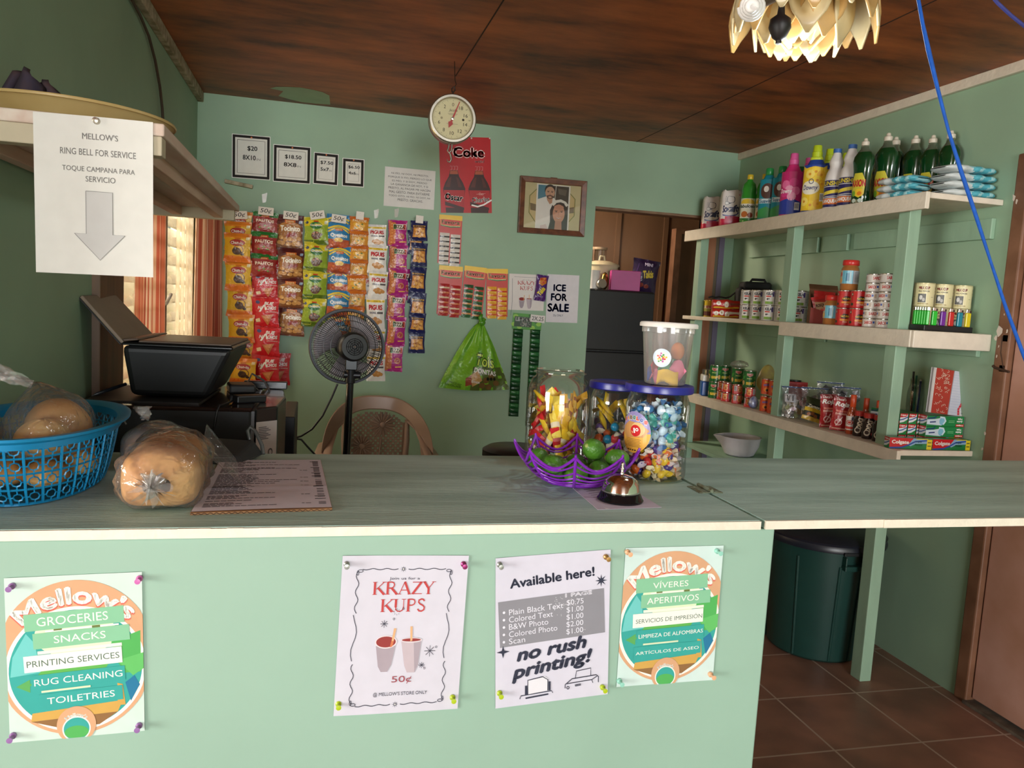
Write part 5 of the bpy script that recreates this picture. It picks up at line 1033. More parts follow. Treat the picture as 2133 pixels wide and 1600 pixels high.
fill(J2, .034, .105, .150, [(bars[0][0], 'yellow candy bar')], 7, '', 'at the top of the jar behind', 16, .6, True, 1.4)
tw = [(candy_mesh('twist', c1, c2, 'candy'), n_) for c1, c2, n_ in ((C(240, 200, 40), C(244, 236, 200), 'yellow twist candy'), (C(230, 110, 40), C(240, 220, 190), 'orange twist candy'), (C(70, 50, 130), C(230, 220, 230), 'violet twist candy'), (C(206, 50, 50), C(240, 230, 220), 'red twist candy'))]
fill(J3, .047, .014, .085, tw, 120, '', 'in the lower half of the front jar', 7, .82)
tb2 = [(candy_mesh('twist', c1, c2, 'candy'), n_) for c1, c2, n_ in ((C(190, 216, 232), C(60, 120, 180), 'pale blue twist candy'), (C(60, 130, 190), C(220, 232, 240), 'blue twist candy'), (C(70, 170, 160), C(210, 236, 236), 'teal twist candy'))]
fill(J3, .047, .092, .165, tb2, 92, '', 'in the upper half of the front jar', 8, .82)
# clear tub on the front jar
dt = Vector((J3.x+.012, J3.y, ZT+.2195)); dl_ = empty('plastic_tub', dt); tag(dl_, 'cloudy plastic tub of coloured paper slips on the front jar', 'tub')
CLD = film('cloudy_tub_plastic', (.95, .95, .95, 1), .05, .12, .16, (.88, .86, .84, 1))
MB().lathe([(.001, .0015), (.044, .001), (.047, .004), (.058, .118), (.0605, .119), (.061, .136)], 44, caps=False).build('tub_body', CLD, dl_, smooth=40)
MB().lathe([(.0605, .132), (.0665, .132), (.0665, .139), (.064, .142), (.060, .1425), (.0575, .138), (.001, .138)], 44).build('lid', mat('translucent_white_lid', C(226, 222, 214), .4), dl_, smooth=40)
a = Art(1.0); a.ell(.5, .5, .5, .5, C(206, 220, 236), 30); a.ell(.5, .5, .38, .38, C(230, 230, 226), 26)
for k in range(16): a.ell(.5+.22*cos(k*2.4)*(k/16+.3), .5+.2*sin(k*2.4)*(k/16+.3), .055, .05, (C(220, 60, 50), C(240, 190, 50), C(70, 150, 70), C(180, 80, 160))[k % 4], 8)
a.build('sticker', lambda u, v, L: (lambda an, r: Vector((r*sin(an), -r*cos(an), .084-.042*v)))((u-.5)*.80-.2, .0526+.0003+.00015*L+(.5-v)*.0036), GLOSSY, dl_, cuts=(6, 4)); dl_.rotation_euler = (0, 0, face_cam(dt))
rr = random.Random(9)
for i, (cn, c, x, y, z, w_, h_, rx) in enumerate((('yellow', C(240, 196, 40), .006, -.030, .010, .05, .035, .3), ('red', C(200, 50, 70), -.018, -.022, .034, .04, .02, -.4), ('green', C(50, 140, 90), .0, -.02, .028, .04, .025, .2), ('pink', C(232, 130, 160), .026, -.020, .026, .035, .04, .5), ('blue', C(50, 80, 160), -.03, -.012, .012, .025, .03, .2), ('orange', C(236, 140, 60), -.012, .012, .05, .03, .022, 1.), ('pink', C(230, 120, 150), -.022, -.020, .012, .02, .025, .3))):
    b = MB(); b.col = c; b.grid(lambda u, v: Vector(((u-.5)*w_, .006*sin(u*4+i)*cos(v*3), (v-.5)*h_+.006*sin(u*5))), 5, 4)
    M = Matrix.Rotation(face_cam(dt), 3, 'Z') @ Vector((x, y, z+.008)); o = b.build('paper_slip', PAPER, smooth=180, solid=.0012, loc=dt+M, rot=(rx, rr.uniform(-.6, .6), rr.uniform(-.5, .5)))
    tag(o, 'folded %s paper slip in the plastic tub, %s' % (cn, ['at the front', 'upper left', 'in the middle', 'at the right', 'at the left', 'at the back', 'low at left'][i]), 'paper slip', 'paper slips in the tub')
M = Matrix.Rotation(face_cam(dt), 3, 'Z') @ Vector((.024, -.006, .078)); b = MB(); b.col = C(206, 120, 70); b.ball((0, 0, 0), .016, 14, 9, sc=(1, .9, 1.3)); tag(b.build('rubber_ball', PAPER, smooth=180, loc=dt+M), 'orange rubber lump high in the plastic tub', 'ball')
M = Matrix.Rotation(face_cam(dt), 3, 'Z') @ Vector((.014, -.020, .052)); b = MB(); b.col = C(50, 110, 80); b.lathe([(.005, 0), (.006, .001), (.006, .008), (.005, .009)], 12); tag(b.build('bottle_cap', GLOSSY, smooth=40, loc=dt+M), 'small green cap in the plastic tub', 'bottle cap')
# ================================================================ behind the counter
# compact fridge standing sideways, its door to the right
FY0, FY1, FZ = 2.30, 2.80, 1.13
fg = empty('mini_fridge', (-.38, 2.55, 0)); tag(fg, 'black compact fridge standing sideways behind the counter under the printer', 'fridge')
GBK = mat('gloss_black_steel', C(20, 22, 25), .28, var=.1, coat=.3)
MB().box(-.235, .205, -.25, .25, .02, FZ-.006).build('cabinet', mat('black_fridge_side', C(26, 27, 28), .5), fg, bevel=.006)
MB().box(-.238, .208, -.253, .253, FZ-.012, FZ).build('top_panel', mat('glossy_dark_top', C(44, 28, 22), .12), fg, bevel=.004)
MB().box(.205, .214, -.245, .245, .06, FZ-.01).build('door_gasket', mat('grey_gasket', C(126, 128, 134), .5), fg)
dd = MB(); dd.add([(.216, -.252, .05), (.216, .252, .05), (.275, .20, .05), (.29, 0, .05), (.275, -.20, .05), (.216, -.252, FZ), (.216, .252, FZ), (.275, .20, FZ), (.29, 0, FZ), (.275, -.20, FZ)], [(0, 4, 3, 2, 1), (5, 6, 7, 8, 9), (0, 5, 9, 4), (4, 9, 8, 3), (3, 8, 7, 2), (2, 7, 6, 1), (1, 6, 5, 0)])
dr = dd.build('door', GBK, fg, bevel=.006)
a = Art(3.0); a.rect(0, 0, 1, 1, C(206, 196, 192))
for k in range(7): a.rect(.12, .36+k*.033, .42+k*.06, .36+k*.033+.024, (C(50, 140, 70), C(110, 170, 60), C(190, 196, 60), C(226, 200, 60), C(226, 160, 50), C(214, 110, 50), C(200, 60, 50))[k])
for k in range(16): a.rect(.12, .05+k*.016 if k < 8 else .60+k*.022, .5+.3*((k*7) % 3)/3, .058+k*.016 if k < 8 else .608+k*.022, C(110, 106, 110))
a.ring(.72, .3, .1, .035, .03, C(80, 80, 84), 14)
a.build('energy_label', lambda u, v, L: Vector((.216+.060*(u*.9+.06), -.2535-.0004*L+.051*(u*.9+.06)-.001, 1.09-.30*v)), PAPER, dr)
a = Art(1.0); a.poly([(.3, 0), (.7, .1), (.5, .5), (.9, .9), (.6, 1), (.2, .6)], C(150, 146, 140)); a.build('scuff', lambda u, v, L: Vector((-.12+.012*(u-.5), -.2536, 1.088+.022*(.5-v))), PAPER, fg)
# printer
PZ = FZ+.004
pr_ = empty('printer', (-.375, 2.58, FZ), (0, 0, -.06)); tag(pr_, 'black inkjet printer with its paper flap raised, on the compact fridge', 'printer')
PB = mat('printer_black', C(30, 31, 32), .45, var=.06); PT = mat('printer_taupe_lid', C(98, 80, 68), .4, scale=6)
def frustum(b, z0, z1, q0, q1):
    b.add([(q0[0], q0[2], z0), (q0[1], q0[2], z0), (q0[1], q0[3], z0), (q0[0], q0[3], z0), (q1[0], q1[2], z1), (q1[1], q1[2], z1), (q1[1], q1[3], z1), (q1[0], q1[3], z1)], [(0, 3, 2, 1), (4, 5, 6, 7), (0, 1, 5, 4), (1, 2, 6, 5), (2, 3, 7, 6), (3, 0, 4, 7)])
b = MB(); frustum(b, .004, .150, (-.135, .075, -.15, .15), (-.155, .145, -.17, .18)); b.build('printer_body', PB, pr_, bevel=.018, seg=3)
b = MB(); frustum(b, .151, .160, (-.155, .150, -.172, .182), (-.150, .146, -.168, .178)); b.build('scanner_rim', mat('black_gloss_rim', C(18, 18, 19), .25), pr_, bevel=.004)
b = MB(); frustum(b, .1605, .166, (-.11, .143, -.165, .175), (-.108, .141, -.163, .173)); ld = b.build('scanner_lid', PT, pr_, bevel=.002)
a = Art(1); a.ring(.5, .5, .5, .5, .08, C(170, 160, 150), 20); a.text('hp', .28, .25, .72, .8, C(170, 160, 150), .02, .3); a.build('maker_badge', lambda u, v, L: Vector((.055+.022*(u-.5), .045-.022*(v-.5)*1, .1664)), PAPER, ld)
b = MB(); b.add([(-.150, -.165, .160), (-.11, -.165, .166), (-.11, .175, .166), (-.150, .175, .160), (-.153, -.165, .168), (-.115, -.165, .172), (-.115, .175, .172), (-.153, .175, .168)], [(0, 3, 2, 1), (4, 5, 6, 7), (0, 1, 5, 4), (1, 2, 6, 5), (2, 3, 7, 6), (3, 0, 4, 7)]); b.build('hinge_cover', PT, pr_, bevel=.003)
FL = on_y(190, 620, 2.46)-Vector((-.375, 2.58, FZ)); b = MB()
p0, p1 = Vector((-.148, 0, .160)), Vector((-.262, 0, .285)); d = (p1-p0).normalized(); nx = Vector((-d.z, 0, d.x))*.010
vs = []
for q in (p0, p1):
    for yy in (-.165, .165):
        for sg in (0, 1): vs.append(q+nx*sg+Vector((0, yy*(1 if q is p0 else .92), 0)))
b.add(vs, [(0, 1, 3, 2), (4, 6, 7, 5), (0, 4, 5, 1), (2, 3, 7, 6), (0, 2, 6, 4), (1, 5, 7, 3)]); fo = b.build('paper_flap', mat('flap_taupe', C(140, 122, 106), .5), pr_, bevel=.003)
b = MB(); vs2 = [v+nx*1.05 for v in vs]; b.add([vs[1]+nx*.02, vs[3]+nx*.02, vs[7]+nx*.02, vs[5]+nx*.02, vs[1]+nx*.35, vs[3]+nx*.35, vs[7]+nx*.35, vs[5]+nx*.35], [(0, 1, 2, 3), (4, 7, 6, 5), (0, 4, 5, 1), (1, 5, 6, 2), (2, 6, 7, 3), (3, 7, 4, 0)]); b.build('flap_back', PB, pr_)
mtt = MB().box(-.20, .10, -.2, .16, 0, .004); mo = mtt.build('mat_sheet', mat('dark_folder', C(34, 30, 28), .5), loc=(-.41, 2.55, FZ), rot=(0, 0, -.05)); tag(mo, 'thin dark folder lying under the printer', 'folder')
pr_.location.z = FZ+.004
# things on top of the fridge
tag(MB().box(-.045, .045, -.02, .02, 0, .022).build('power_adapter', BLK, loc=(-.19, 2.42, FZ), rot=(0, 0, .5), bevel=.004), 'small black power brick at the right of the printer', 'power adapter')
tag(MB().box(-.05, .03, -.05, .05, 0, .028).build('speaker_box', BLK, loc=(-.225, 2.66, FZ), rot=(0, .0, .2), bevel=.006), 'dark box among the cables beside the printer', 'box')
tag(MB().box(-.07, .07, -.012, .012, 0, .026).build('router', GBK, loc=(-.165, 2.765, FZ), bevel=.003), 'slim black box at the back edge of the fridge top', 'router')
tag(MB().tube([(-.232, 2.41, FZ+.006), (-.245, 2.34, FZ+.006), (-.26, 2.295, FZ+.006), (-.265, 2.290, FZ-.01), (-.272, 2.289, FZ-.06), (-.29, 2.289, FZ-.14), (-.31, 2.288, FZ-.22)], .003, 6).build('cable', BLK, smooth=60), 'thin black cable hanging down the side of the compact fridge', 'cable')
tag(MB().tube([(-.15, 2.70, FZ+.004), (-.17, 2.74, FZ+.03), (-.21, 2.76, FZ+.05), (-.22, 2.72, FZ+.025), (-.18, 2.66, FZ+.004)], .0035, 6).build('cable', mat('grey_cable', C(86, 84, 82), .5), smooth=60), 'grey cable looped by the snack bags on the fridge top', 'cable')
a_, b_ = on_y(192, 836, 2.45), on_y(262, 800, 2.55); a_.z = FZ+.004
tag(MB().tube([a_, a_+(b_-a_)*.12, a_+(b_-a_)*.14, b_+Vector((0, 0, .0))], [.001, .004, .005, .005], 8).build('pen', mat('dark_pen', C(40, 46, 56), .3), smooth=40), 'dark pen leaning on the printer at the left', 'pen')
# black panel behind the fridge
c0 = on_y(604, 900, 3.0); bpn = empty('dark_board', (c0.x, 3.0, 0)); tag(bpn, 'narrow black upright panel between the compact fridge and the chair', 'panel')
MB().box(-.022, .022, -.2, .2, .0, on_y(604, 851, 3.0).z).build('panel', mat('blue_black_panel', C(26, 28, 36), .4), bpn, bevel=.004)
MB().box(-.045, .045, -.2, .2, 0, .02).build('foot', BLK, bpn)
# low black stool whose seat just shows over the counter edge
q = on_y(1076, 931, 2.75); so_ = empty('stool', (q.x, 2.75, 0)); tag(so_, 'low black stool just showing over the counter, left of the candy jars', 'stool')
MB().lathe([(.001, q.z-.05), (.11, q.z-.05), (.125, q.z-.035), (.125, q.z-.012), (.105, q.z), (.001, q.z+.002)], 36).build('seat', BLK, so_, smooth=40)
for k in range(4): an = k*pi/2+.6; MB().tube([(.08*cos(an), .08*sin(an), q.z-.05), (.12*cos(an), .12*sin(an), 0)], .012, 8).build('leg', BLK, so_, smooth=50)
# plastic armchair
TAU = mat('taupe_chair_plastic', C(150, 126, 110), .32, var=.04)
ch = empty('armchair', (.318, 4.0, 0)); tag(ch, 'taupe plastic armchair with a pierced flower back against the rear wall', 'chair')
NB = 30
def arch(t, r_, w_):   # outline of the back hoop, t 0..1 from left arm to right arm
    a = pi*(1-t); return Vector((w_*cos(a)*(1 if abs(cos(a)) < .9 else 1), 0, 0)), a
hoop = MB(); W2 = .285
pts_o = []; pts_i = []
for k in range(NB+1):
    a = pi-pi*k/NB; xo = W2*math.copysign(abs(cos(a))**.8, cos(a)); zo = .60+.335*abs(sin(a))**.72
    xi = (W2-.055)*math.copysign(abs(cos(a))**.8, cos(a)); zi = .60+.262*abs(sin(a))**.75
    yb = .19+.10*(zo-.62); pts_o.append((xo, yb-.20*(abs(xo)/W2)**3, zo)); pts_i.append((xi, yb-.012-.20*(abs(xi)/W2)**3, zi))
n = NB+1
vs = [Vector(p) for p in pts_o]+[Vector(p) for p in pts_i]+[Vector(p)+Vector((0, -.022, 0)) for p in pts_o]+[Vector(p)+Vector((0, -.022, 0)) for p in pts_i]; fs = []
for k in range(NB): fs += [(k, k+1, n+k+1, n+k), (2*n+k, 3*n+k, 3*n+k+1, 2*n+k+1), (k, 2*n+k, 2*n+k+1, k+1), (n+k, n+k+1, 3*n+k+1, 3*n+k)]
fs += [(0, n, 3*n, 2*n), (NB, 2*n+NB, 3*n+NB, n+NB)]
hoop.add(vs, fs); hoop.build('back_hoop', TAU, ch, smooth=50, bevel=.006)
bk_ = MB()
def inside(x, z): return abs(x) < .155-.10*max(0, .55-z) and z < .60+.245*max(0, 1-(abs(x)/.24)**2.2)**.6
G = .0135
ix = int(.16/G)
for i in range(-ix, ix+1):
    for k in range(int(.45/G), int(.86/G)):
        x, z = i*G, k*G
        if not inside(x, z): continue
        fl = (((x-.035)**2+(z-.775)**2) < .055**2) or (((x+.07)**2+(z-.66)**2) < .05**2) or abs(x) > .135
        y = .215+.10*(z-.62)
        if fl or (i+k) % 2 == 0: bk_.box(x-G/2, x+G/2, y-.016, y-.008, z-G/2, z+G/2)
        else:
            bk_.box(x-G/2, x+G/2, y-.015, y-.009, z-G/2, z-G*.26).box(x-G/2, x-G*.26, y-.015, y-.009, z-G/2, z+G/2)
bk_.build('pierced_back', TAU, ch)
fw_ = MB()
for cx_, cz_, R_ in ((.035, .775, .075), (-.07, .66, .06)):
    for k in range(18):
        q = 2*pi*k/18; y = .195+.10*(cz_-.62); fw_.tube([(cx_+.015*cos(q), y+.002, cz_+.015*sin(q)), (cx_+R_*.6*cos(q), y-.003, cz_+R_*.6*sin(q)), (cx_+R_*cos(q), y+.004, cz_+R_*sin(q))], [.003, .005, .002], 5)
    fw_.ball((cx_, .192+.10*(cz_-.62), cz_), .016, 12, 6, sc=(1, .4, 1))
fw_.tube([(.03, .2, .70), (.02, .19, .62), (.03, .18, .52)], .005, 6); fw_.build('flower_relief', TAU, ch, smooth=60)
for s in (-1, 1):
    sdp = MB()
    sdp.tube([(s*.165, .20, .81), (s*.165, .185, .70), (s*.155, .17, .56), (s*.15, .15, .45)], [.012, .016, .017, .018], 8)
    sdp.tube([(s*.17, .185, .80), (s*.215, .12, .77), (s*.245, .03, .69), (s*.26, -.12, .645), (s*.26, -.2, .63)], [.012, .02, .022, .024, .022], 10, flat=.5)
    sdp.build('back_support', TAU, ch, smooth=60)
for s in (-1, 1):
    am = MB(); am.tube([(s*.268, .14, .68), (s*.283, .03, .655), (s*.285, -.12, .645), (s*.272, -.26, .628), (s*.255, -.30, .60)], [.030, .033, .033, .032, .02], 12, flat=.42); am.build('armrest', TAU, ch, smooth=60)
st_ = MB(); st_.grid(lambda u, v: Vector(((u-.5)*(.46-.05*v), -.27+.46*v, .42-.03*sin(pi*u)*sin(pi*v)-.02*v)), 16, 14); st_.build('seat', TAU, ch, smooth=180, solid=.012)
for sx_ in (-1, 1):
    for sy_ in (-1, 1):
        lg = MB(); lg.tube([(sx_*.235, sy_*.22-.03, .635 if sy_ < 0 else .42), (sx_*.245, sy_*.235-.03, .3), (sx_*.26, sy_*.26-.02, 0)], [.026, .026, .022], 8, flat=.6); lg.build('leg', TAU, ch, smooth=50)
# pedestal fan, seen from behind
fn_c = on_y(725, 722, 3.42); fan = empty('pedestal_fan', (fn_c.x+.012, 3.42, 0)); tag(fan, 'black pedestal fan seen from behind in front of the snack strips', 'fan')
FR = .157; fz = fn_c.z; FB = mat('fan_black', C(28, 29, 31), .38, var=.08)
tlt = Matrix.Translation((-.012, 0, fz)) @ Matrix.Rotation(-.06, 4, 'X') @ Matrix.Rotation(.16, 4, 'Z')
def TV(x, y, z): return tlt @ Vector((x, y, z))
gr = MB()
for R_, y_, w_ in ((.05, -.050, .0016), (.082, -.046, .0015), (.110, -.036, .0015), (.133, -.020, .0015), (.149, .0, .0016)):
    gr.tube([TV(R_*cos(q*pi/24), y_, R_*sin(q*pi/24)) for q in range(48)], w_, 5, closed=True)
for k in range(96):
    q = 2*pi*k/96; c_, s_ = cos(q), sin(q); gr.tube([TV(R_*c_, y_, R_*s_) for R_, y_ in ((.048, -.050), (.096, -.044), (.129, -.026), (.150, .002), (FR-.002, .018))], .00115, 4, caps=False)
gr.build('rear_grille', FB, fan, smooth=60)
g2 = MB()
for R_, y_ in ((.04, .085), (.09, .08), (.128, .062)): g2.tube([TV(R_*cos(q*pi/20), y_, R_*sin(q*pi/20)) for q in range(40)], .0013, 4, closed=True)
for k in range(60):
    q = 2*pi*k/60; g2.tube([TV(R_*cos(q), y_, R_*sin(q)) for R_, y_ in ((.03, .086), (.09, .08), (.132, .058), (FR-.002, .024))], .001, 4, caps=False)
g2.lathe([(.001, -.004), (.03, -.003), (.03, .003), (.001, .004)], 20, M=tlt @ Matrix.Translation((0, .086, 0)) @ Matrix.Rotation(pi/2, 4, 'X')); g2.build('front_grille', FB, fan, smooth=60)
rg = MB(); rg.lathe([(FR-.005, -.012), (FR+.004, -.012), (FR+.006, 0), (FR+.004, .012), (FR-.005, .012), (FR-.007, 0), (FR-.005, -.012)], 64, caps=False, M=tlt @ Matrix.Translation((0, .02, 0)) @ Matrix.Rotation(pi/2, 4, 'X')); rg.build('grille_ring', mat('fan_ring_slate', C(52, 54, 66), .4), fan, smooth=60)
for k in range(3):
    b = MB(); q0 = 2*pi*k/3+.5
    b.grid(lambda u, v: TV((.03+.108*u)*cos(q0+(v-.5)*(1.25+.3*u)+.25*u), .040+.035*(v-.5), (.03+.108*u)*sin(q0+(v-.5)*(1.25+.3*u)+.25*u)), 8, 8); b.build('blade', mat('grey_violet_blade', C(176, 168, 172), .4), fan, smooth=180, solid=.002)
hb = MB(); hb.lathe([(.001, -.02), (.028, -.018), (.030, .02), (.001, .024)], 24, M=tlt @ Matrix.Translation((0, .04, 0)) @ Matrix.Rotation(pi/2, 4, 'X')); hb.build('blade_hub', MATS['grey_violet_blade'], fan, smooth=40)
mt = MB(); mt.lathe([(.050, -.052), (.060, -.06), (.062, -.10), (.060, -.125), (.052, -.135), (.001, -.136)], 32, M=tlt @ Matrix.Rotation(-pi/2, 4, 'X') @ Matrix.Scale(-1, 4, (0, 0, 1)) @ Matrix.Scale(1, 4, (0, 0, 1)) if False else tlt @ Matrix.Rotation(-pi/2, 4, 'X'))
mt.build('motor_housing', FB, fan, smooth=50)
vt = MB()
for R_ in (.010, .018, .026, .034): vt.tube([TV(R_*cos(q*pi/14), -.1375, R_*sin(q*pi/14)) for q in range(28)], .0012, 4, closed=True)
for k in range(8): q = k*pi/4; vt.tube([TV(.006*cos(q), -.1375, .006*sin(q)), TV(.036*cos(q), -.137, .036*sin(q))], .001, 4)
vt.build('motor_vents', mat('fan_dark', C(10, 10, 11), .6), fan)
MB().lathe([(.003, 0), (.003, .004), (.0001, .005)], 8, M=tlt @ Matrix.Translation((0, -.1365, 0)) @ Matrix.Rotation(pi/2, 4, 'X')).build('screw', CHR, fan)
tk = MB().tube([TV(-.02, -.085, .045), TV(-.02, -.085, .075)], .004, 8).lathe([(.006, 0), (.006, .012), (.001, .013)], 10, M=tlt @ Matrix.Translation((-.02, -.085, .07))); tk.build('oscillation_knob', FB, fan, smooth=40)
nk = MB(); nk.box(-.024, .024, -.115, -.055, fz-.090, fz-.045).tube([(0, -.07, fz-.06), (0, -.06, fz-.15)], .020, 14).tube([(-.03, -.065, fz-.115), (.042, -.065, fz-.115)], .015, 14); nk.build('neck', FB, fan, smooth=40, bevel=.003)
MB().tube([(0, -.06, fz-.13), (-.005, -.05, .75), (-.008, -.045, .42)], .0155, 16).build('pole', mat('fan_pole_black', C(20, 20, 22), .2, coat=.4), fan, smooth=60)
MB().tube([(-.008, -.045, .44), (-.01, -.04, .05)], .021, 16).build('lower_pole', FB, fan, smooth=60)
MB().lathe([(.001, 0), (.16, 0), (.16, .012), (.13, .03), (.04, .045), (.025, .08), (.001, .08)], 40, (-.01, -.04, 0)).build('base', FB, fan, smooth=50)
cbp = [on_y(x, y, 3.47) for x, y in ((703, 800), (690, 830), (672, 866), (650, 894), (628, 908), (608, 914))]
tag(MB().tube(cbp+[on_y(596, 915, 3.3), Vector((-.08, 3.22, .78))], .0045, 7).build('fan_cord', FB, smooth=60), 'black fan cord running from the grille to the dark panel', 'cord')
tag(MB().tube([on_y(x, y, 3.5) for x, y in ((606, 912), (628, 916), (640, 930), (657, 948), (662, 990))], .0045, 7).build('cord', FB, smooth=60), 'black cord dropping behind the counter left of the chair', 'cord')
# green wheeled bin under the flap
bn = empty('trash_bin', (2.236, 3.0, 0)); tag(bn, 'large dark green plastic trash bin with a black lid under the flap', 'trash bin')
BG = mat('dark_green_bin', C(26, 62, 56), .35, var=.06)
MB().lathe([(.001, .002), (.195, .002), (.205, .012), (.232, .40), (.240, .50), (.246, .505), (.246, .53), (.001, .53)], 48).build('bin_body', BG, bn, smooth=40)
rb_ = MB()
for q in (-.35, .35):
    an = -pi/2-.08+q*.62; rb_.tube([(.206*cos(an), .206*sin(an), .015), (.238*cos(an), .238*sin(an), .44)], .006, 6)
for an in (-2.6, -.6, .2, 1.0, 1.8, 2.7): rb_.tube([(.206*cos(an), .206*sin(an), .015), (.238*cos(an), .238*sin(an), .46)], .005, 6)
rb_.build('ribs', BG, bn, smooth=60)
hnd = MB(); an = -pi/2-.08
M = Matrix.Rotation(an+pi/2, 4, 'Z'); hnd.box(-.048, .048, -.262, -.225, .43, .452, M=M).box(-.048, -.040, -.262, -.225, .452, .49, M=M).box(.040, .048, -.262, -.225, .452, .49, M=M); hnd.build('handle', BG, bn, bevel=.003)
MB().lathe([(.253, .50), (.262, .503), (.264, .515), (.258, .53), (.262, .54), (.24, .553), (.20, .565), (.10, .575), (.001, .578)], 48).build('lid', mat('black_bin_lid', C(30, 32, 42), .35), bn, smooth=40)
MB().box(-.06, .02, -.268, -.25, .498, .512, M=M).build('lid_catch', BLK, bn, bevel=.002)
# white basin at the back
wbx = Vector((2.352, 3.97, .6812)); wb2 = empty('wash_basin', wbx, (0, 0, 2.6)); tag(wb2, 'white plastic basin with a pouring lip behind the counter at right', 'basin')
pr2 = [(.001, .004), (.075, .003), (.082, .006), (.106, .055), (.112, .098), (.118, .104), (.119, .1075), (.110, .107), (.106, .095), (.098, .05), (.078, .010), (.001, .008)]
b = MB(); b.lathe(pr2, 40)
for i, v in enumerate(b.v):
    if v.z > .09 and v.x > .085: v.x += .03*max(0, 1-(v.y/.035)**2); v.z -= .006*max(0, 1-(v.y/.03)**2)
b.build('basin', mat('white_basin_plastic', C(206, 200, 206), .35), wb2, smooth=40)
MB().lathe([(.001, .0), (.07, 0), (.07, .004), (.001, .004)], 24).build('foot_ring', MATS['white_basin_plastic'], wb2)

# ================================================================ hanging things
# dial scale
sc_ = on_y(941, 250, 3.45); sp = empty('hanging_scale', sc_, (0, 0, face_cam(sc_)+.12)); tag(sp, 'round red hanging scale with a cream dial and an empty hook', 'scale')
SRED = mat('worn_red_enamel', C(160, 40, 38), .4, scale=18, alt=C(120, 34, 30)); ZINC = mat('worn_zinc', C(190, 184, 170), .3, .85, scale=30, var=.12)
RY = Matrix.Rotation(pi/2, 4, 'X')
MB().lathe([(.001, -.06), (.085, -.06), (.096, -.052), (.099, -.03), (.099, .028), (.096, .03)], 48, M=RY, caps=False).build('scale_case', SRED, sp, smooth=40)
MB().lathe([(.084, .026), (.089, .034), (.098, .034), (.1025, .028), (.1025, .012), (.099, .008)], 56, M=RY, caps=False).build('bezel_ring', ZINC, sp, smooth=50)
b = MB(); b.col = C(222, 214, 176); b.lathe([(.001, .022), (.088, .022)], 48, M=RY, caps=False); dlp = b.build('dial_plate', PAPER, sp)
a = Art(1.0); ink = C(40, 38, 36)
for k in range(80):
    q = 2*pi*k/80; r0 = .455 if k % 4 else .42; a.line([(.5+r0*sin(q), .5-r0*cos(q)), (.5+.48*sin(q), .5-.48*cos(q))], .004, ink, up=False)
for k, t in enumerate(('0', '2', '4', '6', '8', '10', '12', '14', '16', '18')):
    q = -2*pi*k/10; u, v = .5+.345*sin(q), .5-.345*cos(q); wd = .05 if len(t) == 1 else .10; a.text(t, u-wd/2, v-.042, u+wd/2, v+.042, ink, .012)
for k, t in ((6, '13'), (7, '15'), (8, '17')): q = -2*pi*(k+.5)/10; a.text(t, .5+.425*sin(q)-.022, .5-.425*cos(q)-.016, .5+.425*sin(q)+.022, .5-.425*cos(q)+.016, ink)
a.text('Jacobs', .40, .26, .62, .34, ink, .01, .35); a.rect(.38, .375, .62, .382, C(120, 116, 100)); a.rect(.40, .40, .60, .406, C(120, 116, 100)); a.rect(.36, .62, .64, .626, C(120, 116, 100))
a.ell(.23, .5, .03, .03, C(170, 160, 130)); a.ell(.77, .5, .03, .03, C(60, 54, 46)); a.build('dial_print', lambda u, v, L: Vector(((u-.5)*.172, -.0222-.00012*L, (.5-v)*.172)), PAPER, sp)
nd = MB(); q = .36; M = Matrix.Rotation(q, 4, 'Y') @ Matrix.Translation((0, -.027, 0))
nd.add([M @ Vector(p) for p in ((-.0016, 0, .078), (.0016, 0, .078), (.004, 0, 0), (.004, 0, -.012), (.011, 0, -.02), (.0, 0, -.042), (-.011, 0, -.02), (-.004, 0, -.012), (-.004, 0, 0))], [(0, 1, 2, 3, 4, 5, 6, 7, 8)]); nd.build('needle', mat('needle_red', C(176, 30, 30), .4), sp, solid=.0012)
MB().lathe([(.001, .034), (.006, .033), (.007, .026), (.006, .024)], 14, M=RY).build('pivot', ZINC, sp, smooth=40)
MB().lathe([(.001, .030), (.084, .030)], 40, M=RY, caps=False).build('dial_glass', film('dial_glass', (.99, .98, .95, 1), .02, .03), sp)
hk = MB(); hk.tube([(-.006, 0, -.098), (-.008, 0, -.115), (-.012, 0, -.13), (-.006, 0, -.14), (.004, 0, -.13), (.006, 0, -.115), (.006, 0, -.098)], .0035, 8)
hk.tube([(-.004, 0, -.135), (.003, 0, -.15), (.006, 0, -.165), (.0, 0, -.178), (-.008, 0, -.176), (-.012, 0, -.166)], [.004, .004, .0042, .004, .003, .0015], 8); hk.build('hook', mat('old_zinc_hook', C(140, 134, 122), .4, .8), sp, smooth=60)
up_ = MB(); zz = ZC-sc_.z
up_.tube([(0, 0, .098), (.0, 0, .115), (.008, 0, .125), (.004, 0, .14), (-.006, 0, .13), (-.004, 0, .115)], .003, 7).tube([(.004, 0, .138), (.012, 0, .15), (.006, 0, .165), (.0, .0, zz)], .0018, 6); up_.build('hanging_wire', mat('dark_wire', C(52, 44, 38), .5, .6), sp, smooth=60)
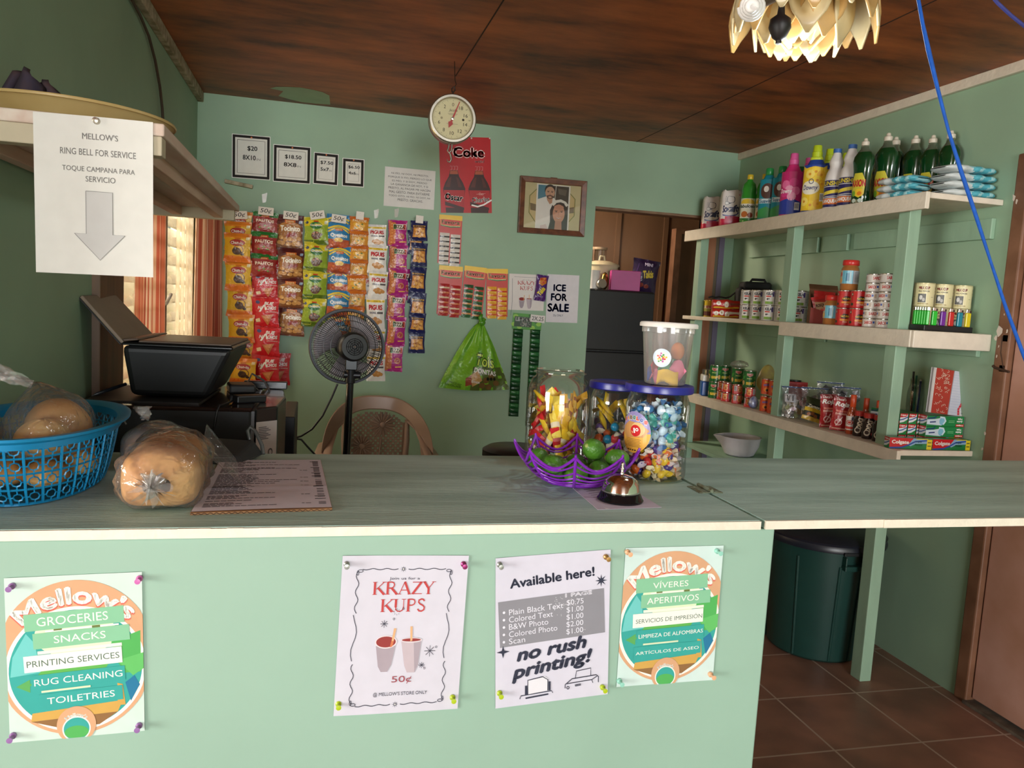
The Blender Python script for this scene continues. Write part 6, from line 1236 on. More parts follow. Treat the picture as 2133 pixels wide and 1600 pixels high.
# flower ceiling lamp
lp = Vector((1.02, 1.62, ZC)); lm = empty('ceiling_lamp', lp); tag(lm, 'cream flower-petal ceiling lamp with a white spiral bulb', 'ceiling lamp')
PET = mat('cream_petal_glass', C(196, 160, 104), .35, scale=12, alt=C(176, 138, 80), coat=.1)
PET2 = mat('pale_petal_glass', C(204, 190, 152), .35, scale=12, alt=C(184, 162, 116), coat=.1)
MB().lathe([(.001, 0), (.06, 0), (.06, -.02), (.035, -.03), (.02, -.05), (.02, -.26), (.05, -.28), (.001, -.285)], 28).build('stem_and_plate', mat('dark_bronze', C(44, 32, 26), .4, .5), lm, smooth=40)
rr = random.Random(12)
for ring, (n_, R_, z_, ln, tl_) in enumerate(((16, .085, -.255, .15, .55), (14, .07, -.285, .13, .95), (10, .05, -.30, .11, 1.25))):
    for k in range(n_):
        q = 2*pi*(k+.5*ring)/n_+rr.uniform(-.06, .06); b = MB(); t_ = tl_+rr.uniform(-.12, .12); l_ = ln*rr.uniform(.9, 1.1); wd = .034
        def pf_(u, v):
            w_ = wd*(.45+.9*sin(pi*min(.93, v*.80+.12)))*(1 if v < .72 else 1-((v-.72)/.28)**1.7*.86); x = (u-.5)*2*w_; d_ = R_+l_*v*cos(t_+.5*v); z = z_-l_*v*sin(t_+.5*v)+(x/wd)**2*.012+.004*sin(v*16)
            return Vector((d_*cos(q)-x*sin(q), d_*sin(q)+x*cos(q), z))
        b.grid(pf_, 7, 9); b.build('petal', PET if (k+ring) % 2 else PET2, lm, smooth=180, solid=.005)
sock = on_y(1624, 62, 1.52)-lp
MB().lathe([(.001, -.03), (.006, -.028), (.006, -.022), (.014, -.016), (.023, .004), (.021, .02), (.008, .03), (.006, .05), (.001, .06)], 16, sock).build('finial', mat('black_iron', C(30, 26, 26), .5), lm, smooth=50)
MB().tube([sock+Vector((0, 0, .05)), sock+Vector((.01, .02, .12)), (.0, .0, -.27)], .004, 7).build('finial_rod', MATS['black_iron'], lm, smooth=60)
cf = on_y(1566, 14, 1.42)-lp; sb = MB(); ax = (CAM-(cf+lp)).normalized(); e1 = ax.cross(Vector((0, 0, 1))).normalized(); e2 = ax.cross(e1)
sb.tube([cf+(e1*cos(t*.42)+e2*sin(t*.42))*(.021-.00028*t*1.2)+ax*(-.03+.0011*t) for t in range(0, 52)], .0075, 10); sb.tube([cf-ax*.03, cf-ax*.07], .02, 16); MB().tube([cf-ax*.07, cf-ax*.10, Vector((0, 0, -.27))], .012, 10).build('bulb_arm', MATS['dark_bronze'], lm, smooth=60); bo = sb.build('spiral_bulb', mat('white_bulb_glass', C(236, 234, 230), .25), lm, smooth=60)
be = MATS['white_bulb_glass'].node_tree.nodes['Principled BSDF']; be.inputs['Emission Color'].default_value = (1, .97, .92, 1); be.inputs['Emission Strength'].default_value = .05
bl_ = bpy.data.lights.new('counter_fill_light', 'POINT'); bl_.energy = 5.5; bl_.color = (.94, .98, 1.0); bl_.shadow_soft_size = .07  # added fill hung below the lamp to brighten the counter top
blo = bpy.data.objects.new('counter_fill_light', bl_); COL.objects.link(blo); blo.location = lp+Vector((-.02, -.02, -.50))
# blue strings
STRG = mat('blue_twine', C(24, 88, 186), .6, scale=60, var=.15)
rp_ = [on_y(x, y, 1.05+.02*i) for i, (x, y) in enumerate(((1900, -60), (1913, 0), (1922, 50), (1934, 105), (1952, 180), (1975, 270), (2003, 360), (2033, 450), (2062, 540), (2095, 640), (2133, 742), (2160, 810)))]
rp_ = [Vector((.80, 1.0, ZC))]+rp_
tag(MB().tube(rp_, [.0031+.0006*sin(i*1.9) for i in range(len(rp_))], 8).build('blue_string', STRG, smooth=60), 'bright blue string hanging down in front of the right shelves', 'string')
r2 = [Vector((1.06, 1.3, ZC))]+[on_y(x, y, 1.35) for x, y in ((2060, -15), (2078, 6), (2106, 32), (2136, 56), (2180, 80))]+[Vector((1.9, 1.3, ZC))]
tag(MB().tube(r2, .0035, 8).build('blue_string', mat('dark_blue_twine', C(50, 54, 120), .6, scale=60, var=.15), smooth=60), 'dark blue string across the top right corner of the ceiling', 'string')
# left shelf: basin with cloths, bell notice
pnc = Vector((-.50, 1.80, 1.7465)); pn_ = empty('shallow_pan', pnc); tag(pn_, 'wide cream enamel pan on the left wall shelf', 'pan')
pc_ = on_y(335, 245, 1.80)
PR = .205
MB().lathe([(.001, .002), (.135, .002), (.145, .004), (.185, .036), (.196, .040), (.198, .044), (.190, .0445), (.18, .040), (.142, .009), (.001, .008)], 56).build('pan_body', mat('cream_enamel', C(216, 196, 140), .3, scale=6, alt=C(198, 172, 112)), pn_, smooth=40)
MB().tube([(.197*cos(q*pi/28), .197*sin(q*pi/28), .042) for q in range(56)], .0032, 6, closed=True).build('rolled_rim', mat('worn_rim', C(186, 160, 104), .4), pn_, smooth=60)
for i, (x, y, h_, lb) in enumerate(((-.02, .03, .10, 'dark blue folded cloth standing up in the cream pan, right of centre'), (-.10, -.01, .11, 'dark cloth in the cream pan by the left edge of the picture'))):
    b = MB(); r = random.Random(i)
    b.grid(lambda u, v: Vector(((u-.5)*.09*(1-.5*v)+.03*v*(1 if i == 0 else -1)*-1, .02*sin(u*7)*(.3+v), h_*v*(1-.5*abs(u-.3)))), 12, 8); o = b.build('folded_cloth', mat('navy_cloth', C(42, 46, 72), .9, alt=C(72, 50, 46)), smooth=180, solid=.012, loc=pnc+Vector((x, y, .021))); tag(o, lb, 'cloth', 'cloths in the cream pan')
b = MB(); b.ball((0, 0, .012), .016, 10, 7, sc=(1.3, .8, .9)); tag(b.build('dark_lump', mat('dark_stone', C(34, 36, 42), .7), smooth=180, loc=pnc+Vector((.07, -.02, .012))), 'small dark lump near the right rim of the cream pan', 'object')
a = Art(1.36); tx = C(120, 118, 116)
a.text("MELLOW'S", .405, .105, .705, .145, C(168, 166, 164), .015); a.text('RING BELL FOR SERVICE', .22, .205, .855, .245, tx, .012); a.text('TOQUE CAMPANA PARA', .235, .315, .845, .352, tx, .012); a.text('SERVICIO', .43, .375, .68, .41, tx, .012)
ar = [(.43, .47), (.655, .47), (.655, .74), (.76, .74), (.545, .905), (.33, .74), (.43, .74)]; a.poly(ar, C(206, 206, 204)); a.line(ar+[ar[0]], .006, C(150, 150, 148))
sheet('notice', ((62, 232), (301, 254), (338, 578), (82, 567)), 1.538, a, 'white ring-bell notice with a down arrow hanging from the left shelf', 'notice', paper=C(232, 232, 226), bend=lambda u, v: -.004*sin(pi*u)-.012*v*(u-.3)**2, cuts=(6, 8))
p = on_y(201, 252, 1.532); tag(MB().lathe([(.006, -.004), (.006, 0), (.0035, .003), (.0035, .006), (.005, .009), (.0001, .0105)], 12).build('push_pin', ZINC, smooth=40, loc=p, rot=(pi/2, 0, 0)), 'shiny metal push pin holding the ring-bell notice', 'push pin')
# ================================================================ goods on the right shelves
def at_shelf(px, py_, X, Z):
    """point on a shelf top: seen at column px, depth X"""
    p = on_x(px, py_, X); return Vector((X, p.y, Z+.0005))
def hpx(px, y0, y1, X): return on_x(px, y0, X).z-on_x(px, y1, X).z
# ---- bottles
def bottle(name, prof, seg, body, parts, art=None, sx=1.0, sy=1.0, aw=1.6, az=None, R=None):
    """prof: (r,z) of the body; parts: (name, profile, material)"""
    b = MB(); b.lathe(prof, seg, sx=sx, sy=sy); r = b.build(name, body, smooth=40)
    for pn, pf, pm in parts: MB().lathe(pf, seg, sx=1 if pf[0][0] < .02 else sx, sy=1 if pf[0][0] < .02 else sy).build(pn, pm, r, smooth=40)
    if art:
        def mp(u, v, L):
            a = (u-.5)*aw; q = R+.0005+.00015*L; return Vector((q*sin(a)*sx, -q*cos(a)*sy, az[1]+(az[0]-az[1])*v))
        art.build('label', mp, GLOSSY, r, cuts=(10, 4))
    return Proto(r)
def plastic(name, c, rough=.3): return mat(name, c, rough, var=.04)
def liquid(name, c):
    m = mat(name, c, .12, var=.1, coat=.5); return m
# floor cleaner, green with yellow cap
a = Art(1.5); a.rect(0, 0, 1, 1, C(230, 226, 200)); a.ell(.5, .22, .46, .20, C(236, 200, 60)); a.rect(0, .24, 1, .46, C(240, 236, 222)); a.text('fabuloso', .02, .27, .98, .43, C(30, 60, 40), .04); a.ell(.35, .72, .2, .14, C(196, 110, 50)); a.ell(.7, .76, .16, .12, C(150, 70, 40)); a.rect(0, .9, 1, 1, C(60, 130, 60))
B1 = bottle('cleaner_bottle', [(.001, 0), (.03, 0), (.033, .005), (.033, .13), (.030, .15), (.031, .165), (.026, .19), (.013, .205), (.012, .212)], 24, liquid('bright_green_cleaner', C(52, 150, 50)), [('cap', [(.0135, .212), (.0145, .214), (.0145, .232), (.013, .235), (.001, .235)], plastic('yellow_cap', C(226, 196, 50)))], a, 1.1, .75, 2.2, (.015, .12), .033)
# teal softener with green cap
a = Art(1.8); a.rect(0, 0, 1, 1, C(24, 140, 160)); a.ell(.5, .3, .34, .2, C(90, 60, 50)); a.ell(.45, .25, .12, .08, C(236, 230, 220)); a.rect(.1, .50, .9, .62, C(220, 236, 236)); a.text('Suavitel', .14, .51, .86, .61, C(20, 90, 130), .03); a.poly([(0, .8), (.5, .7), (1, .85), (1, 1), (0, 1)], C(60, 150, 80))
B2 = bottle('softener_bottle', [(.001, 0), (.032, 0), (.036, .006), (.037, .10), (.032, .17), (.022, .21), (.017, .222)], 24, plastic('teal_bottle', C(26, 140, 158)), [('cap', [(.018, .222), (.0195, .224), (.0195, .25), (.017, .256), (.001, .256)], plastic('green_cap', C(40, 140, 70)))], a, 1.15, .75, 2.4, (.012, .20), .0365)
# pink / yellow big softener
def big(nm, body, cap, art, ring=None):
    pts = [('cap', [(.0195, .238), (.022, .240), (.022, .262), (.019, .264), (.018, .288), (.016, .291), (.001, .291)], cap)]
    if ring: pts.append(('collar', [(.021, .222), (.0235, .224), (.0235, .240), (.020, .241)], ring))
    return bottle('softener_bottle', [(.001, 0), (.038, 0), (.042, .006), (.043, .10), (.042, .15), (.034, .205), (.024, .228), (.019, .238)], 28, body, pts, art, 1.15, .72, 2.5, (.010, .205), .0428)
a = Art(1.7); a.rect(0, 0, 1, 1, C(196, 44, 110)); blobs = [(.3, .3), (.6, .25), (.45, .42), (.7, .45), (.25, .5), (.55, .58)]
for k, (u, v) in enumerate(blobs): a.ell(u, v, .17, .10, (C(232, 110, 160), C(214, 60, 130), C(240, 160, 190))[k % 3], 12)
a.poly([(0, .7), (.5, .62), (1, .72), (1, 1), (0, 1)], C(40, 60, 150)); a.rect(.68, .72, .9, .90, WHITE)
for k in range(7): a.rect(.70+.026*k, .74, .712+.026*k, .86, BLACK)
a.text('Downy', .08, .40, .56, .54, WHITE, .02, .2)
PINKB = plastic('pink_bottle', C(206, 50, 116)); B3 = big('p', PINKB, plastic('pink_cap', C(226, 96, 160)), a)
a = Art(1.7); a.rect(0, 0, 1, 1, C(238, 200, 50))
for k, (u, v) in enumerate([(.55, .15), (.75, .22), (.35, .2), (.62, .34), (.8, .42), (.2, .8), (.45, .88), (.7, .85)]): a.ell(u, v, .17, .10, (C(244, 212, 60), C(236, 180, 40), C(248, 224, 110))[k % 3], 10); a.ell(u, v, .05, .03, C(220, 150, 40), 8)
a.ell(.38, .5, .34, .15, C(240, 236, 216)); a.text('Downy', .12, .44, .66, .58, C(40, 56, 120), .02, .2); a.ring(.42, .36, .09, .06, .03, C(90, 90, 110), 12); a.rect(.74, .62, .94, .80, WHITE)
for k in range(7): a.rect(.755+.024*k, .64, .767+.024*k, .77, BLACK)
a.poly([(0, 0), (1, 0), (.8, .06), (.5, .03), (.2, .07)], C(40, 70, 160))
B4 = big('y', plastic('blue_yellow_bottle', C(40, 70, 150)), plastic('lime_cap', C(186, 208, 40)), a, plastic('lime_collar', C(200, 216, 60)))
# bleach
a = Art(1.4); a.rect(0, 0, 1, 1, C(44, 40, 96)); a.text('SUNSHINE', .0, .03, 1, .20, C(226, 206, 60), .04); a.line([(0, .24), (1, .22)], .03, WHITE); a.poly([(.05, .44), (.9, .30), (.95, .42), (.1, .56)], C(226, 206, 70)); a.line([(0, .62), (1, .58)], .03, WHITE); a.rect(0, .68, 1, .9, C(226, 120, 50)); a.text('BLANQUEADOR', .02, .71, .98, .87, WHITE, .05); a.line([(0, .66), (1, .66)], .03, WHITE)
B5 = bottle('bleach_bottle', [(.001, 0), (.036, 0), (.039, .006), (.039, .125), (.034, .150), (.026, .166), (.024, .178), (.028, .190), (.027, .20), (.018, .222), (.0145, .232)], 28, plastic('white_bleach_bottle', C(226, 222, 218), .4), [('cap', [(.015, .232), (.0165, .233), (.0165, .248), (.001, .249)], plastic('blue_cap', C(60, 106, 176)))], a, 1, 1, 2.6, (.010, .118), .039)
# dark green dish liquid
a = Art(1.5); a.poly([(.2, .0), (.7, .0), (.95, .3), (.9, .7), (.6, .85), (.1, .7), (.02, .3)], C(206, 196, 60)); a.text('AXION', .05, .22, .95, .48, C(190, 36, 50), .06); a.ell(.6, .68, .3, .14, C(236, 196, 50)); a.ell(.62, .7, .14, .07, C(226, 130, 40)); a.ell(.25, .7, .12, .1, C(120, 170, 50)); a.ell(.3, .94, .14, .07, C(206, 220, 206)); a.ell(.7, .94, .14, .07, C(206, 220, 206))
B6 = bottle('dish_soap_bottle', [(.001, 0), (.034, 0), (.037, .006), (.036, .06), (.033, .10), (.036, .15), (.041, .185), (.038, .205), (.026, .225), (.016, .238), (.0135, .248)], 28, liquid('dark_green_soap', C(14, 58, 26)), [('neck', [(.0265, .2245), (.0165, .2378), (.014, .252), (.014, .256), (.001, .256)], film('clear_neck', (.8, .86, .74, 1), .1, .1, .15, (.6, .7, .5, 1))), ('cap', [(.015, .252), (.016, .254), (.016, .268), (.009, .272), (.007, .282), (.001, .284)], mat('milky_cap', C(206, 196, 178), .4))], a, 1.15, .72, 1.7, (.012, .135), .0365)
XF = 2.252
def reg(o, Z, r=None):
    if r is None:
        vs = [v for v in o.data.vertices] if o.type == 'MESH' else [v for v in o.children[0].data.vertices]
        rx, ry = max(v.co.x for v in vs), max(v.co.y for v in vs); r = (.85*max(rx, ry)+.15*min(rx, ry))*o.scale.x+.0012
    REG.append([o, Z, r])
def put(P, px, X, Z, label, cat, group=None, sc=1.0, rot=0.0, face=True, py_=None):
    p = at_shelf(px, py_ or 420, X, Z)
    o = P.put(p, (0, 0, (face_cam(p) if face else 0)+rot), label, cat, group, sc); reg(o, Z); return o
Z1, Z2, Z3 = ZS; REG = []
GB = 'cleaning bottles on the top shelf'
# toilet paper packs
def softy():
    r = empty('toilet_paper_pack'); b = MB(); b.col = C(236, 228, 220)
    W_, D_, H_ = .112, .112, .205
    def fn(u, v, g=0):
        a = 2*pi*u; e = .35; k = 1-.10*abs(2*v-1)**8; return Vector(((W_/2+g)*k*math.copysign(abs(sin(a))**e, sin(a)), -(D_/2+g)*k*math.copysign(abs(cos(a))**e, cos(a)), H_*v+.004*sin(9*a)*(abs(2*v-1)**4)))
    b.grid(fn, 36, 14, colfn=lambda u, v: C(214, 30, 74) if v < .26+.05*sin(u*2*pi*2) else C(238, 230, 224)); b.add([fn(k/24, 1) for k in range(24)], [tuple(range(24))]); b.add([fn(k/24, 0) for k in range(24)], [tuple(range(24))[::-1]], C(214, 30, 74)); w_ = b.build('plastic_wrap', GLOSSY, r, smooth=50)
    a = Art(1.8); a.text('Softy', .05, .40, .95, .66, C(46, 50, 92), .05, .25, rot=-.12); a.line([(.1, .68), (.5, .70), (.92, .60)], .05, C(60, 70, 150)); a.text('Plus', .45, .70, .8, .78, C(206, 60, 110), .03, .3)
    for du in (0, .12): a.ring(.36+du, .26, .05, .10, .012, C(40, 40, 50), 14)
    a.ell(.40, .36, .10, .05, C(40, 40, 50)); a.ell(.40, .36, .085, .042, WHITE); a.text('NEW', .74, .10, .94, .15, C(206, 40, 90), .03)
    a.build('print', lambda u, v, L: fn((u-.5)*.20, 1-v, .0008+.0002*L), GLOSSY, w_, cuts=(8, 10)); return Proto(r)
SP = softy()
for px, X, lb in ((1484, 2.31, 'white and pink toilet paper pack at the far left end of the top shelf'), (1522, 2.275, 'white and pink toilet paper pack beside the green cleaner bottles')): put(SP, px, X, Z1, lb, 'toilet paper', 'toilet paper packs', 1.0, .1)
for i, (P, px, X, lb, cat, s) in enumerate((
 (B1, 1563, XF, 'green cleaner bottle with a yellow cap, nearest the toilet paper', 'cleaner', 1.12), (B1, 1586, 2.30, 'green cleaner bottle with a yellow cap, farther from the toilet paper', 'cleaner', 1.12),
 (B2, 1599, XF, 'teal softener bottle with a green cap, left one in front', 'softener', 1.05), (B2, 1624, 2.275, 'teal softener bottle with a green cap, right one in front', 'softener', 1.05),
 (B3, 1645, XF-.005, 'pink softener bottle with a pink cap at the shelf front', 'softener', 1.06), (B2, 1663, 2.36, 'teal softener bottle with a green cap behind the pink bottle', 'softener', 1.06), (B3, 1676, 2.34, 'pink softener bottle half hidden behind the yellow one', 'softener', 1.03),
 (B4, 1690, XF-.005, 'yellow flowered softener bottle with a lime cap at the shelf front', 'softener', 1.08), (B4, 1722, 2.33, 'yellow flowered softener bottle behind the white bleach bottles', 'softener', 1.08), (B4, 1746, 2.40, 'yellow flowered softener bottle farthest back, only its lime cap clear', 'softener', 1.06),
 (B5, 1736, XF, 'white bleach bottle with a blue cap, nearest the yellow softener', 'bleach', 1.10), (B5, 1764, 2.265, 'white bleach bottle with a blue cap, middle of three', 'bleach', 1.12), (B5, 1786, 2.40, 'white bleach bottle half hidden behind the dish soap', 'bleach', 1.12),
 (B6, 1797, XF, 'dark green dish soap bottle, leftmost of the soap', 'dish soap', 1.0), (B6, 1825, 2.295, 'dark green dish soap bottle, tallest in view with its whole label', 'dish soap', 1.10), (B6, 1850, 2.49, 'dark green dish soap bottle standing behind the others', 'dish soap', 1.0), (B6, 1870, 2.44, 'dark green dish soap bottle, third along the front', 'dish soap', 1.16), (B6, 1903, 2.465, 'dark green dish soap bottle, fourth along the front', 'dish soap', 1.12), (B6, 1932, 2.485, 'dark green dish soap bottle, fifth, behind the detergent bags', 'dish soap', 1.06), (B6, 1960, 2.487, 'dark green dish soap bottle, rightmost behind the detergent bags', 'dish soap', 1.06))):
    put(P, px, X, Z1, lb, cat, GB, s, -.15 if P is not B6 else (-.55 if i < 16 or i in (17, 18) else 2.4))
# detergent bags
def deterg():
    wc_, bc_ = C(206, 214, 214), C(84, 172, 188); b = MB(); Lh, Dh, Hh_ = .118, .062, .0145
    def g(a, v):
        q = 2*pi*a; y = 2*v-1; k = (1-abs(y)**5)**.5*(.96+.04*sin(9*y)); e = .5
        return Vector((y*Lh+.0, Dh*(.55+.45*k)*math.copysign(abs(cos(q))**e, cos(q))*(1+.03*sin(y*11)), Hh_*max(.12, k)*math.copysign(abs(sin(q))**.8, sin(q))*(1+.10*sin(y*13+q*2))+Hh_))
    b.grid(g, 24, 26, colfn=lambda a, v: wc_ if v < .45+.06*sin(a*12) else (bc_ if sin(v*30+a*9) > -.3 else C(160, 210, 216))); r = b.build('detergent_bag', FOIL, smooth=60)
    a = Art(.12); a.text('DETERGENT', .46, .2, .68, .75, C(40, 50, 70), .03); a.rect(.71, .1, .78, .9, C(206, 50, 56)); a.text('16', .72, .2, .77, .8, WHITE, .03); a.text('OXY CLEAN', .81, .25, .96, .7, C(60, 90, 110), .01)
    a.build('print', lambda u, v, L: g(.75+.10*(.5-v), u)+Vector((0, -.0009-.00025*L, 0)), GLOSSY, r, cuts=(16, 1)); return Proto(r)
DP = deterg(); rr = random.Random(5)
for i, (X, y, k, rz, lb) in enumerate(((2.410, 2.612, 0, 0, 'detergent bag at the bottom of the right-hand stack'), (2.407, 2.610, 1, 0, 'detergent bag second from the bottom of the right-hand stack'), (2.412, 2.614, 2, 0, 'detergent bag third from the bottom of the right-hand stack'), (2.405, 2.612, 3, 0, 'detergent bag on top of the right-hand stack'),
                                  (2.268, 2.765, 0, -1.45, 'detergent bag at the bottom of the left-hand stack'), (2.270, 2.765, 1, -1.45, 'detergent bag in the middle of the left-hand stack'), (2.273, 2.768, 2, -1.43, 'detergent bag on top of the left-hand stack, below the dish soap'))):
    o = DP.put((X, y, Z1+.001+.0305*k), (0, 0, rz+rr.uniform(-.03, .03)), lb, 'detergent', 'blue and white detergent bags', (1 if not rz else .82, 1, 1))
    if k == 0 and rz: REG.append([(2.265, 2.805), Z1, -.060]); REG.append([(2.27, 2.725), Z1, -.062])

# ---- cans
def can(name, R, h, body, art, rimm=None, lid=None, aw=5.8):
    b = MB(); b.col = body
    b.lathe([(R*.93, 0), (R*1.02, .001), (R*1.02, .003), (R, .005), (R, h-.005), (R*1.02, h-.003), (R*1.02, h-.001), (R*.94, h)], 28, caps=True); r = b.build(name, PAINTED, smooth=40)
    rm = MB(); rm.lathe([(R*1.02, h-.004), (R*1.035, h-.002), (R*1.02, h), (R*.93, h), (R*.92, h-.003), (.001, h-.003)], 28, caps=False); rm.build('metal_lid', lid or mat('tinplate', C(196, 192, 184), .22, .95), r, smooth=40)
    if art: art.build('label', wrap(R, aw, .006, h-.006), PAINTED, r, cuts=(24, 3))
    return Proto(r)
a = Art(.30)
def rep(a, fn, n=3):
    for k in range(n): fn(a, k/n, 1/n)
def milk(a, u, w_):
    a.rect(u, 0, u+w_*.62, 1, C(232, 228, 222)); a.text('KELA', u+.05*w_, .08, u+.52*w_, .32, C(36, 34, 50), .06); a.rect(u+w_*.50, .05, u+w_*.62, .42, C(80, 66, 130)); a.rect(u+.05*w_, .36, u+.4*w_, .46, C(206, 60, 50)); a.ell(u+.16*w_, .62, .06*w_, .08, C(30, 28, 28), 8); a.ell(u+.26*w_, .60, .035*w_, .06, C(30, 28, 28), 8); a.rect(u, .80, u+w_*.55, 1, C(130, 170, 60)); a.rect(u+.62*w_, 0, u+w_, 1, C(190, 188, 184))
    for k in range(6): a.rect(u+.68*w_, .15+.12*k, u+.92*w_, .18+.12*k, C(120, 118, 116))
rep(a, milk); K1 = can('milk_can', .0365, .078, C(214, 210, 206), a)
a = Art(.34)
def bean(a, u, w_):
    a.rect(u, 0, u+w_, 1, C(196, 36, 38)); a.poly([(u+.1*w_, .5), (u+.3*w_, .3), (u+.55*w_, .32), (u+.7*w_, .5), (u+.5*w_, .62), (u+.2*w_, .62)], C(40, 34, 30)); a.text('NATURA', u+.14*w_, .40, u+.64*w_, .54, C(236, 190, 60), .05); a.ell(u+.78*w_, .18, .08*w_, .11, C(36, 34, 36), 12); a.ell(u+.78*w_, .18, .05*w_, .07, C(206, 190, 160), 12); a.rect(u+.1*w_, .66, u+.6*w_, .78, C(226, 150, 50)); a.ell(u+.8*w_, .84, .12*w_, .10, C(46, 60, 36), 10); a.text('roja', u+.3*w_, .80, u+.55*w_, .92, C(240, 220, 180), .03)
rep(a, bean); K2 = can('bean_can', .0345, .076, C(190, 34, 38), a)
a = Art(.14)
def tuna(a, u, w_):
    a.rect(u, 0, u+w_, 1, C(222, 214, 206)); a.text('SARDI', u+.08*w_, .2, u+.58*w_, .75, C(190, 60, 56), .05); a.rect(u+.62*w_, .25, u+.74*w_, .6, C(60, 90, 170)); a.rect(u+.78*w_, .2, u+.92*w_, .8, C(190, 170, 150))
rep(a, tuna); K3 = can('tuna_can', .0325, .0365, C(216, 208, 200), a)
a = Art(.42)
def cup(a, u, w_):
    a.rect(u, 0, u+w_, 1, C(226, 216, 168)); a.text('MILK CUP', u+.05*w_, .10, u+.62*w_, .24, C(120, 30, 30), .06); a.text('MILK POWDER', u+.05*w_, .30, u+.62*w_, .37, C(60, 50, 40), .03); a.rect(u+.05*w_, .46, u+.45*w_, .88, C(96, 96, 92)); a.ell(u+.2*w_, .64, .08*w_, .12, C(214, 212, 206), 10); a.ell(u+.34*w_, .74, .07*w_, .09, C(190, 188, 184), 10); a.rect(u+.05*w_, .92, u+.6*w_, .96, C(150, 130, 60)); a.rect(u+.72*w_, .6, u+.86*w_, .62, C(150, 140, 110))
rep(a, cup); K4 = can('milk_powder_tin', .0365, .0925, C(226, 216, 168), a, lid=mat('cream_tin_lid', C(206, 196, 150), .35, .3))
a = Art(.45)
def corn(a, u, w_):
    a.rect(u, 0, u+w_, 1, C(30, 106, 44)); a.poly([(u+.08*w_, .12), (u+.58*w_, .12), (u+.58*w_, .24), (u+.33*w_, .34), (u+.08*w_, .24)], C(240, 230, 200)); a.poly([(u+.11*w_, .135), (u+.55*w_, .135), (u+.55*w_, .235), (u+.33*w_, .315), (u+.11*w_, .235)], C(196, 40, 44)); a.text('Del Monte', u+.14*w_, .16, u+.52*w_, .22, WHITE, .03)
    for k in range(9): a.ell(u+(.12+.12*(k % 5))*w_, .72+.09*(k//5), .075*w_, .055, (C(232, 206, 80), C(222, 190, 60))[k % 2], 8)
    a.ell(u+.78*w_, .74, .13*w_, .16, C(226, 180, 120), 12); a.poly([(u+.62*w_, .34), (u+.98*w_, .25), (u+.85*w_, .5), (u+.7*w_, .5)], C(70, 150, 60)); a.rect(u+.1*w_, .42, u+.5*w_, .48, C(190, 214, 120))
rep(a, corn); K5 = can('corn_can', .0335, .095, C(30, 100, 44), a)
a = Art(.33)
def saus(a, u, w_):
    a.rect(u, 0, u+w_*.66, 1, C(206, 50, 48)); a.ell(u+.3*w_, .55, .22*w_, .32, C(226, 160, 90), 14); a.ell(u+.3*w_, .6, .13*w_, .16, C(190, 110, 70), 12); a.rect(u+.1*w_, .08, u+.5*w_, .24, C(226, 196, 120)); a.rect(u+.66*w_, 0, u+w_, 1, C(206, 200, 200))
    for k in range(8): a.rect(u+.69*w_, .10+.07*k, u+(.85+.02*(k % 4))*w_, .135+.07*k, C(90, 84, 84))
    a.rect(u+.66*w_, .72, u+w_, 1, C(226, 120, 130))
rep(a, saus); K6 = can('sausage_can', .027, .052, C(206, 60, 60), a)
a = Art(.6)
def choc(a, u, w_):
    a.rect(u, 0, u+w_, 1, C(206, 76, 36)); a.text('Zoko', u+.15*w_, .08, u+.6*w_, .22, C(240, 200, 60), .05); a.poly([(u+.05*w_, .34), (u+.7*w_, .28), (u+.7*w_, .42), (u+.05*w_, .46)], C(120, 100, 150)); a.ell(u+.4*w_, .72, .28*w_, .18, C(232, 140, 50), 14); a.ell(u+.45*w_, .76, .14*w_, .10, C(60, 36, 30), 12)
rep(a, choc); K7 = can('drink_can', .0265, .088, C(206, 80, 40), a)
GM = 'white milk cans on the middle shelf'
for px, X, nm in ((1554, XF, 'first'), (1575, 2.262, 'second'), (1601, XF, 'third'), (1627, 2.285, 'fourth'), (1664, 2.33, 'fifth')):
    for k in (0, 1): put(K1, px, X, Z2+.0785*k, 'white milk can, %s from the left, %s row' % (nm, ('lower', 'upper')[k]), 'can', GM, 1, .35, py_=660)
for px, X, nm in ((1757, XF, 'left'), (1785, XF, 'right')):
    for k in (0, 1): put(K2, px, X, Z2+.0765*k, 'red bean can, %s column, %s one' % (nm, ('lower', 'upper')[k]), 'can', 'red bean cans', 1, .3*(1 if px < 1770 else 1.6), py_=670)
WN = ['bottom', 'second', 'third', 'fourth', 'fifth', 'top']
for px, nm in ((1813, 'left'), (1842, 'right')):
    for k in range(6): put(K3, px, XF, Z2+.0368*k, 'flat white tuna can, %s in the %s stack%s' % (WN[k] if k in (0, 5) else WN[k]+' from the bottom', nm, ''), 'can', 'stacked tuna cans', 1, k*.5, py_=675)
for px, X, nm in ((1866, 2.32, 'beside the tuna stack'), (1918, 2.322, 'just right of the corner post'), (1956, 2.406, 'middle of the three at right'), (1996, 2.487, 'rightmost of all')):
    for k in (0, 1): put(K4, px, X, Z2+.0932*k, 'cream milk powder tin %s, %s one' % (nm, ('lower', 'upper')[k]), 'tin', 'cream milk powder tins', 1, .3, py_=675)
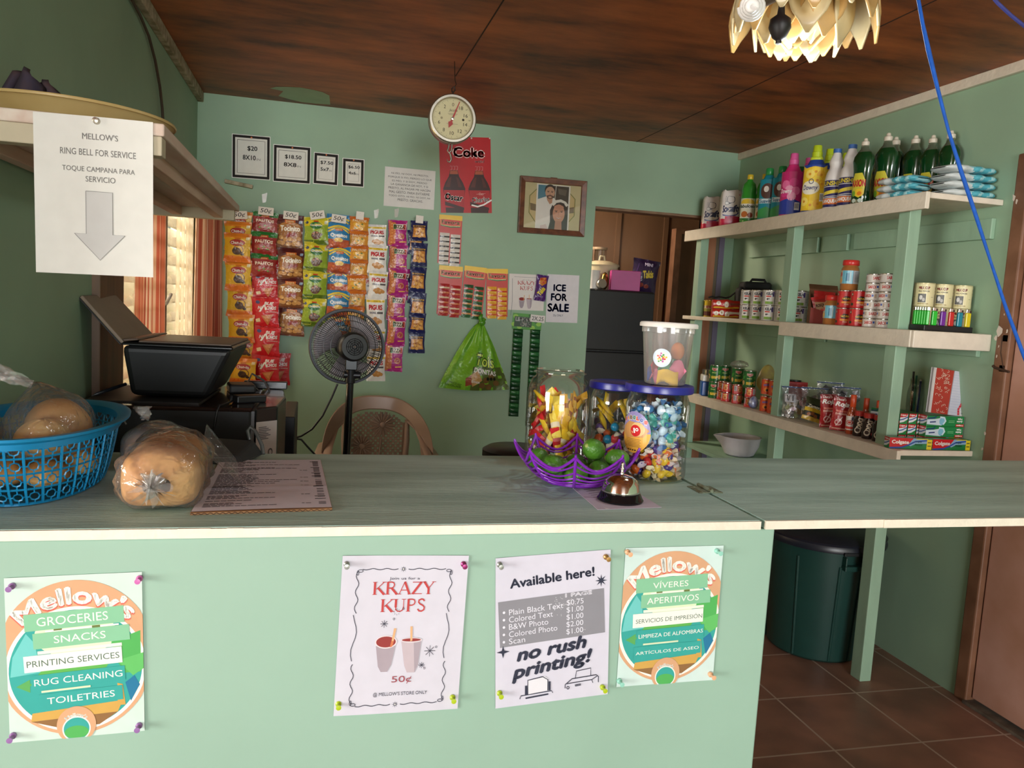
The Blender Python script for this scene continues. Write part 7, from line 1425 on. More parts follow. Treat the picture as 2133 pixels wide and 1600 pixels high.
# small yellow cans and apple packs
a = Art(.4)
def yel(a, u, w_): a.rect(u, 0, u+w_, .3, C(236, 206, 40)); a.rect(u, .3, u+w_, .5, C(226, 210, 180)); a.text('BETIN', u+.1*w_, .32, u+.7*w_, .48, C(190, 50, 40), .05); a.rect(u, .5, u+w_, .7, C(176, 170, 70)); a.rect(u, .7, u+w_, 1, C(110, 56, 46))
rep(a, yel); K8 = can('soup_can', .0235, .098, C(226, 200, 50), a, lid=mat('gold_can_end', C(206, 170, 80), .25, .9))
for px, lb in ((1459, 'slim yellow and brown can at the far left end of the middle shelf'), (1475, 'slim yellow and brown can beside the red apple packs')): put(K8, px, XF+.005, Z2, lb, 'can', 'slim yellow cans', 1, .2, py_=650)
for k, lb in ((0, 'red pack printed with cut apples, lower one'), (1, 'red pack printed with cut apples, upper one')):
    b = MB(); b.col = C(200, 44, 32); p = at_shelf(1509, 660, 2.275, Z2+.0505*k)
    W_ = .15; f = lambda u, v, s=-1: Vector(((u-.5)*W_, s*.03*(1-.3*abs(2*v-1)**3), .05*v+.001+.003*sin(u*9)*sin(v*5)))
    b.grid(lambda u, v: f(u, v), 12, 6).grid(lambda u, v: f(u, v, 1), 8, 6).box(-W_/2, W_/2, -.02, .02, .001, .049); o = b.build('cookie_pack', FOIL, smooth=50, loc=p, rot=(0, 0, face_cam(p)+.2)); tag(o, lb, 'cookie pack', 'red apple packs'); reg(o, Z2, .07)
    a = Art(.34); apl = ((.14, .55), (.34, .45), (.55, .6)) if k == 0 else ((.2, .4), (.5, .5))
    for u, v in apl: a.ell(u, v, .09, .30, C(236, 226, 206), 16); a.ell(u, v, .045, .16, C(214, 190, 150), 12); a.ell(u, v, .015, .07, C(110, 50, 40), 8)
    a.rect(.62, .3, 1, .6, C(236, 226, 214) if k == 0 else C(150, 60, 30)); a.line([(.02, .9), (.98, .85)], .05, C(236, 190, 60)); a.build('print', lambda u, v, L: f(u, 1-v)+Vector((0, -.0008-.0003*L, 0)), FOIL, o, cuts=(10, 4))
# black camera bag at the back
p = at_shelf(1568, 650, 2.45, Z2); bg_ = empty('camera_bag', p, (0, 0, face_cam(p)+.25)); tag(bg_, 'black padded camera bag behind the milk cans on the middle shelf', 'bag'); reg(bg_, Z2, .088)
BCL = mat('black_nylon', C(24, 24, 26), .75, var=.2)
MB().box(-.10, .11, -.055, .055, 0, .185).build('bag_body', BCL, bg_, bevel=.028, seg=3); MB().box(-.075, .085, -.07, .07, .17, .215).build('bag_lid', BCL, bg_, bevel=.018, seg=3)
MB().box(-.09, .02, -.088, -.06, .02, .13).build('front_pocket', BCL, bg_, bevel=.014, seg=3)
MB().tube([(-.03, -.02, .21), (-.02, -.02, .228), (.05, -.02, .228), (.06, -.02, .21)], .008, 8).build('handle', BCL, bg_, smooth=60)
MB().tube([(-.10, .03, .15), (-.125, .03, .125), (-.15, .03, .116), (-.19, .03, .120), (-.21, .03, .115), (-.23, .03, .119), (-.25, .03, .113)], .012, 8, flat=.4).build('strap', BCL, bg_, smooth=60)
# open carton with snack bags
p = at_shelf(1716, 668, 2.34, Z2); cx = empty('carton', p+Vector((0, .01, .0005)), (0, 0, face_cam(p)+.12)); tag(cx, 'open tilted cardboard carton with a red front on the middle shelf', 'carton')
CB2 = mat('brown_carton', C(136, 92, 62), .8, alt=C(112, 74, 48)); CB3 = mat('red_carton_front', C(156, 56, 44), .6, alt=C(136, 46, 38))
b = MB(); b.box(-.065, .065, -.065, .065, 0, .003).box(.062, .065, -.063, .065, .003, .10).box(-.065, .065, .062, .065, .003, .165).add([(-.065, -.063, .003), (-.062, -.063, .003), (-.062, .062, .003), (-.065, .062, .003), (-.065, -.063, .07), (-.062, -.063, .07), (-.062, .062, .16), (-.065, .062, .16)], [(0, 3, 2, 1), (4, 5, 6, 7), (0, 1, 5, 4), (1, 2, 6, 5), (2, 3, 7, 6), (3, 0, 4, 7)]); b.build('box_sides', CB2, cx)
b = MB(); b.add([(-.065, -.066, 0), (.065, -.066, 0), (.065, -.066, .04), (-.065, -.066, .075), (-.065, -.063, 0), (.065, -.063, 0), (.065, -.063, .04), (-.065, -.063, .075)], [(0, 1, 2, 3), (4, 7, 6, 5), (0, 4, 5, 1), (1, 5, 6, 2), (2, 6, 7, 3), (3, 7, 4, 0)]); b.build('front_panel', CB3, cx)
MB().add([(-.065, .064, .165), (.065, .064, .165), (.065, .10, .185), (-.065, .11, .19)], [(0, 1, 2, 3)]).build('open_flap', CB2, cx, solid=.003)
a = Art(1.0); a.poly([(.1, .2), (.9, .3), (.85, .75), (.12, .7)], C(190, 150, 110)); a.text('ROSQUILLAS', .12, .3, .88, .44, C(60, 30, 26), .05); a.text('LIMON', .2, .5, .8, .66, C(226, 60, 50), .05)
RS = snack_bag('snack_bag', .10, .12, .022, [(.12, C(206, 40, 40)), (1, C(178, 40, 38))], a, 41)
# peanut butter jars
a = Art(.5); a.rect(0, 0, 1, 1, C(110, 180, 200)); a.rect(0, 0, .2, 1, C(206, 190, 160)); a.ell(.08, .3, .09, .18, C(206, 70, 70), 12); a.rect(.62, 0, 1, 1, C(176, 176, 180)); a.rect(.36, .2, .48, .8, C(60, 120, 150)); a.rect(.50, .1, .54, .9, C(200, 226, 230))
for k in range(7): a.rect(.67, .12+.11*k, .95, .16+.11*k, C(120, 120, 126))
a.ell(.12, .75, .10, .2, C(226, 180, 110), 10)
PBJ = bottle('peanut_butter_jar', [(.001, 0), (.034, 0), (.037, .005), (.037, .09), (.034, .10), (.031, .104), (.031, .11)], 28, liquid('peanut_butter', C(168, 108, 56)), [('lid', [(.033, .108), (.0345, .110), (.0345, .128), (.032, .131), (.001, .131)], plastic('red_lid', C(206, 48, 42)))], a, 1, 1, 3.0, (.028, .085), .037)
put(PBJ, 1731, XF+.003, Z2, 'peanut butter jar with a red lid standing on the middle shelf', 'jar', 'peanut butter jars', 1, 0, py_=672)
pk = at_shelf(1768, 600, XF+.004, Z2+.1535); PBJ.put(pk, (0, 0, face_cam(pk)), 'peanut butter jar with a red lid standing on the red bean cans', 'jar', 'peanut butter jars')
# tray of lighters
p0 = on_x(1921, 676, 2.262); lt_ = empty('lighter_tray', (2.36, 2.592, Z2+.0005)); tag(lt_, 'black tray of coloured lighters at the near end of the middle shelf', 'tray')
MB().box(-.108, .118, -.040, .038, 0, .022).build('tray', BLK, lt_, bevel=.003)
LB = MB(); LB.col = C(30, 190, 60); LB.box(-.011, .011, -.006, .006, 0, .058); LB_proto = {}
def lighter(c, nm):
    r = empty('lighter'); b = MB(); b.col = c; b.box(-.0105, .0105, -.0055, .0055, 0, .055); b.build('lighter_body', GLOSSY, r, bevel=.003)
    MB().box(-.0105, .003, -.005, .005, .0555, .068).build('metal_hood', CHR, r, bevel=.001); b = MB(); b.col = C(60, 40, 36); b.box(.003, .0105, -.004, .004, .0555, .064); b.build('thumb_button', GLOSSY, r); return Proto(r)
LC = {'green': C(40, 190, 50), 'purple': C(110, 40, 150), 'red': C(196, 40, 36), 'teal': C(20, 130, 150), 'yellow': C(220, 200, 30)}
LPs = {k: lighter(c, k) for k, c in LC.items()}
for i, (k, x) in enumerate((('green', -.058), ('purple', -.018), ('red', .020), ('teal', .060), ('yellow', .098))):
    LPs[k].put((2.36+x, 2.563, Z2+.0225), (0, 0, -.1), '%s lighter in the front row of the black tray' % k, 'lighter', 'lighters in the tray', 1)
for j in range(6): LPs['green'].put((2.36-.092+.0*j, 2.560+.0128*j, Z2+.0225), (0, 0, 1.15), 'green lighter at the left side of the tray, %s from the front' % ['first', 'second', 'third', 'fourth', 'fifth', 'last'][j], 'lighter', 'lighters in the tray', 1)

# ---- bottom shelf
for px, k, X, nm in ((1491, 0, 2.245, 'first'), (1491, 1, 2.245, 'first'), (1505, 1, 2.30, 'second'), (1531, 1, 2.275, 'third'), (1560, 1, 2.275, 'fourth'), (1505, 0, 2.31, 'second'), (1531, 0, 2.33, 'third'), (1560, 0, 2.33, 'fourth')):
    put(K5, px, X, Z3+.0955*k, 'green corn can, %s from the left, %s row' % (nm, ('lower', 'upper')[k]), 'can', 'green corn cans', 1, .1+.3*(px > 1500), py_=800)
for px, X, nm in ((1503, 2.25, 'first'), (1517, 2.246, 'second'), (1535, 2.25, 'third'), (1562, 2.244, 'fourth')):
    for k in (0, 1): put(K6, px, X, Z3+.0525*k, 'small red sausage can, %s from the left, %s row' % (nm, ('lower', 'upper')[k]), 'can', 'small red sausage cans', 1, .9 if nm in ('third',) else .2, py_=825)
for px, X, nm in ((1592, 2.244, 'left'), (1608, 2.244, 'right')):
    for k in (0, 1): put(K7, px, X, Z3+.0885*k, 'orange drink can, %s column, %s one' % (nm, ('lower', 'upper')[k]), 'can', 'orange drink cans', .9, .3, py_=850)
# carton and paper at the far end
b = MB(); b.col = C(222, 218, 210); p = at_shelf(1471, 815, 2.245, Z3); b.box(-.035, .035, -.035, .035, .085, .125); b.col = C(30, 80, 160); b.box(-.035, .035, -.035, .035, 0, .085); o = b.build('tissue_pack', GLOSSY, loc=p, rot=(0, 0, face_cam(p)+.2), bevel=.006); tag(o, 'blue and white pack at the far left end of the bottom shelf', 'pack')
p.z += .1258; tag(MB().lathe([(.001, 0), (.034, 0), (.035, .03), (.001, .032)], 24).build('foil_can', MATS['tinplate'], smooth=40, loc=p+Vector((0, -.01, 0))), 'silver can lying on the blue and white pack', 'can')
# things seen past the shelf end
tag(MB().box(-.05, .05, -.04, .04, 0, .18).build('paper_sack', mat('brown_sack', C(110, 76, 56), .8), loc=(2.39, 4.40, Z3+.0), rot=(0, 0, .2), bevel=.01) if False else MB().tube([(2.30, 4.53, 1.44), (2.30, 4.525, 1.36), (2.305, 4.52, 1.30), (2.315, 4.52, 1.27)], .010, 8, flat=.3).build('black_strap', BCL, smooth=60), 'black strap hanging at the back end of the shelves', 'strap')
# clear lid on the corn cans
p = at_shelf(1542, 745, 2.30, Z3+.192); o = bag_blob('clear_cover', p+Vector((0, 0, .015)), .05, .045, .024, 3, m=film('clear_cover', (.93, .94, .92, 1), .08, .1, .10, (.8, .8, .78, 1))); tag(o, 'crumpled clear plastic lying on the green corn cans', 'plastic bag')
# blue candy bag, yellow bag, red box
p = at_shelf(1569, 850, 2.238, Z3); o = bun('candy_bag', p+Vector((0, 0, .024)), .030, .022, .040, 4, mat('blue_foil_bag', C(36, 60, 140), .3, .2, scale=40, alt=C(190, 196, 214)), .4, 7); tag(o, 'crumpled blue and white foil bag in front of the sausage cans', 'candy bag')
p = at_shelf(1594, 785, 2.37, Z3); o = bun('snack_pouch', p+Vector((0, 0, .13)), .05, .04, .095, 6, mat('yellow_plastic_bag', C(190, 176, 90), .35, scale=20, alt=C(160, 140, 90)), .3, 5); o.rotation_euler = (0, .3, .4); tag(o, 'yellow plastic pouch standing behind the orange cans', 'pouch')
p = at_shelf(1655, 810, 2.36, Z3); o = empty('ketchup_box', p, (0, 0, face_cam(p)+.3)); tag(o, 'red box behind the zip bags on the bottom shelf', 'box'); b = MB(); b.col = C(166, 34, 30); b.box(-.055, .055, -.03, .03, .06, .165); b.col = C(226, 170, 40); b.box(-.055, .055, -.03, .03, 0, .06); b.build('carton', GLOSSY, o, bevel=.002)
MB().lathe([(.001, .1655), (.028, .1655), (.030, .167), (.030, .172), (.001, .173)], 24).build('lid', BLK, o, smooth=40)
# zip bags
ZB = film('zip_bag_plastic', (.93, .94, .96, 1), .10, .08, .06, (.8, .8, .85, 1), .6, 30); ZBL = mat('blue_zip_strip', C(52, 84, 150), .35)
def zipbag(px, X, W_, H_, lean, label, back=False, py_=865):
    p = at_shelf(px, py_, X, Z3+.006); r = empty('zip_bag', p, (0, 0, face_cam(p)+.2)); tag(r, label, 'zip bag', 'clear zip bags on the bottom shelf')
    f = lambda u, v, s: Vector(((u-.5)*W_*(1-.04*sin(pi*v)), s*.026*sin(pi*u)**.7*sin(pi*min(1, v*1.0+.04))**.8+lean*v+.004*sin(u*17+v*9), H_*v*math.sqrt(max(.1, 1-(lean/H_)**2))))
    b = MB(); b.grid(lambda u, v: f(u, v, -1), 16, 14).grid(lambda u, v: f(u, v, 1), 12, 10); b.build('bag_film', ZB, r, smooth=180)
    b = MB(); b.tube([f(k/12, .97, 0) for k in range(13)], .0045, 6, flat=.5); b.build('zip_strip', ZBL, r, smooth=60); return r, f, p
r, f, p = zipbag(1657, 2.252, .13, .155, .05, 'clear zip bag of small sachets with a price note, front left')
b = MB(); b.col = C(214, 212, 212); b.grid(lambda u, v: f(.08+.42*u, .50+.26*v, -.9)+Vector((0, .001, 0)), 4, 3); b.build('price_note', PAPER, r); a = Art(.55); a.text('3/', .12, .15, .45, .85, BLACK, .03, .1); a.text('1', .62, .15, .75, .85, BLACK, .03, .1); a.build('handwriting', lambda u, v, L: f(.08+.42*u, .76-.26*v, -.92)+Vector((0, .0006-.0001*L, 0)), PAPER, r, cuts=(4, 3))
SACH = [C(196, 186, 170), C(70, 60, 56), C(150, 160, 90), C(206, 150, 150), C(120, 110, 100), C(226, 220, 206)]; rr = random.Random(21)
for k in range(16):
    b = MB(); b.col = SACH[k % 6]; u0, v0 = rr.uniform(.14, .78), rr.uniform(.06, .62); c0 = f(u0, v0, rr.uniform(-.6, .6)); M = Matrix.Translation(c0) @ Euler((rr.uniform(-.4, .4), rr.uniform(-1, 1), rr.uniform(-.5, .5))).to_matrix().to_4x4(); b.box(-.009, .009, -.002, .002, -.016, .016, M=M); b.build('sachet', FOIL, r, bevel=.001); 
r, f, p = zipbag(1696, 2.30, .12, .16, .04, 'clear zip bag of green seasoning packets behind the yellow pouch')
for k in range(12):
    b = MB(); b.col = [C(90, 110, 60), C(60, 66, 50), C(170, 160, 120), C(110, 60, 60)][k % 4]; c0 = f(rr.uniform(.15, .85), rr.uniform(.08, .75), rr.uniform(-.6, .6)); M = Matrix.Translation(c0) @ Euler((rr.uniform(-.4, .4), rr.uniform(-1, 1), 0)).to_matrix().to_4x4(); b.box(-.011, .011, -.002, .002, -.018, .018, M=M); b.build('sachet', FOIL, r, bevel=.001)
for i, (px, lb) in enumerate(((1728, 'dark zip bag with a blue strip behind the red sachets'), (1762, 'dark zip bag with a blue strip behind the sauce bottle'))):
    r, f, p = zipbag(px, 2.40, .125, .185-.01*i, .03, lb, py_=850)
    for k in range(14):
        b = MB(); b.col = [C(40, 44, 50), C(60, 70, 56), C(36, 36, 40), C(90, 84, 80)][k % 4]; c0 = f(rr.uniform(.12, .88), rr.uniform(.2, .8), rr.uniform(-.6, .6)); M = Matrix.Translation(c0) @ Euler((rr.uniform(-.4, .4), rr.uniform(-1, 1), 0)).to_matrix().to_4x4(); b.box(-.014, .014, -.003, .003, -.02, .02, M=M); b.build('sachet', FOIL, r, bevel=.001)
# yellow and black seasoning pouch
a = Art(1.1); a.rect(0, .0, 1, .30, C(60, 66, 40)); a.rect(.02, .30, .98, .46, C(24, 26, 26)); a.text('Zamora', .1, .31, .95, .46, C(230, 226, 200), .05, .3); a.rect(0, .46, 1, .62, C(206, 170, 40)); blob(a, [(.3, .75), (.5, .7), (.7, .78)], C(150, 90, 50), .12)
SP2 = snack_bag('seasoning_pouch', .085, .11, .02, [(.3, C(90, 96, 56)), (.86, C(56, 56, 44)), (1, C(196, 160, 60))], a, 51); p = at_shelf(1690, 882, 2.262, Z3); SP2.put(p+Vector((0, 0, .062)), (-.3, .25, face_cam(p)+.3), 'yellow and black seasoning pouch leaning in front of the zip bags', 'pouch')
# red sauce sachets
a = Art(1.9); a.text("Ducal's", .15, .04, .7, .12, WHITE, .02, .2); a.text('Roja', .10, .15, .92, .33, WHITE, .04, .25); a.rect(.18, .40, .82, .45, C(206, 110, 90)); a.text('tomate', .15, .47, .9, .53, C(236, 190, 170), .03, .2); a.ring(.42, .75, .22, .10, .05, C(226, 190, 180), 20); a.line([(.3, .86), (.62, .58)], .06, C(226, 190, 180)); a.rect(.1, .92, .9, .96, C(206, 150, 130))
SR = snack_bag('sauce_sachet', .075, .15, .022, [(.06, C(120, 24, 26)), (1, C(158, 28, 30))], a, 61)
for px, X, lb, ry in ((1722, 2.246, 'dark red sauce sachet, left one, standing on the bottom shelf', -.05), (1748, 2.246, 'dark red sauce sachet, right one, beside the hot sauce bottle', .06)):
    p = at_shelf(px, 890, X, Z3); SR.put(p+Vector((0, 0, .077)), (-.06, ry, face_cam(p)+.15), lb, 'sauce sachet', 'red sauce sachets')
# hot sauce
a = Art(1.1); a.rect(0, 0, 1, 1, C(222, 218, 210)); a.rect(.5, .05, .92, .3, C(90, 90, 110)); a.ring(.4, .45, .2, .17, .05, C(190, 50, 40), 16); a.ell(.4, .45, .1, .08, C(196, 60, 44)); a.rect(.1, .75, .7, .92, C(206, 70, 60))
HS = bottle('hot_sauce_bottle', [(.001, 0), (.020, 0), (.022, .004), (.022, .085), (.017, .105), (.010, .122), (.0095, .13)], 24, liquid('orange_sauce', C(160, 66, 30)), [('cap', [(.0115, .118), (.0125, .12), (.0125, .168), (.011, .17), (.001, .17)], plastic('orange_cap', C(206, 76, 36)))], a, 1, 1, 3.2, (.018, .078), .022)
put(HS, 1772, 2.25, Z3, 'orange-capped hot sauce bottle with a white label, at the front', 'sauce bottle', 'sauce bottles', 1.0, 0, py_=893)
for px, X, lb in ((1801, 2.31, 'orange-capped sauce bottle behind the coffee jars, left one'), (1828, 2.31, 'orange-capped sauce bottle behind the coffee jars, right one')): put(HS, px, X, Z3, lb, 'sauce bottle', 'sauce bottles', .93, 1, py_=880)
a = Art(.9); a.rect(0, 0, 1, 1, C(40, 26, 24)); a.text('DIXI', .1, .1, .8, .45, C(220, 206, 180), .06, rot=-1.4); a.ell(.35, .72, .2, .2, C(206, 196, 176), 14); a.ell(.35, .7, .13, .13, C(60, 40, 30), 12); a.rect(.6, .7, .9, .86, C(190, 50, 60))
CJ = bottle('coffee_jar', [(.001, 0), (.022, 0), (.024, .004), (.024, .062), (.021, .075), (.018, .08), (.018, .084)], 24, liquid('dark_coffee', C(44, 26, 22)), [('lid', [(.0195, .082), (.021, .083), (.021, .100), (.019, .102), (.001, .102)], plastic('dull_red_lid', C(176, 46, 40)))], a, 1, 1, 2.6, (.008, .068), .024)
for px, X, lb in ((1788, 2.252, 'dark coffee jar with a red lid, next to the hot sauce'), (1808, 2.246, 'dark coffee jar with a red lid, middle one in front of the post'), (1831, 2.245, 'dark coffee jar with a red lid, beside the corner post'), (1880, 2.405, 'dark jar with a red lid between the corner post and the toothpaste')): put(CJ, px, X, Z3, lb, 'coffee jar', 'dark coffee jars', 1.05, .2, py_=900)
# toothpaste cartons
def tooth():
    b = MB(); L_, h_, d_ = .172, .042, .036
    b.col = C(34, 130, 70); b.box(-L_/2, L_/2, -d_/2, d_/2, 0, h_); r = b.build('toothpaste_box', GLOSSY, bevel=.0008)
    a = Art(h_/L_); a.poly([(0, 0), (.56, 0), (.44, .62), (.3, .86), (0, .9)], C(200, 28, 36)); a.text('Colgate', .05, .20, .46, .66, WHITE, .05); a.poly([(.44, .62), (.56, 0), (.9, 0), (.9, .45), (.62, .5), (.5, .75)], C(140, 176, 206)); a.line([(.02, .95), (.3, .88), (.46, .62), (.6, .3), (.9, .14)], .035, C(40, 80, 160)); a.text('Triple', .60, .22, .76, .42, C(30, 80, 60), .03, .2); a.text('Accion', .58, .48, .78, .66, C(30, 80, 60), .03, .2); a.poly([(.56, .8), (.74, .72), (.9, .8), (.9, 1), (.5, 1)], C(34, 120, 60)); a.rect(.88, .06, 1, 1, C(226, 206, 40)); a.rect(.9, .3, .98, .38, C(60, 60, 40)); a.rect(.9, .62, .98, .7, C(60, 60, 40)); a.rect(.62, 0, .9, .08, C(206, 196, 60))
    a.build('front_print', lambda u, v, L: Vector(((u-.5)*L_, -d_/2-.0004-.0001*L, h_*(1-v))), GLOSSY, r)
    a = Art(h_/L_); a.poly([(0, .35), (.2, .3), (.45, .12), (.5, .5), (.4, .9), (0, .8)], C(206, 220, 232)); a.line([(.02, .25), (.2, .18), (.24, .02)], .03, C(30, 60, 110)); a.line([(.08, .6), (.24, .55)], .03, C(40, 60, 120)); a.ell(.40, .5, .07, .36, C(130, 190, 216)); a.line([(.34, .1), (.46, .15), (.5, .45), (.44, .8)], .04, C(206, 226, 236)); a.rect(.58, .4, .74, .46, C(120, 190, 130)); a.rect(.58, .54, .74, .60, C(120, 190, 130)); a.text('Triple', .82, .12, .95, .34, WHITE, .05, .2, rot=pi); a.text('Accion', .80, .40, .96, .60, WHITE, .05, .2, rot=pi); a.rect(.78, .74, 1, .98, C(196, 40, 40)); a.text('Colgate', .80, .78, .98, .93, WHITE, .04, rot=pi)
    a.build('back_print', lambda u, v, L: Vector(((.5-u)*L_, d_/2+.0004+.0001*L, h_*(1-v))), GLOSSY, r)
    a = Art(h_/d_); a.rect(0, 0, 1, 1, C(226, 228, 230)); a.poly([(0, 0), (1, 0), (.8, .30), (0, .38)], C(196, 36, 42)); a.text('Colgate', .06, .06, .78, .26, WHITE, .04); a.line([(0, .62), (.4, .55), (1, .32)], .12, C(50, 90, 160)); a.poly([(0, .88), (.5, .8), (1, .55), (1, 1), (0, 1)], C(40, 130, 66))
    a.build('end_print', lambda u, v, L: Vector((-L_/2-.0004-.0001*L, d_/2-u*d_, h_*(1-v))), GLOSSY, r)
    a.build('end_print', lambda u, v, L: Vector((L_/2+.0004+.0001*L, -d_/2+u*d_, h_*(1-v))), GLOSSY, r); return Proto(r)
TP = tooth(); G_ = 'toothpaste cartons'; zt = Z3+.0015
for (X, y, z, rz, lb) in ((2.262, 2.580, 0, -.17, 'red-fronted toothpaste carton at the shelf front, beside the corner post'), (2.437, 2.566, 0, -.03, 'red-fronted toothpaste carton at the shelf front, right-hand one'),
                          (2.440, 2.612, .043, pi-.03, 'long green toothpaste carton, lower of the two turned backwards'), (2.440, 2.612, .086, pi-.03, 'long green toothpaste carton, upper of the two turned backwards'),
                          (2.242, 2.728, .043, pi/2, ''), (2.284, 2.728, .043, pi/2, ''), (2.326, 2.728, .043, pi/2, ''), (2.242, 2.728, .086, pi/2, ''), (2.284, 2.728, .086, pi/2, ''), (2.326, 2.728, .086, pi/2, ''),
                          (2.445, 2.616, 0, -.03, 'green toothpaste carton at the bottom behind the right-hand red-fronted one'), (2.284, 2.728, 0, pi/2, 'toothpaste carton lowest under the left column of end-on cartons'), (2.326, 2.728, 0, pi/2, 'toothpaste carton lowest under the middle column of end-on cartons'), (2.368, 2.728, 0, pi/2, 'toothpaste carton lowest under the right column of end-on cartons')):
    if not lb:
        c_ = ['left', 'middle', 'right'][round((X-2.242)/.042)]; lb = 'toothpaste carton showing its end, %s column, %s row' % (c_, 'lower' if z < .06 else 'upper')
        X += .042
    TP.put((X, y, zt+z), (0, 0, rz), lb, 'toothpaste', G_)
# jar of pens
pj = at_shelf(1908, 850, 2.40, Z3+.118); pj = Vector((2.345, 2.80, Z3+.0005)); q = on_x(1908, 850, 2.345)
q = on_y(1909, 848, 2.87); pj = Vector((q.x, 2.87, Z3+.0005)); pe = empty('pen_jar', pj); tag(pe, 'clear glass jar of pens behind the toothpaste cartons', 'jar')
MB().lathe([(.001, .003), (.04, .003), (.043, .01), (.043, .19), (.038, .215), (.034, .225), (.034, .24), (.036, .243), (.036, .25), (.034, .252)], 32, caps=False).build('glass_jar', film('clear_glass', (.93, .96, .94, 1), .07, .04), pe, smooth=40)
rr = random.Random(2)
for i, (cn, c) in enumerate((('dark blue', C(36, 40, 90)), ('green', C(30, 120, 80)), ('dark blue', C(30, 34, 80)), ('yellow', C(216, 170, 50)), ('black', C(24, 24, 28)), ('green', C(20, 110, 90)), ('blue', C(40, 60, 130)), ('black', C(20, 20, 24)), ('white', C(210, 210, 210)))):
    an = i*.698; r0, r1 = .017, .027; b = MB(); b.col = c; A = Vector((r0*cos(an), r0*sin(an), .006)); Bp = Vector((r1*cos(an), r1*sin(an), .245+.03*((i*5) % 3)/2)); d = (Bp-A)
    b.tube([A, A+d*.06, A+d*.9, Bp], [.001, .004, .0042, .004], 8); b.col = WHITE if i % 3 == 0 else c; b.tube([Bp, Bp+d*.03], .0043, 8); o = b.build('pen', GLOSSY, smooth=40, loc=pj); tag(o, '%s pen standing in the glass jar, %s' % (cn, ['front', 'right of centre', 'at the right', 'back right', 'at the back', 'back left', 'at the left', 'front left', 'in the middle'][i]), 'pen', 'pens in the glass jar')
# notebook with a red pattern
nbp = Vector((2.415, 2.655, Z3+.130)); c4 = [on_y(x, y, 2.64) for x, y in ((1953, 766), (2046, 782), (2012, 868), (1925, 857))]
P0 = sum(c4, Vector())/4; nb_ = empty('notebook', P0); tag(nb_, 'notebook with a red scroll pattern and a white page, leaning on the toothpaste', 'notebook')
R4 = [p-P0 for p in c4]
def nbf(u, v, o): p = (R4[0]*(1-u)+R4[1]*u)*(1-v)+(R4[3]*(1-u)+R4[2]*u)*v; return p+Vector((0, -o+.05*(0.5-v)*-1*0-.012*max(0, u-.7)**1*v*2+.04*(.5-v)*1.0, 0))
b = MB(); b.col = C(222, 216, 216); b.grid(lambda u, v: nbf(u, v, 0), 12, 8).grid(lambda u, v: nbf(u, v, -.012), 12, 8); b.build('pages', PAPER, nb_, smooth=180)
a = Art(.95); a.rect(.05, 0, .45, 1, C(176, 60, 46)); a.rect(0, 0, .06, 1, C(206, 200, 196)); rr = random.Random(6)
for k in range(46): u, v = rr.uniform(.09, .41), rr.uniform(.03, .97); a0 = rr.uniform(0, 6); a.ring(u, v, .03, .028, .010, C(214, 180, 160), 8, a0, a0+4); a.L -= 1
a.L += 1; a.rect(.46, 0, .70, 1, C(206, 204, 216)); 
for k in range(16): a.rect(.46, .03+.06*k, 1, .036+.06*k, C(176, 180, 206), 0); a.L -= 1
a.L += 1; a.line([(.80, .02), (.76, .2), (.80, .35), (.72, .55), (.74, .7), (.68, .85), (.70, .98)], .045, C(206, 50, 60)); a.line([(.88, .05), (.86, .25), (.84, .4), (.82, .6), (.79, .75), (.77, .95)], .012, C(40, 40, 44))
a.build('cover_print', lambda u, v, L: nbf(u, v, .0015+.0003*L), PAPER, nb_, cuts=(8, 8))
MB().box(-.075, .075, -.012, .0, -.012, .0).build('spine_foot', BLK, nb_) if False else None

# goods that would stand inside one another slide back along the shelf, away from the shop front
def settle():
    for Z in ZS:
        cl = []
        for o, z, r in REG:
            if not -.01 < z-Z < .35: continue
            xy = o if isinstance(o, tuple) else (o.location.x, o.location.y)
            zz = Z if isinstance(o, tuple) else z
            for c in cl:
                if not c['fix'] and not isinstance(o, tuple) and math.hypot(c['p'].x-xy[0], c['p'].y-xy[1]) < 1e-4: c['o'].append(o); break
            else: cl.append({'p': Vector((xy[0], xy[1])), 'r': abs(r), 'fix': r < 0, 'o': [] if isinstance(o, tuple) else [o]})
        for y in (2.639, 3.404, 4.36): cl.append({'p': Vector((SX+.026, y+.031)), 'r': .040, 'fix': True, 'o': []})
        for it in range(400):
            for i, a in enumerate(cl):
                for b in cl[:i]:
                    d = a['p']-b['p']; L = max(d.length, 1e-5); ov = a['r']+b['r']-L
                    if ov <= 0 or a['fix'] and b['fix']: continue
                    n = d/L; far, near = (a, b) if a['p'].length > b['p'].length else (b, a)
                    if not far['fix']: far['p'] += far['p'].normalized()*ov*.5
                    if not a['fix']: a['p'] += n*ov*.3
                    if not b['fix']: b['p'] -= n*ov*.3
            for c in cl:
                if not c['fix']: c['p'].x = min(XR-.004-c['r'], max(SX-.008+c['r'], c['p'].x)); c['p'].y = max(2.548+c['r'], c['p'].y)
        for c in cl:
            if not c['fix']:
                for o in c['o']: o.location.x, o.location.y = c['p'].x, c['p'].y
REG.append([cx, Z2, .08])
settle()
pc_ = cx.rotation_euler.z
for i, (dx, dy, dz, ry, lb) in enumerate(((-.006, -.036, .072, -.2, 'front'), (.004, -.004, .085, -.1, 'middle'), (.0, .03, .095, .05, 'back'))):
    q = cx.location+Matrix.Rotation(pc_, 3, 'Z') @ Vector((dx, dy, dz)); RS.put(q, (-.12, ry, pc_+.2), 'red snack bag standing in the open carton, %s one' % lb, 'snack bag', 'red snack bags in the carton')

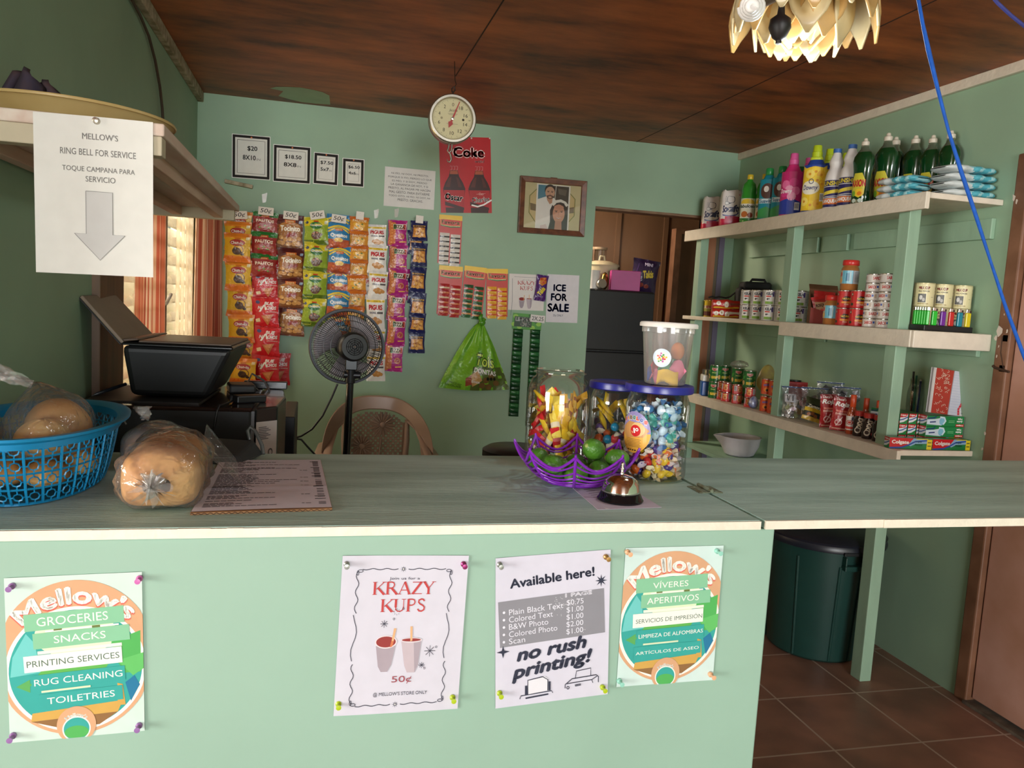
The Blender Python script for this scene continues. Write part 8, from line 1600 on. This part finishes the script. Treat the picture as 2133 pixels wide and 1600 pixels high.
# ================================================================ seen through the doorway
f2 = empty('refrigerator', (0, 0, 0)); q0, q1 = on_y(1190, 603, 5.0), on_y(1361, 607, 5.0)
fz_ = on_y(1300, 605, 5.0).z; f2.location = ((q0.x+q1.x)/2+.02, 5.30, 0); tag(f2, 'tall black refrigerator in the room beyond the doorway', 'refrigerator'); hw = (q1.x-q0.x)/2
MB().box(-hw, hw, -.27, .36, .03, fz_).build('cabinet', mat('matt_black_fridge', C(26, 26, 27), .45), f2, bevel=.008)
MB().box(-hw+.004, hw-.004, -.30, -.272, .05, fz_-.42).build('door', MATS['matt_black_fridge'], f2, bevel=.008); MB().box(-hw+.004, hw-.004, -.30, -.272, fz_-.41, fz_-.006).build('freezer_door', MATS['matt_black_fridge'], f2, bevel=.008)
def on_top(px, Y): p = on_y(px, 605, Y); return Vector((p.x, Y, fz_+.001))
p = on_top(1322, 5.15) if False else on_top(1300, 5.12)
o = MB().box(-.100, .100, -.05, .05, 0, .135).build('gift_box', mat('magenta_paper', C(168, 44, 120), .5, scale=12), loc=p, rot=(0, 0, -.25), bevel=.003); tag(o, 'bright magenta wrapped box on top of the tall refrigerator', 'box')
a = Art(1.2); a.text('MINI', .42, .10, .72, .2, C(200, 190, 210), .03); a.text('Takis', .38, .32, .80, .56, C(206, 180, 60), .05, .1, rot=-.2); blob(a, [(.4, .78), (.6, .8)], C(120, 50, 40), .1); a.line([(.2, .15), (.14, .4), (.2, .7)], .02, C(90, 60, 120))
TK = snack_bag('snack_bag', .20, .235, .07, [(1, C(44, 26, 60))], a, 71); p = on_top(1342, 5.28); TK.put(p+Vector((-.01, 0, .116)), (0, .12, -.15), 'large dark purple chip bag on the tall refrigerator', 'snack bag')
p = on_top(1250, 5.36); pt = empty('slow_cooker', p); tag(pt, 'cream lidded pot standing on the tall refrigerator', 'pot')
CRP = mat('cream_pot_enamel', C(196, 182, 150), .4)
MB().lathe([(.001, 0), (.095, 0), (.10, .01), (.115, .16), (.12, .17), (.001, .17)], 32).build('pot', CRP, pt, smooth=40); MB().lathe([(.125, .17), (.128, .175), (.12, .185), (.06, .205), (.001, .21)], 32).build('lid', CRP, pt, smooth=40); MB().tube([(-.02, 0, .21), (-.015, 0, .24), (.015, 0, .24), (.02, 0, .21)], .007, 8).build('lid_handle', CRP, pt, smooth=60)
p = on_top(1236, 5.12); o = MB().lathe([(.001, 0), (.032, 0), (.04, .12), (.042, .125), (.038, .126), (.001, .124)], 24).build('white_cup', mat('white_cup', C(206, 200, 196), .4), smooth=40, loc=p+Vector((.0, 0, 0))); tag(o, 'white cup at the doorway edge on the tall refrigerator', 'cup')
p = on_top(1252, 5.06); tn = MB(); tn.lathe([(.001, -.018), (.030, -.018), (.033, -.014), (.033, .014), (.030, .018), (.001, .018)], 28, (0, 0, 0), M=Matrix.Translation((0, 0, .034)) @ Matrix.Rotation(pi/2-.2, 4, 'X')); o = tn.build('round_tin', mat('silver_tin', C(186, 180, 166), .3, .9, scale=40), smooth=40, loc=p); tag(o, 'small round silver tin lying on its side on the refrigerator', 'tin')
p = on_top(1258, 5.16); o = bun('foil_bag', p+Vector((0, 0, .042)), .026, .024, .075, 9, mat('gold_foil', C(176, 150, 76), .25, .9, scale=30, alt=C(110, 88, 40)), .3, 5); tag(o, 'crumpled gold foil bag beside the magenta box', 'bag')
p = on_top(1244, 5.575); gl_ = empty('glass_carafe', p); tag(gl_, 'clear carafe with a lid at the back of the tall refrigerator', 'carafe'); MB().lathe([(.001, .002), (.05, .002), (.05, .30), (.052, .302)], 28, caps=False).build('glass_body', MATS['clear_glass'], gl_, smooth=40); MB().lathe([(.053, .30), (.055, .305), (.055, .318), (.001, .322)], 28).build('lid', mat('tan_lid', C(150, 126, 100), .5), gl_, smooth=40)
